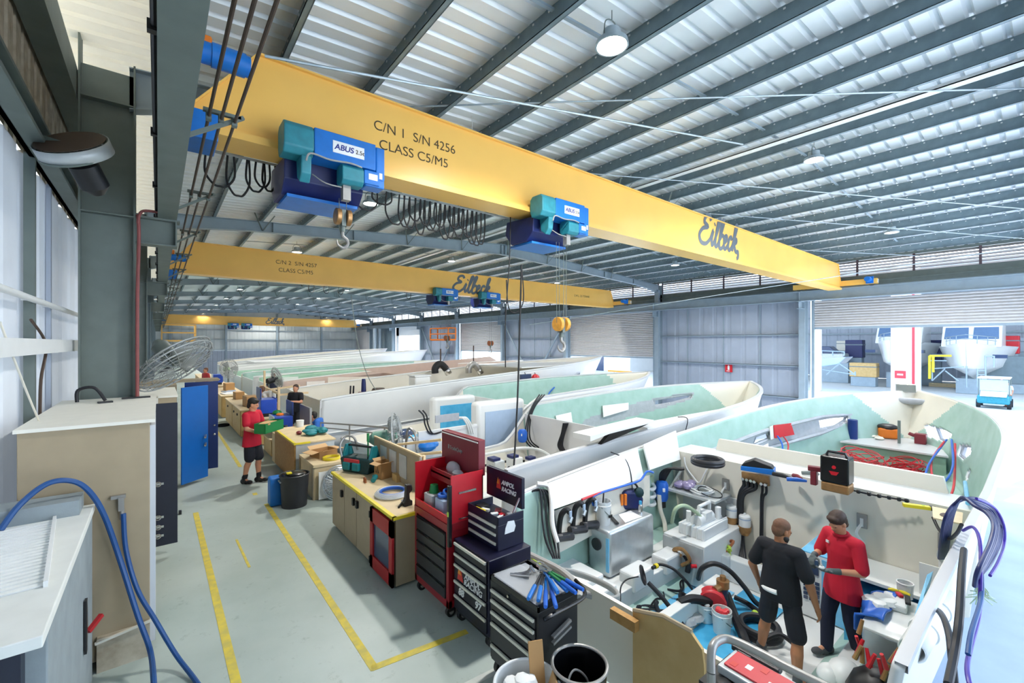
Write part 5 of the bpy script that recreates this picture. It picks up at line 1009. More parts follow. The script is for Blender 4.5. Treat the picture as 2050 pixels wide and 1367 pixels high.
for (x, y, lb) in ((2.2, 20.9, 'white papers at the near end of the rounded ply workbench'), (2.3, 21.7, 'blue grey papers on the rounded ply workbench')):
    a = MB(); a.cb((x, y, .88), (.4, .6, .03), .2); a.cb((x+.1, y+.1, .9), (.3, .4, .02), -.2); top(a, 'papers', 'paper' if y < 21 else 'glass_blue', lb, 'papers', smooth=0)
for (x, y, r_, lb) in ((1.75, 18.3, .2, 'black cable coil on the aisle floor by the pale ply workbench'),):
    a = MB()
    for i in range(3): a.torus((x, y, .015+.02*i), r_, .012)
    top(a, 'cable_coil', 'rubber', lb, 'cable')
a = MB(); a.box(1.6, 1.8, 25.5, 25.9, 0, .6); top(a, 'black_bin', 'black', 'black box bin at the aisle edge beyond the pale benches', 'bin', smooth=0, bev=.02)
a = MB(); a.ball((1.8, 23.4, .2), (.16, .2, .25), 12); top(a, 'plastic_bag', 'film_grey', 'clear rubbish bag by the rounded ply workbench', 'bag')
# timber frames and light stage at the sterns further on
a0 = thing('pine_trestle', 'pine timber frame at the stern of the fourth hull', 'frame', (3.1, 16.4, 0))
for p, q in (((3.0, 15.6, .2), (3.0, 15.6, 1.5)), ((3.0, 18.0, .2), (3.0, 18.0, 1.9)), ((3.0, 15.6, 1.3), (3.0, 18.6, 1.3)), ((3.6, 15.6, .2), (3.6, 15.6, 1.3)), ((3.0, 15.6, 1.25), (3.9, 15.7, 1.25)), ((3.0, 17.2, 1.28), (4.2, 18.2, 1.28))): part(a0, 'timber', 'pine', MB().beam(p, q, .09, .06), smooth=0)
a0 = thing('pine_trestle', 'two pine rails and a post behind the papered backboard', 'frame', (2.9, 5.6, .9))
for p, q in ((onX(795, 890, 2.95), onX(885, 880, 3.35)), (onX(815, 912, 2.95), onX(885, 905, 3.3)), (V(2.84, 5.45, .0), V(2.84, 5.45, 1.36))): part(a0, 'timber', 'pine', MB().beam(p, q, .05, .035), smooth=0)
# green pedestal fan behind the bench
FC = onX(792, 872, 3.12); t, X = fan('pedestal_fan', 'green motored pedestal fan behind the tan workbench', FC, (.75, -.5, .12), .34, 'green_fan', 'fan_grey', .13)
m = MB(); m.cyl(X @ Vector((0, 0, -.2)), (FC.x-.18, FC.y+.12, .02), .02, n=10); m.cyl((FC.x-.18, FC.y+.12, .0), (FC.x-.18, FC.y+.12, .03), .14, n=20); build(m, 'pole', 'steel_tube', t, 'W')
# rails by the sterns
def rail(lb, pts, posts, r=.018):
    t = thing('handrail', lb, 'handrail', pts[0]); a = MB(); a.hose(pts, r, 5, 8); part(t, 'top_rail', 'steel_tube', a)
    a = MB(); a.hose([Vector(p)-V(0, 0, .12) for p in pts[:len(pts)-1]], r*.8, 5, 8); part(t, 'mid_rail', 'steel_tube', a)
    for p in posts: part(t, 'post', 'steel_tube', MB().cyl((p[0], p[1], 0 if p[0] < 3.3 else LOW), p, r*.9, n=8))
q = [onX(x, y, 3.2) for x, y in ((642, 846), (700, 850), (770, 856), (800, 862))]
rail('long silver handrail at the stern of the big white hull', q, [q[0], q[1], q[2]])
q = [onX(x, y, 3.22) for x, y in ((812, 900), (815, 864), (822, 858), (832, 872), (834, 900))]
rail('short bent silver rail beside the green fan', q, [q[0]])
# small fans and clutter far up the row
fan('pedestal_fan', 'grey cage fan far up the bench row', V(2.6, 24.5, 1.7), (.3, -1, .1), .4, 'green_light'); 
m = MB(); m.cyl((2.6, 24.75, 0), (2.6, 24.75, 1.65), .03, n=8); build(m, 'pole', 'steel_dark', bpy.data.objects['pedestal_fan.001'], 'W')
fan('pedestal_fan', 'grey fan with a dark motor at the stern of the sixth hull', V(3.6, 19.0, 1.55), (.9, .2, .3), .38, 'black')
m = MB(); m.cyl((3.3, 18.9, LOW), (3.3, 18.95, 1.4), .03, n=8); build(m, 'pole', 'steel_dark', bpy.data.objects['pedestal_fan.002'], 'W')
# ================================================================ things in and on the nearest hull
def hz(*pts): return [onZ(*p) for p in pts]
def hy(*pts): return [onY(*p) for p in pts]
def hose(name, mt, lb, pts, r, cat='hose', **k): return top(MB().hose(pts, r, 6, 8), name, mt, lb, cat, **k)
# transom end: grab rail, plywood step board, film over the bilge
hose('hose', 'hose_grey', 'fat grey hose lying along the cream transom board', hz((1052, 1106, .14), (1085, 1122, .14), (1120, 1140, .14), (1145, 1160, .16), (1158, 1180, .14), (1160, 1196, .12)), .04)
hose('cable', 'lime', 'yellow striped wire along the transom board', hz((1056, 1112, .12), (1085, 1132, .13), (1105, 1152, .12), (1112, 1163, .1)), .008, 'cable')
a = MB(); q0, q1, q2 = V(3.62, 2.62, 0), V(3.98, 2.62, 0), V(4.0, 1.92, 0)
a = MB(); a.prism([(2.63, -.9), (2.63, .24), (2.3, .34), (2.02, .34), (1.92, .25), (1.9, .1), (1.9, -.9)], 'x', 3.66, 3.69)
t = thing('plywood_board', 'sandy plywood board with a rounded corner at the stern opening', 'board', (3.67, 2.3, -.9)); part(t, 'panel', 'ply', a, smooth=0)
a = MB(); pts = [(3.675, 2.63, .25), (3.675, 2.3, .35), (3.675, 2.02, .35)]; a.tube(pts, .022, 6); part(t, 'rim', 'tan_board', a); part(t, 'batten', 'osb', MB().box(3.58, 3.65, 2.55, 2.85, .1, .2), smooth=0)
# silver handrail with organiser case in front
pts = hz((1424, 1345, .78), (1425, 1300, .9), (1440, 1281, .92), (1466, 1281, .92), (1520, 1306, .92), (1580, 1338, .92), (1660, 1378, .92), (1760, 1430, .92))
t = thing('handrail', 'thick silver handrail curving across the lower right corner', 'handrail', pts[0]); part(t, 'rail', 'steel_tube', MB().hose(pts, .027, 6, 12)); q = pts[0]; part(t, 'post', 'steel_tube', MB().cyl((q.x, q.y, -.1), q, .027, n=12))
p = onZ(1470, 1300, .68); t = thing('organiser_case', 'red lidded parts case on black bags at the bottom right', 'case', p); u = (onZ(1610, 1378, .68)-p); L_ = u.length*1.15; u.normalize(); w = V(-u.y, u.x, 0)
X = frame(p, u, w) @ Matrix.Translation((-.02, -.2, -.05))
def lb_(*a_): return MB().box(*a_, X)
build(lb_(0, L_, 0, .26, -.04, .02), 'body', 'alu_matte', t, 'W', smooth=0, bev=.01); build(lb_(.03, L_-.03, .03, .23, .02, .035), 'lid', 'hose_red', t, 'W', smooth=0, bev=.006)
for k in range(7): build(lb_(.06+k*.08, .1+k*.08, .05+.05*(k % 3), .1+.05*(k % 3), .035, .037), 'content', 'white' if k % 2 else 'bull_red', t, 'W', smooth=0)
build(lb_(.02, .12, .24, .3, -.02, .03), 'latch', 'drawer', t, 'W', smooth=0, bev=.006); build(lb_(-.03, .3, .25, .31, .0, .04), 'handle', 'black', t, 'W', smooth=0, bev=.01)
a = MB(); random.seed(4)
for i in range(8): a.ball(p+u*(.05+.1*i)+w*(.0+random.uniform(-.25, -.1))+V(0, 0, -.2), (.12, .12, .12), 10)
a.box(-.05, L_, -.15, .28, -.6, -.05, X); top(a, 'black_bag', 'black', 'black bags under the red lidded parts case', 'bag')
hose('cable', 'white', 'thin white cable curling beside the organiser case', hz((1497, 1303, .3), (1500, 1318, .3), (1515, 1332, .3), (1535, 1345, .3)), .012, 'cable')
# blue film on the bilge
def sheet(name, mt, lb, pts, cat='film', t=.006, kind=None):
    a = MB(); n = len(pts); a.add([p for p in pts]+[p-V(0, 0, t) for p in pts], [tuple(range(n)), tuple(range(2*n-1, n-1, -1))]+[(i, n+i, n+(i+1) % n, (i+1) % n) for i in range(n)]); return top(a, name, mt, lb, cat, smooth=0, kind=kind)
sheet('plastic_film', 'blue_film', 'light blue film over the bilge left of the white beam', [V(4.05, 3.1, -.935), V(6.9, 3.1, -.935), V(6.9, 3.78, -.935), V(4.05, 3.78, -.935)])
sheet('plastic_film', 'cyan_film', 'blue film over the bilge in front of the man in black', [V(4.0, 2.45, -.935), V(7.0, 2.45, -.935), V(7.1, 3.05, -.935), V(4.0, 3.05, -.935)])
sheet('plastic_film', 'blue_film', 'pale blue film over the far bilge by the alloy tank', [V(4.2, 4.1, -.935), V(5.5, 4.1, -.935), V(5.5, 4.5, -.935), V(4.2, 4.5, -.935)])
sheet('plastic_film', 'cyan_film', 'blue film behind the feet of the man in black', [V(4.2, 1.75, -.935), V(5.2, 1.75, -.935), V(5.2, 2.15, -.935), V(4.2, 2.15, -.935)])
# alloy tank and what stands on it
t = thing('fuel_tank', 'large alloy tank with rounded edges inside the nearest hull', 'tank', (5.77, 4.35, -.58))
part(t, 'body', 'alu', MB().box(5.19, 6.35, 4.14, 4.56, -.6, .1), smooth=30, bev=.05); part(t, 'blue_film_strip', 'blue_film', MB().box(5.18, 5.2, 4.15, 4.2, -.5, -.0), smooth=0); a = MB(); a.cyl((5.17, 4.38, -.15), (5.2, 4.38, -.15), .09, n=18); part(t, 'inspection_cover', 'drawer', a)
def bucket(name, lb, c, r, h, mt, label=True):
    t = thing(name, lb, 'bucket', c); a = MB(); a.lathe([(r*.86, 0), (r, h*.8), (r*1.04, h*.8), (r*1.04, h*.84), (r, h*.85), (r*1.02, h), (r*.97, h), (r*.84, .01), (0, .01)], n=28); build(a, 'body', mt, t, smooth=45)
    a = MB(); a.hose([(r*.9, -.4*r, h*.8), (0, -r*1.12, h*.45), (-r*.9, -.4*r, h*.8)], .006, 6, 6); build(a, 'bail_handle', 'steel_dark', t); return t
c = onZ(1208, 1048, .1); t = bucket('bucket', 'white bucket with a wire handle on the alloy tank', c, .115, .36, 'white'); a = MB(); a.box(-.02, .05, -.135, -.12, .13, .17); build(a, 'handle_grip', 'black', t, smooth=0)
top(MB().beam(c+V(-.02, 0, .25), c+V(.08, .06, .44), .02, .02), 'scraper', 'black', 'dark tool handle standing in the white bucket', 'tool', smooth=0)
sheet('paper_sheet', 'paper', 'printed paper sheet lying on the alloy tank', hz((1238, 1030, .105), (1252, 1046, .105), (1285, 1034, .105), (1262, 1022, .105)), 'paper', .003)
c = onZ(1258, 1016, .1); t = thing('tool_tote', 'navy tool tote with orange handles on the alloy tank', 'bag', c, -.6)
a = MB(); a.prism([(-.2, 0), (.2, 0), (.23, .18), (.16, .3), (-.1, .32), (-.23, .2)], 'y', -.12, .12); build(a, 'body', 'navy', t, smooth=0, bev=.04); a = MB(); a.hose([(-.2, 0, .2), (-.1, 0, .4), (.12, 0, .4), (.2, 0, .2)], .018, 6, 8); build(a, 'strap', 'black', t)
for x in (-.16, -.1): a = MB(); a.box(x-.02, x+.02, -.16, -.12, .1, .28); build(a, 'tool', 'orange', t, smooth=0)
a = MB(); a.ball((.15, -.08, .28), (.09, .07, .09), 12); build(a, 'pouch', 'teal_dark', t)
c = onZ(1282, 1027, .1); t = thing('spray_bottle', 'small bottle with a blue cap on the alloy tank', 'bottle', c); a = MB(); a.lathe([(.035, 0), (.036, .12), (.02, .15), (0, .15)], n=18); build(a, 'body', 'chrome', t); a = MB(); a.lathe([(.022, .14), (.022, .2), (0, .2)], n=14); build(a, 'cap', 'cyan_film', t)
top(MB().beam(hz((1224, 1035, .12))[0], hz((1236, 1048, .12))[0], .05, .02), 'pliers', 'black', 'black pliers beside the white bucket', 'tool', smooth=0)
# second alloy box with white pump case
t = thing('battery_box', 'white box with an alloy end carrying the white pump case', 'box', (7.2, 3.75, -.9))
part(t, 'body', 'gelcoat', MB().box(6.55, 7.9, 3.4, 4.1, -.9, -.25), smooth=0, bev=.01); part(t, 'end_plate', 'alu_matte', MB().box(6.53, 6.56, 3.42, 4.1, -.9, -.28), smooth=0)
a = MB(); a.hose([(6.5, 3.75, -.5), (6.45, 3.85, -.42), (6.45, 3.7, -.36), (6.48, 3.6, -.5), (6.46, 3.72, -.62)], .03, 6, 8); part(t, 'hose_fitting', 'bronze', a)
a = MB(); a.cyl((6.44, 3.55, -.56), (6.5, 3.5, -.56), .03, n=10); part(t, 'red_cap', 'red_bright', a)
t = thing('pump_case', 'white ribbed pump case on the white box', 'pump', (7.2, 3.72, -.25))
a = MB(); a.box(6.75, 7.55, 3.5, 3.95, -.25, -.08); 
for k in range(5): a.box(6.73, 7.57, 3.52+.09*k, 3.545+.09*k, -.25, -.06)
part(t, 'base', 'white', a, smooth=0, bev=.012); a = MB(); a.cyl((6.85, 3.7, -.02), (7.3, 3.7, -.02), .1, n=18); a.box(7.0, 7.2, 3.6, 3.8, -.02, .1); a.cyl((7.4, 3.6, -.08), (7.4, 3.6, .12), .05, n=14); a.cyl((6.9, 3.85, -.08), (6.9, 3.85, .1), .04, n=14); part(t, 'pump', 'white', a); a = MB(); a.tube([(6.95, 3.7, .08), (6.95, 3.7, .2), (7.3, 3.7, .2), (7.3, 3.7, .08)], .03, 8); part(t, 'carry_handle', 'white', a)
hose('hose', 'green_light', 'pale green hose rising from the pump case', hz((1345, 1046, .0), (1352, 1020, .25), (1370, 1012, .3), (1392, 1024, .15), (1402, 1034, .05)), .03)
# shelf on the bulkhead with white cable coil
t = thing('cable_ledge', 'white shelf on the bulkhead holding a white cable coil', 'shelf', (7.7, 4.2, .2)); q = [onX(1335, 990, 7.4), onX(1410, 1013, 7.4), onX(1432, 1003, 7.92), onX(1352, 972, 7.92)]
part(t, 'plank', 'alu_matte', MB().box(7.35, 7.92, 3.62, 4.55, .17, .21), smooth=0); part(t, 'under_panel', 'gelcoat_grey', MB().box(7.86, 7.92, 3.5, 4.5, -.75, .17), smooth=0); part(t, 'bracket', 'alu', MB().beam((7.4, 4.5, .19), (7.92, 4.53, .5), .04, .03), smooth=0)
a = MB(); a.coil((7.6, 3.98, .24), .17, .014, 4.3, .012, .08); top(a, 'cable_coil', 'white', 'white cable coil on the bulkhead shelf', 'cable')
a = MB(); a.torus((7.62, 3.85, .26), .2, .008, X=Matrix.Rotation(.2, 4, 'X')); top(a, 'cable_coil', 'rubber', 'thin black cable ring beside the white coil on the bulkhead shelf', 'cable')
a = MB(); random.seed(8)
for i in range(7): a.ball((7.55+random.uniform(-.08, .15), 4.3+random.uniform(-.1, .1), .27+random.uniform(0, .06)), (.1, .09, .06), 10)
top(a, 'plastic_bag', 'purple_bag', 'purple grey plastic bag on the bulkhead shelf', 'bag')
hose('cable', 'white', 'white cable looped from the bulkhead top down to the shelf', [onX(1370, 915, 7.9), onX(1374, 935, 7.88), onX(1388, 955, 7.85), onX(1400, 966, 7.82), onX(1412, 945, 7.88), onX(1425, 923, 7.9), onX(1440, 921, 8.0), onX(1455, 935, 8.1)], .014, 'cable')
# blue pressure tank with cable bundle
c = onX(1325, 982, 7.3); t = thing('pressure_tank', 'blue pressure tank on the bulkhead of the nearest hull', 'tank', c-V(0, 0, .3))
part(t, 'vessel', 'pipe_blue', MB().lathe([(.0, -.2), (.09, -.18), (.115, -.12), (.115, -.02), (.12, 0), (.115, .02), (.115, .12), (.09, .17), (0, .19)], c, 24), smooth=50); part(t, 'base', 'black', MB().cyl(c-V(0, 0, .3), c-V(0, 0, .17), .07, n=16)); part(t, 'sticker', 'paper', MB().cb(c+V(-.08, -.09, .05), (.04, .04, .06), -.7), smooth=0)
a = MB()
for k in range(5): d = V(.02*k, -.03*k, .01*k); a.hose([c+V(.02, .05, .15)+d*.5, c+V(.0, .02, .32)+d, c+V(.05, -.1, .42)+d*.6, c+V(.15, -.3, .43)+d*.4], .022, 6, 8)
top(a, 'cable_bundle', 'hose_black', 'bundle of black cables arching above the blue pressure tank', 'cable')
t = thing('filter_canister', 'sage green canister beside the blue pressure tank', 'canister', onX(1298, 962, 7.2)-V(0, 0, .15)); c = onX(1298, 962, 7.2); part(t, 'vessel', 'green_light', MB().lathe([(.09, -.15), (.11, -.13), (.11, .1), (.07, .14), (0, .14)], c, 20)); part(t, 'head', 'steel_tube', MB().cyl(c+V(.1, 0, .0), c+V(.1, 0, .2), .05, n=12))
a = MB(); q0, q1 = onX(1297, 972, 7.25), onX(1318, 1050, 7.25); a.beam(q0, q1, .1, .05); top(a, 'white_channel', 'gelcoat', 'white upright channel beside the alloy tank', 'channel', smooth=0)
hose('hose', 'gelcoat_warm', 'cream hose running down behind the alloy tank', [onX(1320, 990, 7.2), onX(1322, 1020, 7.2), onX(1330, 1045, 7.2), onX(1332, 1065, 7.1)], .04)
a = MB()
for k in range(3): q = onX(1285, 972+16*k, 6.9); a.hose([q, q+V(.1, -.12, -.06), q+V(.25, -.1, -.05), q+V(.3, .05, .02)], .035, 6, 8)
top(a, 'hose_set', 'gelcoat', 'white corrugated hoses between the tank and the canister', 'hose')
for i, (px, py) in enumerate(((1465, 1028), (1491, 1047))):
    c = onX(px, py, 7.82); t = thing('fuel_filter', 'white topped fuel filter on the bulkhead, '+('left of the thick cables' if i == 0 else 'right of the thick cables'), 'filter', c-V(0, 0, .22))
    part(t, 'canister', 'white', MB().lathe([(.09, -.06), (.09, .12), (.075, .14), (.02, .15), (.02, .17), (0, .17)], c, 22)); part(t, 'bowl', 'bronze', MB().lathe([(0, -.22), (.06, -.2), (.1, -.12), (.1, -.05), (.09, -.05)], c, 22)); part(t, 'band', 'glass_blue', MB().lathe([(.092, .07), (.092, .09)], c, 22, caps=False)); part(t, 'mount', 'drawer', MB().cyl(c+V(.0, 0, -.04), c+V(.12, 0, -.04), .04, n=10))
t = thing('cable_manifold', 'long bracket at the top of the bulkhead with black cables', 'bracket', onX(1510, 958, 7.9)); q0, q1 = onX(1486, 953, 7.9), onX(1540, 963, 7.9); part(t, 'plate', 'bronze', MB().beam(q0, q1, .05, .16), smooth=0)
ends = [onX(p, y, 7.86) for p, y in ((1489, 960), (1497, 962), (1505, 964), (1512, 966), (1526, 970), (1534, 972))]
for i, e in enumerate(ends): part(t, 'terminal', 'chrome', MB().cyl(e+V(-.05, 0, .02), e+V(.03, 0, .02), .025, n=10))
for i, e in enumerate(ends[:4]): part(t, 'cable', 'hose_black', MB().hose([e, e-V(0, 0, .1), onX(1482+i*3, 985+i*1, 7.84), onX(1478+i*2.5, 1010, 7.84), onX(1478+i*3, 1080, 7.84), onX(1482+i*3, 1120, 7.7), onX(1482+i*2, 1140, 7.5)], .03, 6, 8))
for i, e in enumerate(ends[4:]): part(t, 'cable', 'hose_black', MB().hose([e, e-V(0, 0, .12), onX(1524+i*3, 1000, 7.86), onX(1523+i*3, 1060, 7.86), onX(1522+i*3, 1100, 7.86)], .02, 6, 8))
for (px, py, lb) in ((1358, 952, 'small socket plate with a blue lead beside the blue tank'), (1452, 970, 'small socket plate above the bulkhead shelf'), (1725, 1043, 'small socket plate on the bulkhead behind the man in red'), (1890, 1085, 'socket plate at the near end of the bulkhead')):
    c = onX(px, py, 7.9); t = thing('socket_plate', lb, 'socket', c); part(t, 'plate', 'steel_tube', MB().box(7.9, 7.93, c.y-.06, c.y+.06, c.z-.1, c.z+.1), smooth=0); part(t, 'opening', 'white', MB().box(7.895, 7.9, c.y-.02, c.y+.02, c.z-.08, c.z+.04), smooth=0); part(t, 'lead', 'gelcoat', MB().hose([(7.89, c.y, c.z-.04), (7.85, c.y+.05, c.z-.18), (7.86, c.y-.04, c.z-.3)], .018, 6, 6))
# on the bulkhead shelf top
def on_shelf(px, py): return onZ(px, py, .79)
c = on_shelf(1428, 935); a = MB()
for i in range(2): a.torus(c+V(.1, .15, .03+.045*i), .24, .04, 30, 10)
top(a, 'hose_coil', 'drawer', 'dark hose coil lying on the bulkhead top', 'hose')
c = on_shelf(1506, 948)+V(.22, 0, 0); t = thing('drill_case', 'blue and black drill case on the bulkhead top', 'case', c, .25)
a = MB(); a.prism([(-.24, 0), (.24, 0), (.24, .07), (-.24, .09)], 'x', -.12, .12); build(a, 'base', 'abus_blue', t, smooth=0, bev=.01); a = MB(); a.prism([(-.24, .07), (.24, .07), (.2, .12), (.05, .2), (-.2, .13)], 'x', -.1, .1); build(a, 'lid', 'black', t, smooth=0, bev=.015)
for (px, py, px2, py2, mt, lb) in ((1547, 952, 1588, 962, 'black', 'black clamp bar on the bulkhead top'), (1588, 955, 1605, 962, 'maroon', 'red driver tool on the bulkhead top'), (1575, 963, 1615, 967, 'pipe_blue', 'blue strap on the bulkhead top'), (1605, 950, 1640, 953, 'steel_dark', 'thin screwdriver on the bulkhead top')):
    p, q = on_shelf(px, py), on_shelf(px2, py2); a = MB(); a.tube([p+V(0, 0, .03), p.lerp(q, .5)+V(0, 0, .04), q+V(0, 0, .03)], [.03, .035, .018], 8); top(a, 'hand_tool', mt, lb, 'tool')
c = on_shelf(1630, 970); a = MB(); a.box(c.x-.05, c.x+.05, c.y-.04, c.y+.04, .79, 1.0); a.cb(c+V(0, 0, .24), (.09, .16, .07), .3); top(a, 'cordless_drill', 'maroon', 'dark red cordless driver standing left of the battery charger', 'drill', smooth=0, bev=.012)
c = on_shelf(1676, 985)+V(.05, .02, 0); t = thing('battery_charger', 'boxy black charger with a red emblem standing on the bulkhead', 'charger', c); u = V(.42, -.9, 0).normalized(); X = frame(c+V(-.05, .1, 0), (0, -1, 0), (1, 0, 0)) @ Matrix.Rotation(pi, 4, 'X') if False else Matrix.Translation(c)
a = MB(); a.box(-.12, .14, -.17, .16, 0, .13, X); build(a, 'block', 'bronze', t, 'W', smooth=0, bev=.02)
a = MB(); a.box(-.12, .15, -.17, .17, .13, .5, X); build(a, 'body', 'black_gloss', t, 'W', smooth=0, bev=.02); a = MB(); a.tube([X @ Vector(v) for v in ((0, -.12, .5), (0, -.1, .55), (0, .1, .55), (0, .12, .5))], .02, 8); build(a, 'handle', 'drawer', t, 'W')
a = MB(); a.prism([(-.06, .3), (.06, .3), (.03, .25), (-.03, .25)], 'x', -.128, -.122); a.v = [tuple(X @ Vector(v)) for v in a.v]; build(a, 'emblem', 'red_bright', t, 'W', smooth=0); a = MB(); a.cyl(X @ Vector((-.128, 0, .36)), X @ Vector((-.12, 0, .36)), .025, n=14); build(a, 'emblem', 'red_bright', t, 'W')
a = MB(); pts = [onZ(p, y, .8) for p, y in ((1702, 980), (1740, 989), (1780, 996), (1815, 1002))]; a.hose(pts, .012, 6, 6)
for q in catmull(pts, 2): a.ball(q, .03, 8)
top(a, 'cable_chain', 'black', 'black beaded cable along the bulkhead top', 'cable')
p, q = onZ(1808, 1010, .82), onZ(1862, 1017, .82); t = thing('spirit_level', 'yellow spirit level at the near end of the bulkhead top', 'level', p); part(t, 'bar', 'yellow', MB().beam(p, q, .07, .04), smooth=0); part(t, 'end_cap', 'black', MB().beam(q, q+(q-p).normalized()*.06, .075, .045), smooth=0); part(t, 'vial', 'lime', MB().beam(p.lerp(q, .7), p.lerp(q, .8), .03, .05), smooth=0)
t = thing('plywood_offcut', 'pale ply offcut with a ragged hole on the gunwale corner', 'board', onZ(1910, 1030, .9)); pts = [onZ(1866, 1013, .96), onZ(1928, 1026, .94), onZ(1926, 1048, .94), onZ(1868, 1036, .96)]; a = MB(); a.add(pts+[p-V(0, 0, .015) for p in pts], [(0, 1, 2, 3), (7, 6, 5, 4), (0, 4, 5, 1), (1, 5, 6, 2), (2, 6, 7, 3), (3, 7, 4, 0)]); part(t, 'sheet', 'ply_light', a, smooth=0); c = onZ(1893, 1031, .957); a = MB(); a.ball(c, (.09, .05, .006), 10); part(t, 'hole', 'brown', a)
# cabin floor: red hose heaps, loose red and blue pipes
def heap(lb, c, R, mt, n, r, dense=0):
    random.seed(int(c[0]*31)); a = MB()
    for i in range(n):
        X = Matrix.Rotation(random.uniform(-.75, .75), 4, 'X') @ Matrix.Rotation(random.uniform(-.6, .6), 4, 'Y'); rr = R*random.uniform(.55, 1); o = Vector(c)+V(random.uniform(-.12, .12), random.uniform(-.15, .15), rr*.45+random.uniform(0, .1))
        a.torus(o, rr, r, 22, 5, X)
    for i in range(dense): a.torus(Vector(c)+V(-.1, 0, .03+.02*(i % 6)), R*(.55-.02*(i//6)), .016, 22, 6)
    return top(a, 'hose_heap', mt, lb, 'hose', 'red hose heaps in the cabin')
c1 = onZ(1722, 945, -.42); heap('loose heap of thin red hose behind the battery charger', (c1.x, c1.y, -.42), .5, 'hose_red', 22, .012)
c1 = onZ(1810, 948, -.42); heap('tight red hose heap nearer the bright side window', (c1.x, c1.y, -.42), .45, 'red_bright', 14, .011, 12)
for i, (mt, r, lb, pts) in enumerate((('pipe_blue', .02, 'blue pipe curving down from the red port cover', [(1556, 872), (1566, 890), (1565, 915), (1558, 930)]), ('hose_red', .018, 'red pipe curving down from the red port cover', [(1568, 873), (1578, 890), (1573, 915), (1560, 930)]))):
    hose('pipe', mt, lb, [H1.hit(a_, b_, 1, .3+.1*k) for k, (a_, b_) in enumerate(pts)], r)
for i, (mt, lb, pts) in enumerate((('pipe_blue', 'long blue pipe looping below the near side windows', [(1895, 880), (1862, 925), (1850, 955), (1830, 972), (1810, 980)]), ('hose_red', 'long red pipe looping below the near side windows', [(1890, 884), (1866, 920), (1868, 960), (1885, 990), (1888, 1012)]), ('pipe_blue', 'second blue pipe hanging by the near windows', [(1905, 880), (1908, 930), (1895, 960), (1870, 978), (1850, 980)]), ('hose_red', 'second red pipe hanging by the near windows', [(1912, 888), (1912, 930), (1908, 980), (1890, 1012)]))):
    hose('pipe', mt, lb, [onZ(a_, b_, .45-.85*min(1, k/(len(pts)-1.0))**.8) for k, (a_, b_) in enumerate(pts)], .022)
hose('pipe', 'white', 'white pipe loop on the cabin floor', hz((1765, 935, -.4), (1785, 962, -.4), (1830, 975, -.4), (1850, 962, -.4), (1815, 953, -.4), (1800, 965, -.4)), .022)
hose('pipe', 'pipe_blue', 'blue pipe on the cabin floor behind the charger', hz((1700, 938, -.4), (1740, 935, -.4), (1755, 945, -.4), (1720, 950, -.4), (1690, 950, -.4)), .018)
hose('pipe', 'white', 'second white pipe on the cabin floor near the bulkhead', hz((1742, 962, -.4), (1780, 975, -.4), (1800, 985, -.4), (1860, 985, -.4), (1866, 1000, -.35)), .02)
hose('pipe', 'steel_dark', 'dark thin pipe on the cabin floor near the bulkhead', hz((1700, 955, -.4), (1740, 966, -.4), (1780, 975, -.4)), .018)
# bow platform things
def on_bow(px, py): return onZ(px, py, .12)
c = on_bow(1707, 878); top(MB().lathe([(.12, 0), (.12, .55), (.1, .56), (0, .56)], c, 20), 'blue_can', 'navy_door', 'tall dark blue can on the bow platform', 'can')
c = on_bow(1777, 877); t = thing('tool_bag', 'orange and black bag on the bow platform', 'bag', c); part(t, 'body', 'orange', MB().cb(c+V(0, 0, .16), (.35, .45, .3), .3), smooth=30, bev=.06); a = MB(); a.ball(c+V(0, 0, .33), (.2, .25, .1), 12); a.cb(c+V(.1, -.22, .2), (.2, .08, .25), .3); part(t, 'flap', 'black', a)
a = MB(); random.seed(2); c = on_bow(1740, 874)
for i in range(9): a.ball(c+V(random.uniform(-.3, .3), random.uniform(-.35, .35), .04), (.14, .12, .05), 8)
top(a, 'rags', 'gelcoat_warm', 'pale rags strewn on the bow platform', 'rags', kind='stuff')
c = on_bow(1843, 888); a = MB(); a.box(c.x-.1, c.x+.1, c.y-.12, c.y+.12, .12, .4); a.cyl(c+V(0, .12, .2), c+V(0, .25, .25), .05, n=10); top(a, 'pump', 'maroon', 'dark red pump on the near end of the bow platform', 'pump', smooth=0, bev=.02)
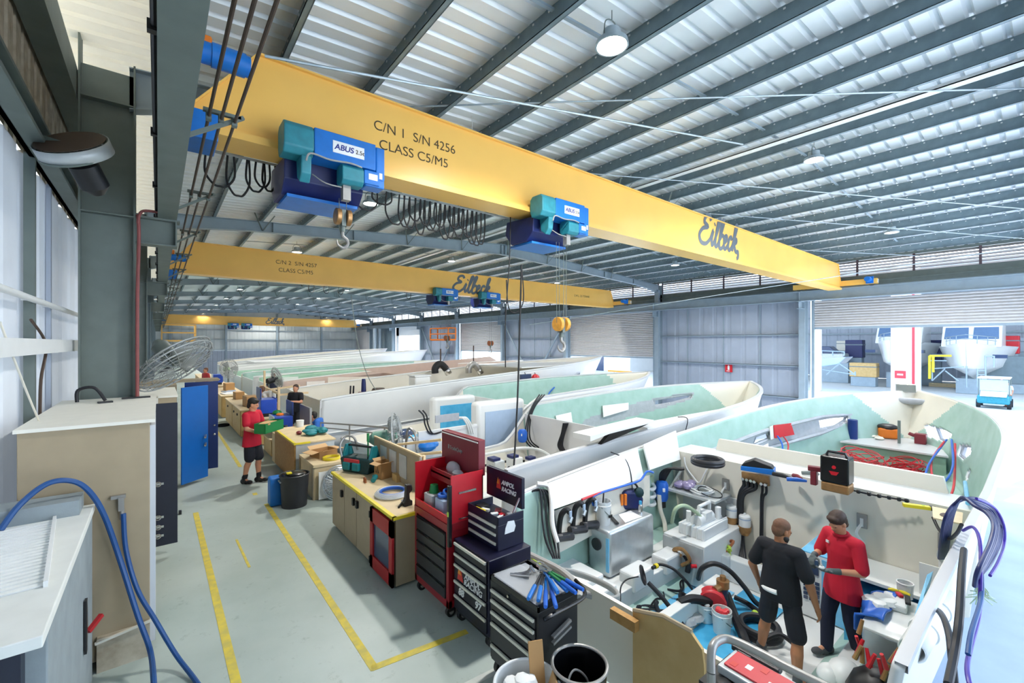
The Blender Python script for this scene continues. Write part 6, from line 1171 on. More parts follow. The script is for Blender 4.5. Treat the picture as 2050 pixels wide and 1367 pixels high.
# pipes and valves at the far quarter
a = MB()
for i in range(4): a.hose([H1.hit(1062+i*2, 985-i*1, 1, .05), H1.hit(1080+i*5, 980+i*1, 1, .14), H1.hit(1084+i*7, 1005, 1, .2), H1.hit(1086+i*8, 1040, 1, .26), H1.hit(1092+i*8, 1080, 1, .36), H1.hit(1108+i*4, 1118, 1, .5)], .015, 6, 8)
top(a, 'cable_bundle', 'hose_black', 'black cables falling over the far quarter of the nearest hull', 'cable')
hose('hose', 'gelcoat', 'white conduit over the far quarter of the nearest hull', [H1.hit(1075, 968, 1, .06), H1.hit(1098, 974, 1, .16), H1.hit(1104, 1000, 1, .26), H1.hit(1106, 1050, 1, .36), H1.hit(1116, 1086, 1, .46)], .035)
for i, (px, py) in enumerate(((1120, 1044), (1148, 1030), (1172, 1022))):
    c = H1.hit(px, py, 1, .3); t = thing('seacock', ('first', 'second', 'third')[i]+' black seacock from the stern along the far liner', 'valve', c-V(0, 0, .25))
    a = MB(); a.tube(catmull([c+V(-.02, 0, -.25), c+V(0, 0, -.05), c+V(.02, -.02, .1), c+V(.08, -.06, .17), c+V(.13, -.08, .12)], 4), .04, 10); part(t, 'elbow', 'black', a); a = MB(); a.cyl(c+V(.08, -.12, .0), c+V(.14, -.1, .06), .03, n=10); part(t, 'lever', 'alu', a); part(t, 'tag', 'glass_blue', MB().cb(c+V(.1, -.12, .12), (.06, .02, .08), .3), smooth=0); a = MB(); a.cyl(c+V(-.1, -.02, -.2), c+V(.2, -.06, -.24), .06, n=10); part(t, 'body', 'drawer', a)
hose('pipe', 'hose_red', 'red pipe along the far liner above the alloy tank', [H1.hit(1165, 1000, 1, .4), H1.hit(1200, 987, 1, .4), H1.hit(1235, 977, 1, .4)], .018)
hose('pipe', 'pipe_blue', 'blue pipe along the far liner above the alloy tank', [H1.hit(1188, 1012, 1, .4), H1.hit(1190, 992, 1, .4), H1.hit(1240, 975, 1, .4), H1.hit(1280, 962, 1, .4), H1.hit(1295, 944, 1, .4), H1.hit(1308, 946, 1, .45)], .018)
hose('hose', 'hose_red', 'red hose arching down to the hull fitting by the tank', hz((1185, 1010, .1), (1180, 1035, .0), (1158, 1055, -.2), (1138, 1085, -.45), (1136, 1112, -.65), (1148, 1128, -.75), (1172, 1116, -.75)), .028)
hose('hose', 'hose_grey', 'clear grey hose arching beside the red one', hz((1160, 1045, -.05), (1138, 1065, -.3), (1130, 1090, -.5), (1132, 1122, -.72), (1150, 1134, -.8)), .04)
hose('hose', 'white', 'white hose bending into the alloy tank', hz((1165, 1040, .05), (1168, 1060, -.1), (1180, 1066, -.2), (1198, 1063, -.22)), .022)
t = thing('pump', 'blue pump on the bilge beside the alloy tank', 'pump', onZ(1160, 1105, -.8)); c = onZ(1160, 1105, -.8); a = MB(); a.cyl(c, c+V(.25, .0, .02), .07, n=14); a.box(c.x-.05, c.x+.1, c.y-.08, c.y+.08, -.93, -.75); part(t, 'body', 'navy', a); a = MB(); a.cyl(c+V(-.06, 0, .05), c+V(-.06, 0, .2), .03, n=10); part(t, 'port', 'cyan_film', a)
a = MB()
for i in range(3): a.torus(onZ(1170, 1172, -.1)+V(0, 0, .02*i), .42, .022, 36, 8, Matrix.Rotation(.35, 4, 'Y'))
top(a, 'hose_ring', 'hose_grey', 'big ring of grey hose behind the transom board', 'hose')
hose('hose', 'hose_grey', 'fat clear hose with a bend on the bilge by the alloy tank', hz((1190, 1150, -.78), (1210, 1165, -.8), (1222, 1175, -.8), (1230, 1188, -.82), (1215, 1197, -.84)), .045)
# engine bay hoses
for (mt, r, lb, pts) in (('hose_black', .035, 'black hose arching over the bronze valve to the film', [(1398, 1158, -.6), (1405, 1138, -.35), (1430, 1128, -.25), (1460, 1142, -.35), (1490, 1175, -.6), (1512, 1205, -.85), (1530, 1215, -.9)]),
        ('hose_black', .04, 'black hose from the white box down to the stringer', [(1345, 1098, -.5), (1368, 1110, -.5), (1378, 1125, -.55), (1376, 1145, -.7)]), ('hose_black', .022, 'black hose with a yellow fitting across the engine mounts', [(1308, 1132, -.45), (1325, 1130, -.42), (1350, 1140, -.45), (1375, 1165, -.6), (1385, 1178, -.75)]),
        ('hose_black', .06, 'fat black corrugated hose crossing the blue film', [(1455, 1190, -.8), (1468, 1225, -.85), (1485, 1265, -.87), (1495, 1290, -.87), (1515, 1320, -.87)]), ('hose_black', .035, 'black hose from the bronze valve to the man in black', [(1470, 1195, -.85), (1500, 1210, -.88), (1530, 1235, -.88)]),
        ('hose_black', .03, 'black cable crossing behind the man in black', [(1530, 1280, -.85), (1560, 1270, -.8), (1590, 1290, -.85), (1600, 1310, -.88)])):
    hose('hose', mt, lb, hz(*pts), r)
a = MB(); random.seed(12)
for i in range(18):
    p0 = V(random.uniform(4.4, 6.3), random.uniform(3.2, 3.7), -.92); pts = [p0]
    for j in range(5): pts.append(V(min(6.7, max(4.2, pts[-1].x+random.uniform(-.35, .4))), min(3.75, max(3.12, pts[-1].y+random.uniform(-.25, .25))), -.92+random.uniform(0, .04)))
    a.hose(pts, random.choice((.012, .018, .03)), 5, 6)
top(a, 'cable_tangle', 'hose_black', 'tangle of dark cables on the light blue film', 'cable', kind='stuff')
a = MB(); pts = [onZ(1262, 1208, -.9), onZ(1300, 1170, -.9), onZ(1340, 1150, -.88), onZ(1365, 1150, -.88), onZ(1385, 1165, -.9)]; a.hose(pts, .05, 6, 8); top(a, 'foam_strip', 'rubber', 'thick black foam strip edging the light blue film', 'foam')
a = MB(); c = onZ(1287, 1158, -.35)
for k in range(5): a.torus(c+V(.01*k, .01*k, .05), .12-.012*k, .011, 22, 6, Matrix.Rotation(1.2+.1*k, 4, 'X') @ Matrix.Rotation(.5, 4, 'Y'))
a.hose([c+V(.05, -.05, -.05), c+V(.1, -.25, -.2), c+V(.2, -.5, -.5)], .03, 6, 8); top(a, 'cable_coil', 'hose_black', 'black cable coil tied up on the engine mounts', 'cable')
hose('cable', 'hose_black', 'thin black cable looping down over the engine mount', hz((1278, 1154, -.4), (1255, 1160, -.4), (1243, 1175, -.45), (1242, 1200, -.58), (1242, 1208, -.6)), .01, 'cable')
t = thing('yellow_fitting', 'yellow hose fitting on the engine mounts', 'fitting', onZ(1313, 1133, -.45)); c = onZ(1313, 1133, -.43); part(t, 'nut', 'yellow', MB().cyl(c-V(.03, 0, 0), c+V(.03, 0, 0), .035, n=10)); part(t, 'stub', 'black', MB().cyl(c-V(.09, 0, 0), c-V(.03, 0, 0), .025, n=10))
c = onZ(1447, 1175, -.55); t = thing('strainer', 'bronze sea strainer standing in the engine bay', 'strainer', c-V(0, 0, .35)); a = MB(); a.cyl(c-V(0, 0, .35), c, .07, n=16); part(t, 'bowl', 'glass_dark', a); a = MB(); a.cyl(c, c+V(0, 0, .1), .085, n=16); a.cyl(c+V(0, 0, .02), c+V(-.17, .03, .0), .05, n=12); a.cyl(c+V(0, 0, .1), c+V(0, 0, .16), .04, n=10); part(t, 'head', 'bronze', a)
c = onZ(1425, 1205, -.7); t = thing('blower', 'pinkish red round blower with a black duct by the white beam', 'blower', c-V(0, 0, .2)); a = MB(); a.cyl(c+V(-.06, -.04, 0), c+V(.1, .05, 0), .17, n=26); a.torus(c+V(-.02, -.02, 0), .16, .025, 26, 8, V(.85, .5, 0).to_track_quat('Z', 'Y').to_matrix().to_4x4()); part(t, 'housing', 'hose_red', a); a = MB(); a.hose([c+V(-.05, 0, .02), c+V(-.3, .12, .1), c+V(-.5, .2, .08)], .06, 6, 10); part(t, 'duct', 'black', a)
for (px, py, r, h, lb) in ((1412, 1240, .12, .24, 'white tub of caps beside the white beam'), (1445, 1265, .12, .3, 'white tub with red lumps on the blue film')):
    c = onZ(px, py, -.93); t = bucket('tub', lb, c, r, h, 'white'); a = MB(); random.seed(px)
    for i in range(6): a.ball((random.uniform(-.06, .06), random.uniform(-.06, .06), h+.0), (.045, .04, .03), 8)
    build(a, 'content', 'white' if px < 1430 else 'hose_red', t)
a = MB(); c = onZ(1380, 1240, -.9)
for i in range(6): a.ball(c+V(random.uniform(-.15, .15), random.uniform(-.15, .15), .05), (.14, .12, .06), 8)
top(a, 'plastic_bags', 'film_grey', 'clear plastic bags beside the white beam', 'bags', kind='stuff')
a = MB(); c = onZ(1520, 1262, -.9)
for i in range(3): a.torus(c+V(0, 0, .035*i), .24-.01*i, .04, 30, 8)
top(a, 'hose_coil', 'hose_black', 'black hose coil on the blue film by the man in black', 'hose')
a = MB(); c = onZ(1515, 1228, -.9); a.ball(c, (.07, .07, .04), 8); top(a, 'sponge', 'lime', 'yellow green sponge by the black hose coil', 'sponge')
c = onZ(1450, 1105, -.55); t = thing('wire_cluster', 'cluster of coloured wires and a clear jar at the bulkhead foot', 'wiring', c-V(0, 0, .1)); random.seed(6)
for i, mt in enumerate(('lime', 'black', 'copper', 'green_light', 'black', 'hose_blue', 'lime', 'black')):
    part(t, 'wire', mt, MB().hose([c+V(random.uniform(-.1, .1), random.uniform(-.1, .1), -.05), c+V(random.uniform(-.2, .2), random.uniform(-.2, .2), random.uniform(.1, .2)), c+V(random.uniform(-.2, .2), random.uniform(-.2, .2), random.uniform(0, .12))], .022, 6, 6))
part(t, 'jar', 'clear', MB().cyl(c-V(.1, .05, .3), c+V(-.1, -.05, .02), .09, n=16))
# locker with blue film and near side shelf things
t = thing('equipment_locker', 'white locker with blue film and a vent grille behind the men', 'locker', (7.5, 1.8, -.95))
part(t, 'body', 'white', MB().box(7.12, 7.9, 1.72, 2.3, -.94, -.05), smooth=0, bev=.01); part(t, 'film', 'blue_film', MB().box(7.1, 7.125, 1.74, 2.02, -.9, -.08), smooth=0); part(t, 'top_film', 'blue_film', MB().box(7.12, 7.85, 1.74, 2.28, -.05, -.035), smooth=0); part(t, 'dark_window', 'glass_dark', MB().box(7.105, 7.125, 2.06, 2.28, -.32, -.12), smooth=0)
a = MB()
for i in range(5): 
    for j in range(3): a.box(7.105, 7.12, 2.05+.07*j, 2.1+.07*j, -.7+.06*i, -.66+.06*i)
part(t, 'vent_grille', 'glass_dark', a, smooth=0)
t = thing('engine_box', 'low box covered in blue film under the near side shelf', 'box', (7.1, 1.15, -.95)); part(t, 'body', 'white', MB().box(6.85, 7.9, .95, 1.7, -.94, -.42), smooth=0, bev=.01); part(t, 'film', 'cyan_film', MB().box(6.84, 7.88, .94, 1.7, -.42, -.4), smooth=0); part(t, 'front_film', 'cyan_film', MB().box(6.83, 6.85, .96, 1.7, -.9, -.5), smooth=0)
c = onZ(1758, 1140, -.4); t = thing('red_case', 'small red case on blue film behind the man in red', 'case', c); part(t, 'body', 'red_bright', MB().cb(c+V(0, 0, .05), (.14, .2, .1), .2), smooth=0, bev=.02); part(t, 'ribs', 'red_matte', MB().cb(c+V(-.07, 0, .05), (.02, .18, .05), .2), smooth=0)
def on_side(px, py): return onZ(px, py, -.17)
c = on_side(1850, 1122); t = thing('jacket', 'black jacket heaped on the near side shelf', 'jacket', c); a = MB(); random.seed(3)
for i in range(9): a.ball(c+V(random.uniform(-.1, .15), random.uniform(-.14, .14), .1+random.uniform(-.02, .2)), (.12, .1, random.uniform(.1, .16)), 10)
part(t, 'cloth', 'shirt_black', a); part(t, 'lining', 'purple_bag', MB().ball(c+V(-.12, .14, .22), (.04, .05, .08), 8))
c = on_side(1826, 1105); top(MB().ball(c+V(0, 0, .04), (.1, .12, .06), 10), 'glove', 'orange', 'orange glove beside the black jacket', 'glove')
c = on_side(1755, 1092); t = thing('clear_tub', 'clear plastic tub on the near side shelf', 'tub', c); part(t, 'body', 'clear', MB().lathe([(.12, 0), (.15, .16), (.14, .16), (.11, .01)], c, 20)); part(t, 'rim', 'white', MB().torus(c+V(0, 0, .16), .15, .008))
for k, (px, py) in enumerate(((1795, 1108), (1812, 1112))):
    c = on_side(px, py); top(MB().torus(c+V(0, 0, .02), .06, .022), 'tape_roll', 'white' if k == 0 else 'yellow', ('white' if k == 0 else 'yellow')+' tape roll on the near side shelf', 'tape')
hose('pipe', 'white', 'thin white pipe lying along the near side shelf', [on_side(1792, 1090)+V(0, 0, .1), on_side(1830, 1118)+V(0, 0, .04), on_side(1860, 1140)+V(0, 0, .03)], .016)
t = thing('pump', 'white pump at the near end of the side shelf', 'pump', onZ(1893, 1150, -.2)); c = onZ(1893, 1150, -.1); part(t, 'plate', 'gelcoat', MB().box(7.3, 7.32, c.y-.12, c.y+.16, -.25, .2), smooth=0); part(t, 'body', 'white', MB().cyl(c, c+V(0, 0, .2), .07, n=14)); part(t, 'band', 'drawer', MB().cyl(c-V(0, 0, .05), c+V(0, 0, .02), .075, n=14))
# alloy locker at lower right with things on it
t = thing('alloy_locker', 'alloy locker with a white top at the lower right of the nearest hull', 'locker', (6.3, 1.1, -.95)); part(t, 'body', 'alu', MB().box(5.85, 6.8, .9, 1.3, -.94, -.13), smooth=0, bev=.02); part(t, 'top', 'gelcoat', MB().box(5.82, 6.82, .86, 1.32, -.13, -.1), smooth=0, bev=.008)
def on_al(px, py): return onZ(px, py, -.1)
c = on_al(1745, 1222); t = thing('cloth', 'bright blue cloth hanging over the alloy locker', 'cloth', c); a = MB(); random.seed(21)
def cl(u_, v_):
    x = 6.0+.75*u_+.03*sin(7*v_); y = 1.15+.25*v_; z = -.06+.03*sin(9*u_)*cos(5*v_)
    if y > 1.33: z -= (y-1.33)*3.2+.02*sin(14*u_); y = 1.35+.05*sin(12*u_+2)*(v_)
    return (x, y, z)
a.grid(cl, 24, 20); part(t, 'drape', 'pipe_blue', a, smooth=80, solid=(.02, 1))
a = MB()
for i in range(7): a.ball(on_al(1760, 1210)+V(random.uniform(-.12, .12), random.uniform(-.1, .1), .05), (.1, .09, .05), 8)
top(a, 'white_rags', 'white', 'white rags on the alloy locker beside the blue cloth', 'rags', kind='stuff')
c = on_al(1812, 1195); t = thing('can', 'grey open can on the alloy locker', 'can', c); part(t, 'body', 'film_grey', MB().lathe([(.07, 0), (.08, .17), (.072, .17), (.06, .01), (0, .01)], c, 22)); part(t, 'rim', 'white', MB().torus(c+V(0, 0, .17), .077, .008))
for k, (p0, p1) in enumerate((((1778, 1192), (1798, 1196)), ((1800, 1196), (1822, 1205)))):
    p, q = on_al(*p0)+V(0, 0, .08), on_al(*p1)+V(0, 0, .08); top(MB().tube([p, p.lerp(q, .5), q], [.012, .022, .014], 8), 'hand_tool', 'yellow', ('first' if k == 0 else 'second')+' yellow handled tool on the alloy locker, counted from the man in red', 'tool')
t = thing('tool_box', 'white tray with red and black tools on the alloy locker', 'tray', on_al(1790, 1212)); c = on_al(1792, 1212); part(t, 'tray', 'white', MB().cb(c+V(0, 0, .04), (.3, .22, .08), .1), smooth=0, bev=.02); part(t, 'red_tool', 'red_bright', MB().cb(c+V(.1, -.02, .1), (.09, .05, .03), .6), smooth=0, bev=.01); part(t, 'black_tool', 'black', MB().cb(c+V(.05, -.1, .09), (.2, .05, .03), .2), smooth=0, bev=.01)
sheet('film_sheet', 'blue_film', 'upright blue film sheet between the alloy locker and the near gunwale', [onY(1868, 1143, .86), onY(1856, 1150, .9), onY(1828, 1240, .9), onY(1842, 1250, .84), onY(1850, 1190, .84)], t=.02)
for k in range(3):
    p, q = onY(1880-4*k, 1150+22*k, 1.05), onY(1900-6*k, 1162+24*k, .72); top(MB().beam(p, q, .06, .05), 'hull_frame', 'gelcoat', ('upper', 'middle', 'lower')[k]+' white frame bar against the near hull side', 'frame', smooth=0)
t = thing('exhaust_mixer', 'grey metal fitting cluster below the white frame bars', 'fitting', onY(1865, 1195, .95)); c = onY(1868, 1192, .95); a = MB(); a.cyl(c, c+V(.25, 0, .05), .09, n=16); a.cyl(c+V(.1, 0, .1), c+V(.1, 0, .25), .05, n=12); a.ball(c+V(.3, 0, .1), .09, 12); part(t, 'body', 'steel_tube', a)
p, q = onZ(1826, 1302, .5), onZ(1893, 1195, .5); t = thing('white_pipe', 'fat white plastic pipe lying along the near hull side', 'pipe', p); a = MB(); a.tube([p, p.lerp(q, .35), q], .088, 24, caps=False); part(t, 'tube', 'white', a, solid=(.012, -1)); part(t, 'collar', 'white', MB().tube([p.lerp(q, .3), p.lerp(q, .37)], .1, 24)); part(t, 'collar', 'white', MB().tube([p.lerp(q, .7), p.lerp(q, .76)], .1, 24))
part(t, 'slot', 'black', MB().cb(p.lerp(q, .12)+V(0, .0, .088), (.06, .03, .006), .3), smooth=0)
# fittings bag with red handles at the bottom
c = onZ(1755, 1350, -.3); t = thing('fitting_heap', 'heap of red handles and brass fittings in front of the alloy locker', 'fittings', c); random.seed(31)
for i in range(16): q = c+V(random.uniform(-.15, .15), random.uniform(-.18, .18), random.uniform(-.1, .25)); part(t, 'red_handle' if i % 2 else 'brass_fitting', 'red_bright' if i % 2 else 'bronze', MB().tube([q, q+V(random.uniform(-.06, .06), random.uniform(-.06, .06), .14)], [.022, .016], 8))
part(t, 'bag', 'black', MB().ball(c-V(0, 0, .25), (.25, .25, .3), 14))
a = MB(); c = onZ(1690, 1352, -.6); a.ball(c, (.2, .16, .16), 14); a.ball(c+V(-.1, .1, 0), (.14, .12, .1), 12); top(a, 'white_bag', 'white', 'white plastic bag on the bilge near the handrail', 'bag')
# cable loom and hoses over the near gunwale
a = MB()
for i in range(6):
    d = .012*i; a.hose([onY(1880+i*3, 1118, .8), onY(1884+i*3, 1080, .72), onY(1893+i*3, 1035-i, .66), onY(1915+i*2, 1006-i*2, .6-d), onY(1950, 997+i*3, .5-d), onY(1985-i*2, 1012+i*3, .42-d), onY(2004-i*3, 1045+i, .36-d), onY(2003-i*4, 1085, .36-d), onY(1985-i*4, 1125, .38-d), onY(1965-i*2, 1150, .4-d), onY(1966-i*3, 1168+i, .42-d)], .014, 6, 8)
top(a, 'cable_loom', 'navy', 'thick dark cable loom arching out over the near gunwale', 'cable')
hose('cable', 'hose_purple', 'purple cable on the outer edge of the cable loom', hy((1955, 998, .46), (1990, 1016, .38), (2009, 1050, .32), (2010, 1090, .32), (1998, 1125, .32), (1982, 1152, .34)), .012, 'cable')
a = MB(); c = onY(1965, 1170, .42); random.seed(14)
for i in range(14): a.hose([c, c+V(random.uniform(-.05, .05), random.uniform(-.05, .05), -.07), c+V(random.uniform(-.12, .12), random.uniform(-.1, .1), random.uniform(-.18, -.06))], .005, 4, 5)
top(a, 'loom_tails', 'green_light', 'frayed coloured wire ends of the cable loom', 'cable', kind='stuff')
hose('cable', 'hose_purple', 'purple cable hanging outside the near hull to the floor', hy((1928, 1062, .52), (1948, 1055, .44), (1962, 1085, .36), (1963, 1160, .34), (1960, 1230, .34), (1945, 1290, .34), (1936, 1340, .32), (1950, 1400, .28)), .012, 'cable')
hose('cable', 'hose_blue', 'blue cable hanging outside the near hull beside the purple one', hy((1965, 1150, .34), (1964, 1200, .33), (1945, 1265, .33), (1938, 1310, .33)), .014, 'cable')
hose('hose', 'hose_black', 'black hose looped over the near gunwale above the white pipe', hy((1861, 1250, .8), (1862, 1228, .72), (1874, 1220, .64), (1888, 1235, .54), (1900, 1270, .47), (1905, 1310, .44), (1912, 1380, .42)), .022)
hose('hose', 'hose_black', 'dark hanging hose bundle outside the near hull', hy((1930, 1100, .5), (1925, 1150, .46), (1921, 1230, .42), (1912, 1300, .42), (1898, 1370, .42)), .024)
hose('cable', 'hose_black', 'black cable swag below the ply offcut on the bulkhead end', [onX(1868, 1036, 7.0), onX(1880, 1060, 6.8), onX(1898, 1078, 6.4), onX(1915, 1068, 6.0), onX(1925, 1050, 5.8)], .016, 'cable')
p, q = onZ(1932, 965, .75), onZ(1938, 1008, .85); a = MB(); a.cyl(p, q, .025, n=10); top(a, 'blue_tube', 'blue_film', 'pale blue tube clipped inside the near hull side', 'pipe')
# second and third hull details
hose('cable', 'hose_black', 'thin black cable over the white side of the second hull', [H2.side(9.6, .9, -1, .2)+V(0, 0, .25), H2.side(9.55, 1.15, -1, -.04), H2.side(9.5, .8, -1, -.05), H2.side(9.5, .2, -1, -.03)], .01, 'cable')
hose('cable', 'hose_black', 'thin black cable over the far liner panel of the nearest hull', [H1.hit(1232, 914, 1, .1)+V(0, .1, .06), H1.hit(1250, 918, 1, .16), H1.hit(1262, 945, 1, .26), H1.hit(1266, 980, 1, .38)], .01, 'cable')
a = MB()
for i in range(4): a.hose([onX(1128+i*3, 847, 8.24), onX(1124+i*2, 868, 8.22), onX(1117+i*3, 890, 8.2), onX(1122+i*3, 902, 8.2)], .02, 6, 8)
top(a, 'cable_bundle', 'hose_black', 'black cables hanging on the white bulkhead of the second hull', 'cable')
a = MB()
for i in range(3): a.hose([H2.hit(1080+i*5, 790, 1, .05), H2.hit(1066+i*3, 812, 1, .2), H2.hit(1056+i*3, 840, 1, .35), H2.hit(1052+i*5, 880, 1, .5), H2.hit(1070+i*8, 900, 1, .6)], .022, 6, 8)
top(a, 'cable_bundle', 'hose_black', 'black cables falling over the far side of the second hull', 'cable')
c = onX(1046, 872, 7.9); t = thing('pressure_tank', 'blue pressure tank in the second hull', 'tank', c-V(0, 0, .2)); part(t, 'vessel', 'pipe_blue', MB().lathe([(0, -.2), (.1, -.17), (.13, -.1), (.13, .1), (.09, .17), (0, .19)], c, 20)); part(t, 'sticker', 'paper', MB().cb(c+V(-.1, -.08, .05), (.03, .05, .06), -.7), smooth=0)
for (px, py, lb, mt, r) in ((1015, 905, 'white hose along the stern of the second hull', 'gelcoat', .04), (1000, 930, 'dark rubber strip along the stern of the second hull', 'rubber', .03)):
    hose('hose', mt, lb, [onY(px-60, py+8, 9.0), onY(px-20, py, 8.8), onY(px+30, py-8, 8.6), onY(px+70, py-2, 8.2), onY(px+100, py+20, 7.8)], r)
for (px, py, w_, h_, mt, lb) in ((1030, 935, .3, .5, 'white', 'white battery housing at the stern of the second hull'), (992, 935, .35, .35, 'alu_matte', 'grey switch panel at the stern of the second hull'), (1065, 930, .25, .3, 'chrome', 'silver fitting at the far stern of the second hull')):
    c = onY(px, py, 8.2); t = thing('equipment_housing', lb, 'housing', c-V(0, 0, h_/2)); part(t, 'body', mt, MB().cb(c, (.3, w_, h_)), smooth=0, bev=.03); part(t, 'cap', 'navy', MB().cb(c+V(-.05, 0, h_/2+.03), (.2, w_*.7, .06)), smooth=0); part(t, 'port', 'drawer', MB().cyl(c+V(-.18, 0, 0), c+V(-.12, 0, 0), .05, n=12))
a = MB()
for i in range(2): a.hose([H3.hit(838+i*8, 821, -1, .0), H3.hit(848+i*6, 832, -1, -.06), H3.hit(851+i*6, 850, -1, -.06), H3.hit(862+i*5, 868, -1, -.06), H3.hit(885, 864, -1, -.06)], .02, 6, 8)
top(a, 'cable_bundle', 'hose_black', 'two black cables over the stern side of the third hull', 'cable')
a = MB()
for i in range(3): a.hose([H3.hit(912+i*5, 838, -1, .05), H3.hit(925+i*4, 836, -1, -.05), H3.hit(935+i*4, 850, -1, -.06), H3.hit(940+i*4, 868, -1, -.06)], .025, 6, 8)
top(a, 'hose_set', 'gelcoat', 'white hoses over the side of the third hull', 'hose')
for i in range(3):
    c = onZ(812+i*22, 868+i*12, .3); a = MB(); a.ball(c, (.25, .2, .15), 12); a.ball(c+V(.2, .1, 0), (.15, .2, .1), 10); top(a, 'film_heap', ('glass_dark', 'cyan_film', 'abus_blue')[i], ('dark', 'light blue', 'blue')[i]+' plastic heap at the stern of the third hull', 'film', kind='stuff')
# on the big white hull
for (px, py, h_, r, mt, lb) in ((728, 783, .55, .09, 'navy', 'tall navy tube standing on the big white hull'), (722, 790, .2, .12, 'maroon', 'small dark pot on the big white hull'), (758, 790, .35, .3, 'brown', 'brown lumpy engine part on the big white hull'), (800, 785, .2, .1, 'black', 'black valve on the rim of the big white hull'), (820, 782, .22, .12, 'black', 'second black valve on the rim of the big white hull'), (745, 792, .12, .25, 'red_bright', 'red strip of hose on the rim of the big white hull')):
    c = onY(px, py, 15.9); a = MB(); a.lathe([(r*.8, -.3), (r, 0), (r*.9, h_*.7), (r*.7, h_), (0, h_)], c-V(0, 0, .1), 12); top(a, 'fitting', mt, lb, 'fitting')
for i, px in enumerate((702, 708)): top(MB().cyl(onY(px-2, 798, 15.6)-V(0, 0, .3), onY(px, 772, 15.6), .03, n=8), 'rod', 'black', ('left' if i == 0 else 'right')+' one of two black rods standing on the big white hull', 'rod')
c = onY(840, 772, 16.5); t = thing('white_housing', 'square white housing on the big white hull', 'housing', c); part(t, 'body', 'gelcoat', MB().cb(c, (.7, .6, .8)), smooth=0, bev=.05); part(t, 'lid', 'white', MB().cb(c+V(0, 0, .42), (.74, .64, .05)), smooth=0)
for (px, py, mt, lb) in ((1052, 762, 'glass_dark', 'dark pane against the side of the big white hull'), (1072, 762, 'red_bright', 'red fender hanging at the side of the big white hull')):
    c = H4.hit(px, py, -1, -.1); t = thing('fender', lb, 'fender', c-V(0, 0, .3)); a = MB()
    if mt == 'red_bright': a.ball(c, (.25, .2, .32), 14)
    else: a.box(c.x-.3, c.x+.3, c.y-.06, c.y+.04, c.z-.3, c.z+.3)
    part(t, 'body', mt, a, smooth=30, bev=0); part(t, 'line', 'black', MB().cyl(c+V(0, 0, .28), c+V(0, .1, .45), .015, n=6))
hose('pipe', 'pipe_blue', 'blue pipe over the rim of the third hull', [H3.hit(1110, 775, 1, .1), H3.hit(1098, 790, 1, .2), H3.hit(1095, 815, 1, .3)], .03)
# ================================================================ people
def cap(m, p, q, r0, r1, n=14):
    p, q = Vector(p), Vector(q); m.tube([p, p.lerp(q, .5), q], [r0, (r0+r1)/2, r1], n); m.ball(p, r0, n); m.ball(q, r1, n)
def fuse(m, name, mt, parent, vox, sm=3):
    """closed pieces are grown together into one continuous skin"""
    me = m.mesh(name, mt); o = bpy.data.objects.new(name, me); COL.objects.link(o)
    a = o.modifiers.new('r', 'REMESH'); a.mode = 'VOXEL'; a.voxel_size = vox
    b = o.modifiers.new('s', 'SMOOTH'); b.iterations = sm; b.factor = .5
    bpy.context.view_layer.update(); n = bpy.data.meshes.new_from_object(o.evaluated_get(bpy.context.evaluated_depsgraph_get()))
    o.modifiers.clear(); o.data = n; n.materials.clear(); n.materials.append(M[mt]); n.polygons.foreach_set('use_smooth', [True]*len(n.polygons)); o.parent = parent; n.name = name
    return o
def hand(m, w, d, up, s=1, curl=.5, side=1):
    """palm with five bent fingers at wrist w pointing along d, back of the hand along up"""
    w, d, up = Vector(w), Vector(d).normalized(), Vector(up); up = (up-d*up.dot(d)).normalized(); x = d.cross(up)*side
    m.ball(w+d*.05*s, (.001, .001, .001), 4)
    X = Matrix((x, d, up)).transposed().to_4x4(); m.ball(w+d*.05*s, (.04*s, .055*s, .018*s), 12, X); cap(m, w-d*.01, w+d*.03*s, .024*s, .028*s)
    for i, (o, L) in enumerate(((-.03, .062), (-.011, .075), (.009, .07), (.028, .055))):
        b = w+d*.09*s+x*o*s; k = b+d*L*.5*s*cos(curl*.5)-up*L*.5*s*sin(curl*.5); e = k+d*L*.6*s*cos(curl*1.5)-up*L*.6*s*sin(curl*1.5)
        cap(m, b, k, .0098*s, .009*s, 8); cap(m, k, e, .009*s, .0078*s, 8)
    b = w+d*.03*s-x*.03*s; k = b+(d*.5-x*.8-up*.25).normalized()*.045*s; e = k+(d*.85-x*.2-up*.5).normalized()*.035*s; cap(m, b, k, .0125*s, .011*s, 8); cap(m, k, e, .011*s, .009*s, 8)
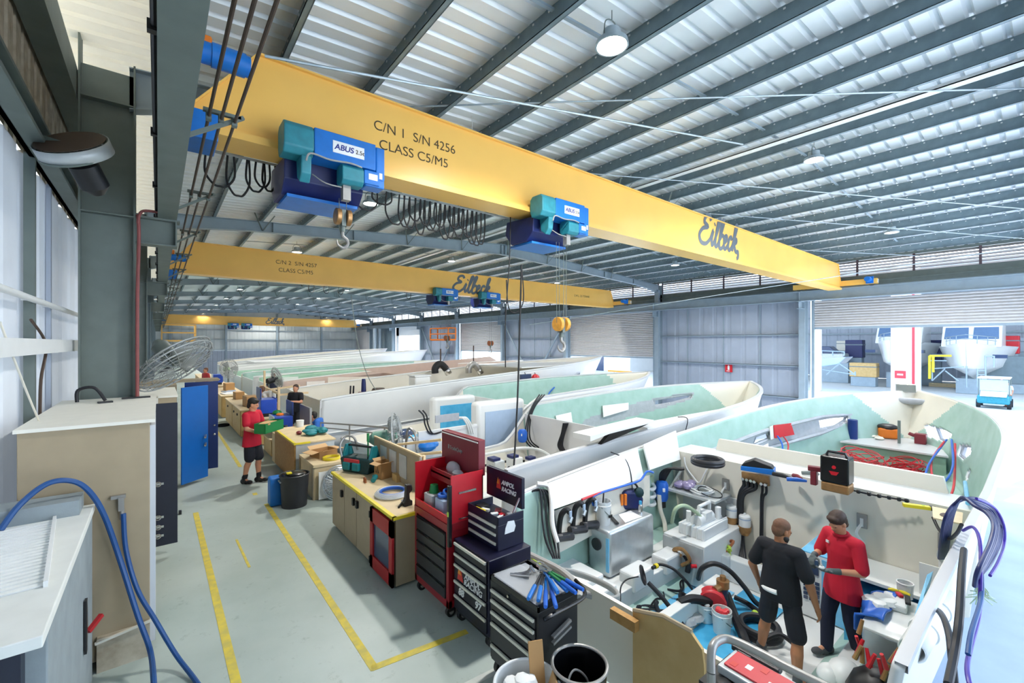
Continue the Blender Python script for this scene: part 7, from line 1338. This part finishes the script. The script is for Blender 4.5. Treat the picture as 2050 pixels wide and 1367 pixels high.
def person(label, loc, rz, J, skin='skin', hair='hair', shirt='shirt_red', pants='shorts', long_=False, shoes='shoe', vox=.009, h=1.76, sleeve=.55, yaw=0, nod=0, beard=None, collar=False, hands=True, gloves=None, skirt=0, hairlen=1.0, heavy=1.0, socks=None):
    t = thing('person', label, 'person', loc, rz); s = h/1.76
    D = dict(pel=(0, 0, .95), che=(0, .0, 1.3), nec=(0, .0, 1.47), lsh=(-.185, 0, 1.42), rsh=(.185, 0, 1.42), lel=(-.25, -.02, 1.14), rel=(.25, -.02, 1.14), lwr=(-.27, .06, .89), rwr=(.27, .06, .89), lhi=(-.09, 0, .92), rhi=(.09, 0, .92), lkn=(-.11, .03, .5), rkn=(.11, .03, .5), lan=(-.12, -.01, .09), ran=(.12, -.01, .09), lhd=None, rhd=None, lup=(-1, 0, 0), rup=(1, 0, 0), lcurl=.5, rcurl=.5, lto=(-.03, 1, 0), rto=(.03, 1, 0), hd=(0, .01, .145))
    D.update(J); P = {k: (Vector(v)*s if isinstance(v, (tuple, Vector)) and k not in ('lup', 'rup', 'lto', 'rto') else v) for k, v in D.items() if v is not None}
    b = MB(); hc = P['nec']+P['hd']; Rm = Matrix.Rotation(yaw, 4, 'Z') @ Matrix.Rotation(-nod, 4, 'X')
    def hp(x, y, z): return hc+(Rm @ Vector((x, y, z)))*s
    def eb(m, c, r, n=14): m.ball(hp(*c), tuple(q*s for q in r), n, Rm)
    cap(b, P['nec']-V(0, 0, .06*s), hp(0, -.015, -.06), .062*s*heavy, .055*s)
    eb(b, (0, -.012, .03), (.076, .096, .088), 18); eb(b, (0, .02, -.03), (.064, .075, .085), 16); eb(b, (0, .05, -.085), (.038, .038, .03)); eb(b, (0, .08, .008), (.05, .02, .014)); eb(b, (0, .098, -.022), (.013, .02, .02)); eb(b, (0, .088, .0), (.011, .014, .03)); eb(b, (0, .08, -.06), (.026, .014, .01))
    for sx in (-1, 1): eb(b, (sx*.077, -.005, -.015), (.012, .022, .032))
    cap(b, P['pel'], P['che'], .08*s, .09*s)
    for q in 'lr':
        cap(b, P['che']+V(0, 0, .08*s), P[q+'sh'], .05*s, .05*s); cap(b, P[q+'sh'], P[q+'el'], .052*s*heavy, .042*s); cap(b, P[q+'el'], P[q+'wr'], .043*s*heavy, .028*s); cap(b, P[q+'hi'], P[q+'kn'], .08*s, .056*s)
        kn, an = P[q+'kn'], P[q+'an']; mid = kn.lerp(an, .35)-V(0, .02*s, 0); cap(b, kn, mid, .055*s, .057*s*heavy); cap(b, mid, an, .056*s*heavy, .036*s); cap(b, an, an+Vector(P[q+'to']).normalized()*.12*s-V(0, 0, .04*s), .035*s, .03*s)
        hd = Vector(P[q+'hd']) if q+'hd' in P else (P[q+'wr']-P[q+'el'])
        if hands and not gloves: hand(b, P[q+'wr'], hd, P[q+'up'], s*1.05, P[q+'curl'], 1 if q == 'r' else -1)
    body = fuse(b, 'body', skin, t, vox*.8)
    if gloves:
        g = MB()
        for q in 'lr':
            hd = Vector(P[q+'hd']) if q+'hd' in P else (P[q+'wr']-P[q+'el']); hand(g, P[q+'wr'], hd, P[q+'up'], s*1.12, P[q+'curl'], 1 if q == 'r' else -1); cap(g, P[q+'wr'].lerp(P[q+'el'], .2), P[q+'wr'], .036*s, .032*s)
        fuse(g, 'gloves', gloves, t, vox*.7)
    # shirt
    c = MB(); pel, che, nec = P['pel'], P['che'], P['nec']; low = .1+skirt
    n = 24; rings = ((0, .2+.2*skirt, .142+.16*skirt), (.2, .197+.15*skirt, .14+.1*skirt), (.45, .18, .129), (.65, .166, .124), (.85, .18, .13), (1, .172, .12), (1.12, .13, .1)); vs = []
    for (f, wx, wy) in rings:
        p = (pel-V(0, 0, low*s)).lerp(che+V(0, 0, .07*s), f)
        for j in range(n): a = 2*pi*j/n; vs.append(p+V(wx*cos(a)*s*heavy, wy*sin(a)*s*(1+.012*sin(5*a+f*9)), 0))
    fs = [(i*n+j, i*n+(j+1) % n, (i+1)*n+(j+1) % n, (i+1)*n+j) for i in range(len(rings)-1) for j in range(n)]+[tuple(range(n-1, -1, -1)), tuple((len(rings)-1)*n+j for j in range(n))]
    c.add(vs, fs)
    for q in 'lr':
        cap(c, che+V(0, 0, .1*s), P[q+'sh']+V(0, 0, -.005), .09*s, .074*s*heavy); e = P[q+'sh'].lerp(P[q+'el'], 1.0); cap(c, P[q+'sh'], P[q+'sh'].lerp(P[q+'el'], sleeve+.12), .07*s*heavy, .071*s*heavy)
    cap(c, che+V(0, 0, .1*s), nec-V(0, 0, .045*s), .11*s, .066*s)
    fuse(c, 'shirt', shirt, t, vox, 4)
    if collar:
        c = MB(); c.tube([nec+V(.075*s*cos(a), .07*s*sin(a), .0+.012*sin(a)*-1) for a in [2*pi*i/18 for i in range(18)]], .018*s, 8, True); build(c, 'collar', shirt, t)
        c = MB(); q = che+V(.08*s, .128*s, .06*s); c.box(q.x-.02, q.x+.02, q.y-.004, q.y+.006, q.z-.015, q.z+.015); build(c, 'chest_emblem', 'text_white', t, smooth=0)
    c = MB()
    for q in 'lr':
        kn, an, hi = P[q+'kn'], P[q+'an'], P[q+'hi']; cap(c, hi+V(0, 0, .02), hi.lerp(kn, .5), .1*s, .095*s)
        if long_: cap(c, hi.lerp(kn, .5), kn, .098*s, .078*s); cap(c, kn, kn.lerp(an, 1.0), .078*s, .064*s)
        else: cap(c, hi.lerp(kn, .5), hi.lerp(kn, .92), .1*s, .098*s)
    for f in (0, .5, 1): c.ball(pel-V(0, 0, .04*s)+V(0, 0, .08*f*s), (.143*s*heavy, .102*s, .08*s), 16)
    fuse(c, 'trousers' if long_ else 'shorts', pants, t, vox, 4)
    for q in 'lr':
        c = MB(); an = P[q+'an']; to = Vector(P[q+'to']).normalized(); X = Matrix((V(to.y, -to.x, 0), to, V(0, 0, 1))).transposed().to_4x4()
        for (o, r) in ((-.04, (.044, .055, .055)), (.04, (.048, .065, .052)), (.13, (.05, .075, .04))): p = an+to*o*s; p.z = an.z-.055*s+.014; c.ball(p, tuple(x*s for x in r), 14, X)
        cap(c, an-V(0, 0, .03*s), an+V(0, 0, .05*s), .05*s, .048*s); fuse(c, 'shoe', shoes, t, vox)
    if socks:
        for q in 'lr': c = MB(); cap(c, P[q+'an'], P[q+'an'].lerp(P[q+'kn'], .22), .046*s, .05*s); fuse(c, 'sock', socks, t, vox)
    c = MB(); L_ = hairlen
    eb(c, (0, -.022, .048), (.083*L_, .1*L_, .084*L_), 18); eb(c, (0, -.05, .0), (.08, .066, .09*min(1, L_)), 16)
    if L_ > 1: eb(c, (0, .042, .085), (.07, .05, .034)); eb(c, (0, -.06, -.05), (.07, .05, .06))
    fuse(c, 'hair', hair, t, vox*.8)
    if beard:
        c = MB(); eb(c, (0, .06, -.1), (.045, .04, .05)); eb(c, (-.045, .03, -.08), (.028, .045, .04)); eb(c, (.045, .03, -.08), (.028, .045, .04)); fuse(c, 'beard', beard, t, vox*.8)
    c = MB()
    for sx in (-1, 1): eb(c, (sx*.031, .085, .0), (.012, .009, .007), 8)
    build(c, 'eyes', 'black', t)
    c = MB(); eb(c, (0, .092, -.061), (.022, .005, .004), 8); build(c, 'mouth', 'maroon', t)
    return t, P
# man in black, seen from behind in the engine bay
t, P = person('man in black t-shirt and shorts with cropped hair, seen from behind in the nearest hull', (5.66, 2.02, -.935), radians(-93), dict(lan=(-.26, .1, .09), ran=(.24, -.16, .09), lkn=(-.2, .12, .5), rkn=(.2, -.05, .5), lhi=(-.1, 0, .9), rhi=(.1, 0, .9), lel=(-.3, -.03, 1.14), rel=(.31, -.02, 1.13), lwr=(-.29, .1, .9), rwr=(.35, .06, .87), lto=(-.3, 1, 0), rto=(.35, 1, 0), nec=(0, .02, 1.48), hd=(0, .03, .14)), skin='skin_tan', hair='hair_red', shirt='shirt_black', pants='shorts', vox=.009, h=1.78, yaw=-.55, nod=.3, beard='hair_dark', hairlen=.985, heavy=1.12, shoes='shoe', sleeve=.6)
c = MB(); c.tube([Vector((.175*cos(a), .135*sin(a), .955+.02*cos(a)))*1.02 for a in [pi*1.04+pi*.5*i/14 for i in range(15)]], .028, 8); build(c, 'waistband_lettering', 'text_white', t)
# man in red polo, gloves, looking down at his hands
t, P = person('man in red polo shirt, navy trousers and gloves looking at his hands', (6.46, 1.62, -.915), radians(62), dict(lan=(-.1, -.12, .09), ran=(.1, .12, .09), lkn=(-.1, .0, .5), rkn=(.1, .1, .51), lel=(-.26, .02, 1.13), rel=(.24, .08, 1.16), lwr=(-.13, .27, 1.12), rwr=(.1, .3, 1.2), lhd=(.35, .9, .05), rhd=(-.35, .75, -.45), lup=(0, 0, -1), rup=(.3, .2, 1), rcurl=1.1, lcurl=.35, nec=(0, .03, 1.48), hd=(0, .045, .135)), skin='skin', hair='hair', shirt='shirt_red', pants='trousers', long_=True, vox=.009, h=1.8, nod=.5, yaw=.1, collar=True, gloves='glove', skirt=.12, hairlen=1.06, sleeve=.75)
w = P['lwr']; c = MB(); c.ball(w+V(.04, .12, .035), (.03, .035, .022), 12); c.tube([w+V(.04, .12, .04), w+V(.05, .13, .12)], [.014, .006], 8); o = build(c, 'white_nozzle', 'white', None); Xw = world_of(t); o.location = Xw @ o.location; o.rotation_euler = (0, 0, radians(62)); tag(o, 'small white nozzle held in the gloved hands of the man in red', 'nozzle')
# man in the aisle with a green box
t, P = person('man in red shirt and black shorts holding a green box in the aisle', (1.52, 10.5, 0), radians(-134), dict(lan=(-.07, .1, .09), ran=(.09, -.1, .09), lkn=(-.08, .1, .5), rkn=(.1, .02, .5), lel=(-.25, .06, 1.16), rel=(.25, .06, 1.16), lwr=(-.16, .28, 1.06), rwr=(.14, .3, 1.05), lhd=(.2, 1, .1), rhd=(-.2, 1, .1), lup=(0, 0, -1), rup=(0, 0, -1), lcurl=.5, rcurl=.5, lto=(-.1, 1, 0), rto=(.2, 1, 0), nec=(0, .02, 1.48)), hair='hair_dark', shirt='shirt_red', pants='shorts', vox=.011, h=1.77, nod=.3, yaw=.35, socks='sock', shoes='black', hairlen=1.05, skirt=.08)
Xw = world_of(t); g = thing('green_box', 'green open box carried by the man in the aisle', 'box', Xw @ Vector((0, .38, 1.08)), radians(-134)); a = MB(); a.box(-.3, .3, -.12, .12, 0, .01); a.box(-.3, .3, .11, .12, 0, .2); a.box(-.3, .3, -.12, -.11, 0, .2); a.box(-.3, -.29, -.12, .12, 0, .2); a.box(.29, .3, -.12, .12, 0, .2); build(a, 'walls', 'green', g, smooth=0); a = MB(); a.cb((.05, 0, .18), (.4, .2, .03), .2); build(a, 'carton', 'cardboard_in', g, smooth=0)
# workers farther away
for lb, (px, py, z), zb, rz, k in (('distant worker in black standing beyond the blue trolleys', (592, 768, 1.6), -.15, 2.4, dict(shirt='shirt_black', hair='hair', lwr=(-.1, .45, 1.25), lel=(-.3, .2, 1.2))), ('distant worker in white bending behind the far carton', (545, 770, 1.5), -.15, 1.2, dict(shirt='shirt_white', hair='hair_red', che=(0, .2, 1.25), nec=(0, .32, 1.36))),
        ('distant worker in dark blue crouched in a far green hull', (547, 746, 1.6), -.15, 2.6, dict(shirt='trousers', hair='hair_dark')), ('distant worker in red by the farthest benches', (412, 737, 1.7), 0, 2.0, dict(shirt='red_matte', hair='hair_red')), ('distant worker in blue ducking behind the slotted board', (638, 822, .95), -.75, 1.0, dict(shirt='shirt_blue', hair='hair_dark', nec=(0, .15, 1.42)))):
    q = onZ(px, py, z); J = {a: b for a, b in k.items() if a in ('lwr', 'lel', 'che', 'nec')}; k = {a: b for a, b in k.items() if a not in J}
    if zb < 0 and q.x < 3.4: zb = 0 if False else zb
    person(lb, (q.x, q.y, zb), rz, J, vox=.022, h=1.75, long_=False, hands=False, **k)
# ================================================================ across the yard
t = thing('workshop_building', 'open white shed across the yard with two boats in its bays', 'building', (62, 12, LOW))
def Yat(px, x): return onX(px, 700, x).y
G = LOW
y_a, y_b = Yat(1785, 47), Yat(1843, 47)
part(t, 'pillar_wall', 'white', MB().box(46.7, 47.3, y_b, y_a, G, 9), smooth=0); part(t, 'pillar_wall', 'white', MB().box(46.7, 47.3, Yat(1643, 47), Yat(1625, 47), G, 9), smooth=0)
part(t, 'downpipe', 'hose_red', MB().box(46.5, 46.7, Yat(1831, 46.6), Yat(1826, 46.6), G, 8), smooth=0)
part(t, 'notice_board', 'hose_red', MB().box(46.6, 46.7, Yat(1813, 46.6), Yat(1791, 46.6), onX(1800, 757, 46.6).z, onX(1800, 742, 46.6).z), smooth=0); part(t, 'notice_text', 'text_white', MB().box(46.58, 46.6, Yat(1808, 46.6), Yat(1796, 46.6), onX(1800, 751, 46.6).z, onX(1800, 748, 46.6).z), smooth=0)
a = MB(); corr(a, -25, 60, 1.2, .05, lambda u, d, q: (70+d, u, G+11*q)); part(t, 'back_wall', 'wallsheet', a, smooth=0)
for z in (1.5, 4, 6.2): part(t, 'wall_girt', 'steel_light', MB().box(69.7, 69.95, -25, 60, z, z+.2), smooth=0)
part(t, 'roof', 'roof', MB().box(46, 70.5, -26, 61, 9, 9.3), smooth=0); part(t, 'side_wall', 'wallsheet', MB().box(47, 70, 60, 60.3, G, 9), smooth=0); part(t, 'side_wall', 'wallsheet', MB().box(47, 70, -25.3, -25, G, 9), smooth=0)
def yard_boat(lb, px, x, w, z_keel, z_deck, L=9, cab=True):
    y = Yat(px, x); t = thing('motor_boat', lb, 'boat', (x+L/2, y, z_keel))
    a = MB(); n = 20
    def fn(u, q):
        s_ = 1 if q <= .5 else -1; v = 2*q if q <= .5 else 2*(1-q); k = min(1, (u*1.25))**.55; hw = w/2*k*(1-v*.0); zt = z_deck+(1-k)*.35
        if v < .5: yy = hw*(1-.25*v/.5); z = zt-(zt-(z_keel+(z_deck-z_keel)*.42))*v/.5
        else: f = (v-.5)/.5; yy = hw*.75*(1-f); z = (z_keel+(z_deck-z_keel)*.42)*(1-f)+z_keel*f+(1-k)*(z_deck-z_keel)*.4*f
        return (x+L*u+.9*v*(1-k)*1.3, y+s_*yy, z)
    a.grid(fn, 24, 24); part(t, 'hull', 'gelcoat', a, smooth=60, solid=(.05, 1))
    a = MB(); a.prism([(x+L*u, 0) for u in (0,)]+[], 'z', 0, 0) if False else None
    a = MB(); pts = [fn(i/12, 0) for i in range(13)]+[fn(1-i/12, 1) for i in range(13)]; a.add([(p[0], p[1], p[2]-.03) for p in pts], [tuple(range(len(pts)))]); part(t, 'deck', 'gelcoat', a, smooth=0)
    for s_ in (-1, 1):
        a = MB(); y0 = y+s_*w*.36; a.box(x+1.2, x+2.0, y0-.4, y0+.4, z_deck-.9, z_deck-.62); part(t, 'side_window', 'glass_dark', a, smooth=0)
    a = MB(); ps = [Vector(fn(i/10*.6, 0)) for i in range(8)]; qs = [Vector(fn(i/10*.6, 1)) for i in range(8)]; a.hose([p+V(.1, 0, .65) for p in ps[::-1]+qs], .03, 3, 6); a.hose([p+V(.1, 0, .35) for p in ps[::-1]+qs], .025, 3, 6)
    for p in ps[1::2]+qs[1::2]: a.cyl(p, p+V(.1, 0, .65), .025, n=6)
    part(t, 'bow_rail', 'steel_light', a)
    if cab:
        a = MB(); cw = w*.36; a.prism([(x+L*.3, z_deck), (x+L*.42, z_deck+1.9), (x+L*.8, z_deck+1.9), (x+L*.8, z_deck)], 'y', y-cw, y+cw); c = part(t, 'cabin', 'gelcoat', a, smooth=0, bev=.06)
        for s_ in (-.5, .5):
            a = MB(); p0 = V(x+L*.3, 0, z_deck); p1 = V(x+L*.42, 0, z_deck+1.9); A_, B_ = p0.lerp(p1, .35), p0.lerp(p1, .88); yy = y+s_*cw*.98
            a.add([(A_.x-.03, yy-cw*.42, A_.z), (A_.x-.03, yy+cw*.42, A_.z), (B_.x-.03, yy+cw*.4, B_.z), (B_.x-.03, yy-cw*.4, B_.z)], [(0, 1, 2, 3)]); part(t, 'windscreen', 'glass_mid', a, smooth=0, solid=(.02, 0))
        a = MB(); a.box(x+L*.5, x+L*.54, y-1.1, y+1.1, z_deck+2.25, z_deck+2.35); a.cyl((x+L*.52, y, z_deck+1.9), (x+L*.52, y, z_deck+2.25), .12, n=12); part(t, 'radar', 'navy', a, smooth=0)
    for xx in (x+L*.35, x+L*.7):
        part(t, 'cradle', 'steel_light', MB().box(xx-.15, xx+.15, y-.9, y+.9, G, z_keel+.25), smooth=0)
    return t
yard_boat('white motor boat with bow rail and cabin in the right bay across the yard', 1933, 51, 5.0, .2-.6, 2.6, 10)
yard_boat('white motor boat half hidden by the white pillar across the yard', 1782, 53, 4.8, .2-.4, 2.9, 10)
# scaffold, ladder, bench and crates by the right boat
t = thing('scaffold', 'silver and yellow scaffold beside the right boat across the yard', 'scaffold', (49.5, Yat(1870, 49.5), G))
xs_ = 49.3
def yz(px, py, x): p = onX(px, py, x); return p
def tubes(t, nm, mt, segs, x, r=.05):
    for (a_, b_) in segs: part(t, nm, mt, MB().cyl(yz(*a_, x), yz(*b_, x), r, n=6))
tubes(t, 'yellow_upright', 'yellow', [((1861, 712), (1861, 758)), ((1868, 712), (1868, 745)), ((1861, 712), (1905, 712))], xs_, .09)
tubes(t, 'tube', 'steel_light', [((1866, 738), (1866, 762)), ((1866, 738), (1930, 734)), ((1935, 733), (1935, 776)), ((1866, 762), (1892, 738)), ((1892, 742), (1918, 762)), ((1860, 722), (1895, 722))], xs_, .05)
t = thing('step_ladder', 'silver step ladder in front of the right boat across the yard', 'ladder', yz(1965, 776, xs_))
tubes(t, 'rail', 'steel_light', [((1957, 738), (1956, 776)), ((1973, 738), (1974, 776)), ((1973, 712), (1973, 738)), ((1990, 712), (1990, 735)), ((1973, 713), (1990, 713))], xs_, .05); tubes(t, 'step', 'steel_light', [((1957, y), (1974, y)) for y in (742, 750, 758, 766)], xs_, .04)
# golf cart with driver
c = yz(1990, 793, 44); t = thing('utility_cart', 'small teal utility cart with a white roof across the yard', 'cart', (44.3, c.y, G))
part(t, 'body', 'abus_teal', MB().box(43.2, 45.6, c.y-.75, c.y+.75, G+.3, G+.85), smooth=0, bev=.1); part(t, 'bonnet', 'white', MB().prism([(43.1, G+.8), (43.9, G+1.15), (43.9, G+.8)], 'y', c.y-.6, c.y+.6), smooth=0)
part(t, 'roof', 'white', MB().box(43.6, 45.5, c.y-.75, c.y+.75, G+1.95, G+2.05), smooth=0, bev=.04); part(t, 'windscreen', 'glass_blue', MB().box(43.75, 43.78, c.y-.65, c.y+.65, G+1.15, G+1.9), smooth=0)
for sx in (43.6, 45.2):
    for sy in (-.7, .7): part(t, 'wheel', 'rubber', MB().cyl((sx, c.y+sy-.1, G+.28), (sx, c.y+sy+.1, G+.28), .28, n=18))
for sx in (43.75, 45.4):
    for sy in (-.7, .7): part(t, 'roof_post', 'steel_dark', MB().cyl((sx, c.y+sy, G+.8), (sx, c.y+sy, G+2.0), .03, n=6))
q = yz(2018, 792, 45); person('worker in pale clothes standing beside the teal cart across the yard', (45, q.y, G), 1.0, {}, vox=.03, shirt='shirt_white', pants='orange', hair='hair', hands=False, long_=True)
q = yz(2005, 745, 50); person('worker in dark top under the right boat across the yard', (50, q.y, G), 1.5, {}, vox=.03, shirt='trousers', pants='shorts', hair='white', hands=False)
# left part: small boat on a trailer, car, stacked timber, bins
t = thing('small_boat', 'small pale blue boat on a trailer across the yard', 'boat', (50, Yat(1665, 50), G)); a = MB(); p0, p1 = yz(1643, 722, 50), yz(1700, 714, 50)
a.prism([(p0.y, p0.z-.6), (p0.y, p0.z+.2), (p1.y, p1.z), (p1.y+.6, p1.z-.7)], 'x', 49, 51.5); part(t, 'hull', 'glass_blue', a, smooth=0, bev=.1); tubes(t, 'rail', 'steel_light', [((1645, 702), (1690, 704)), ((1645, 712), (1645, 702)), ((1667, 712), (1667, 703)), ((1690, 712), (1690, 704))], 49, .05)
tubes(t, 'trailer_frame', 'steel_light', [((1645, 740), (1712, 750)), ((1655, 750), (1680, 728)), ((1680, 728), (1712, 750)), ((1712, 744), (1712, 752))], 49, .06)
t = thing('car', 'pale car parked inside the far shed', 'car', (60, Yat(1668, 60), G)); y0, y1 = Yat(1640, 60), Yat(1695, 60); part(t, 'body', 'alu_matte', MB().box(59, 61, y1, y0, G+2.2, G+3.2), smooth=0, bev=.15); a = MB(); a.prism([(y1+.6, G+3.2), (y1+1.4, G+4.0), (y0-.3, G+4.0), (y0, G+3.2)], 'x', 59.2, 60.8); part(t, 'glasshouse', 'glass_dark', a, smooth=0, bev=.05)
part(t, 'ramp_deck', 'steel_light', MB().box(58.5, 61.5, y1-.5, y0+.5, G, G+2.2), smooth=0)
for i, (px, py, w_, h_, mt, lb, x) in enumerate(((1712, 698, 1.6, 2.0, 'navy', 'dark container beside the half hidden boat', 62), (1690, 692, 1.3, 1.2, 'gelcoat_warm', 'pale carton stack on the far shed wall', 66), (1862, 702, 1.9, 2.2, 'navy', 'dark cabinet left of the right boat', 62), (2015, 690, 1.6, 1.6, 'red_bright', 'red box on the far shed shelves', 60), (2030, 690, 3.4, 1.4, 'wallsheet', 'grey machine behind the red box', 66), (1730, 740, 2.2, 1.4, 'ply', 'timber stack under the half hidden boat', 56), (2020, 740, 3.0, 2.4, 'steel', 'grey tank right of the right boat', 58))):
    p = yz(px, py, x); t = thing('stored_box' if mt not in ('ply', 'pine') else 'timber_stack', lb, 'box' if mt not in ('ply', 'pine') else 'timber', (x, p.y, p.z-h_/2)); a = MB(); a.box(x-.6, x+.6, p.y-w_/2, p.y+w_/2, p.z-h_/2, p.z+h_/2); part(t, 'body', mt, a, smooth=0, bev=.05)
    a = MB(); a.box(x-.62, x+.62, p.y-w_/2-.02, p.y+w_/2+.02, p.z+h_*.2, p.z+h_*.26); part(t, 'band', 'steel', a, smooth=0); 
    if p.z-h_/2 > G+.05: a = MB(); a.box(x-.5, x+.5, p.y-w_/2+.1, p.y+w_/2-.1, G, p.z-h_/2); part(t, 'stand', 'steel_light', a, smooth=0)
c = onZ(1905, 775, G); t = thing('timber_stack', 'low timber stack lying in the yard before the right boat', 'timber', c)
for k in range(3): part(t, 'plank', 'ply_light', MB().box(c.x-.4, c.x+.4, c.y-1.6, c.y+1.6, G+.12*k, G+.12*k+.1), smooth=0)
# beyond the second roller door: pale sheds and a parked ute
t = thing('site_shed', 'pale shed seen through the half open door beyond the grey bay', 'building', (60, 60, G)); part(t, 'walls', 'gelcoat', MB().box(55, 62, 40, 62, G, 4), smooth=0); part(t, 'roof', 'roof', MB().box(54.5, 62.5, 39.5, 62.5, 4, 4.3), smooth=0)
for y in (45, 52): part(t, 'door', 'glass_dark', MB().box(54.95, 55, y, y+2, G, G+3.5), smooth=0)
p = onX(1240, 745, 34); t = thing('trestle', 'white trestle frame outside the second roller door', 'trestle', (34, p.y, G)); 
for dy in (-1, 1): part(t, 'leg', 'steel_light', MB().cyl((34, p.y+dy, G), (34, p.y+dy*.6, p.z), .06, n=6))
part(t, 'beam', 'orange', MB().box(33.9, 34.1, p.y-1.3, p.y+1.3, p.z, p.z+.15), smooth=0)
# exit sign on the grey bay
c = onX(1459, 736, XR-.06); t = thing('fire_sign', 'small red extinguisher sign on the grey wall bay', 'sign', c); part(t, 'plate', 'sign_red', MB().box(XR-.08, XR-.06, c.y-.2, c.y+.2, c.z-.25, c.z+.25), smooth=0)
part(t, 'symbol', 'text_white', MB().prism([(c.y-.05, c.z-.12), (c.y+.05, c.z-.12), (c.y+.05, c.z+.08), (c.y+.02, c.z+.15), (c.y-.02, c.z+.15), (c.y-.05, c.z+.08)], 'x', XR-.085, XR-.08), smooth=0); text('FIRE', 'lettering', 'text_white', .1, FX((XR-.083, c.y+.12, c.z-.22)), t)
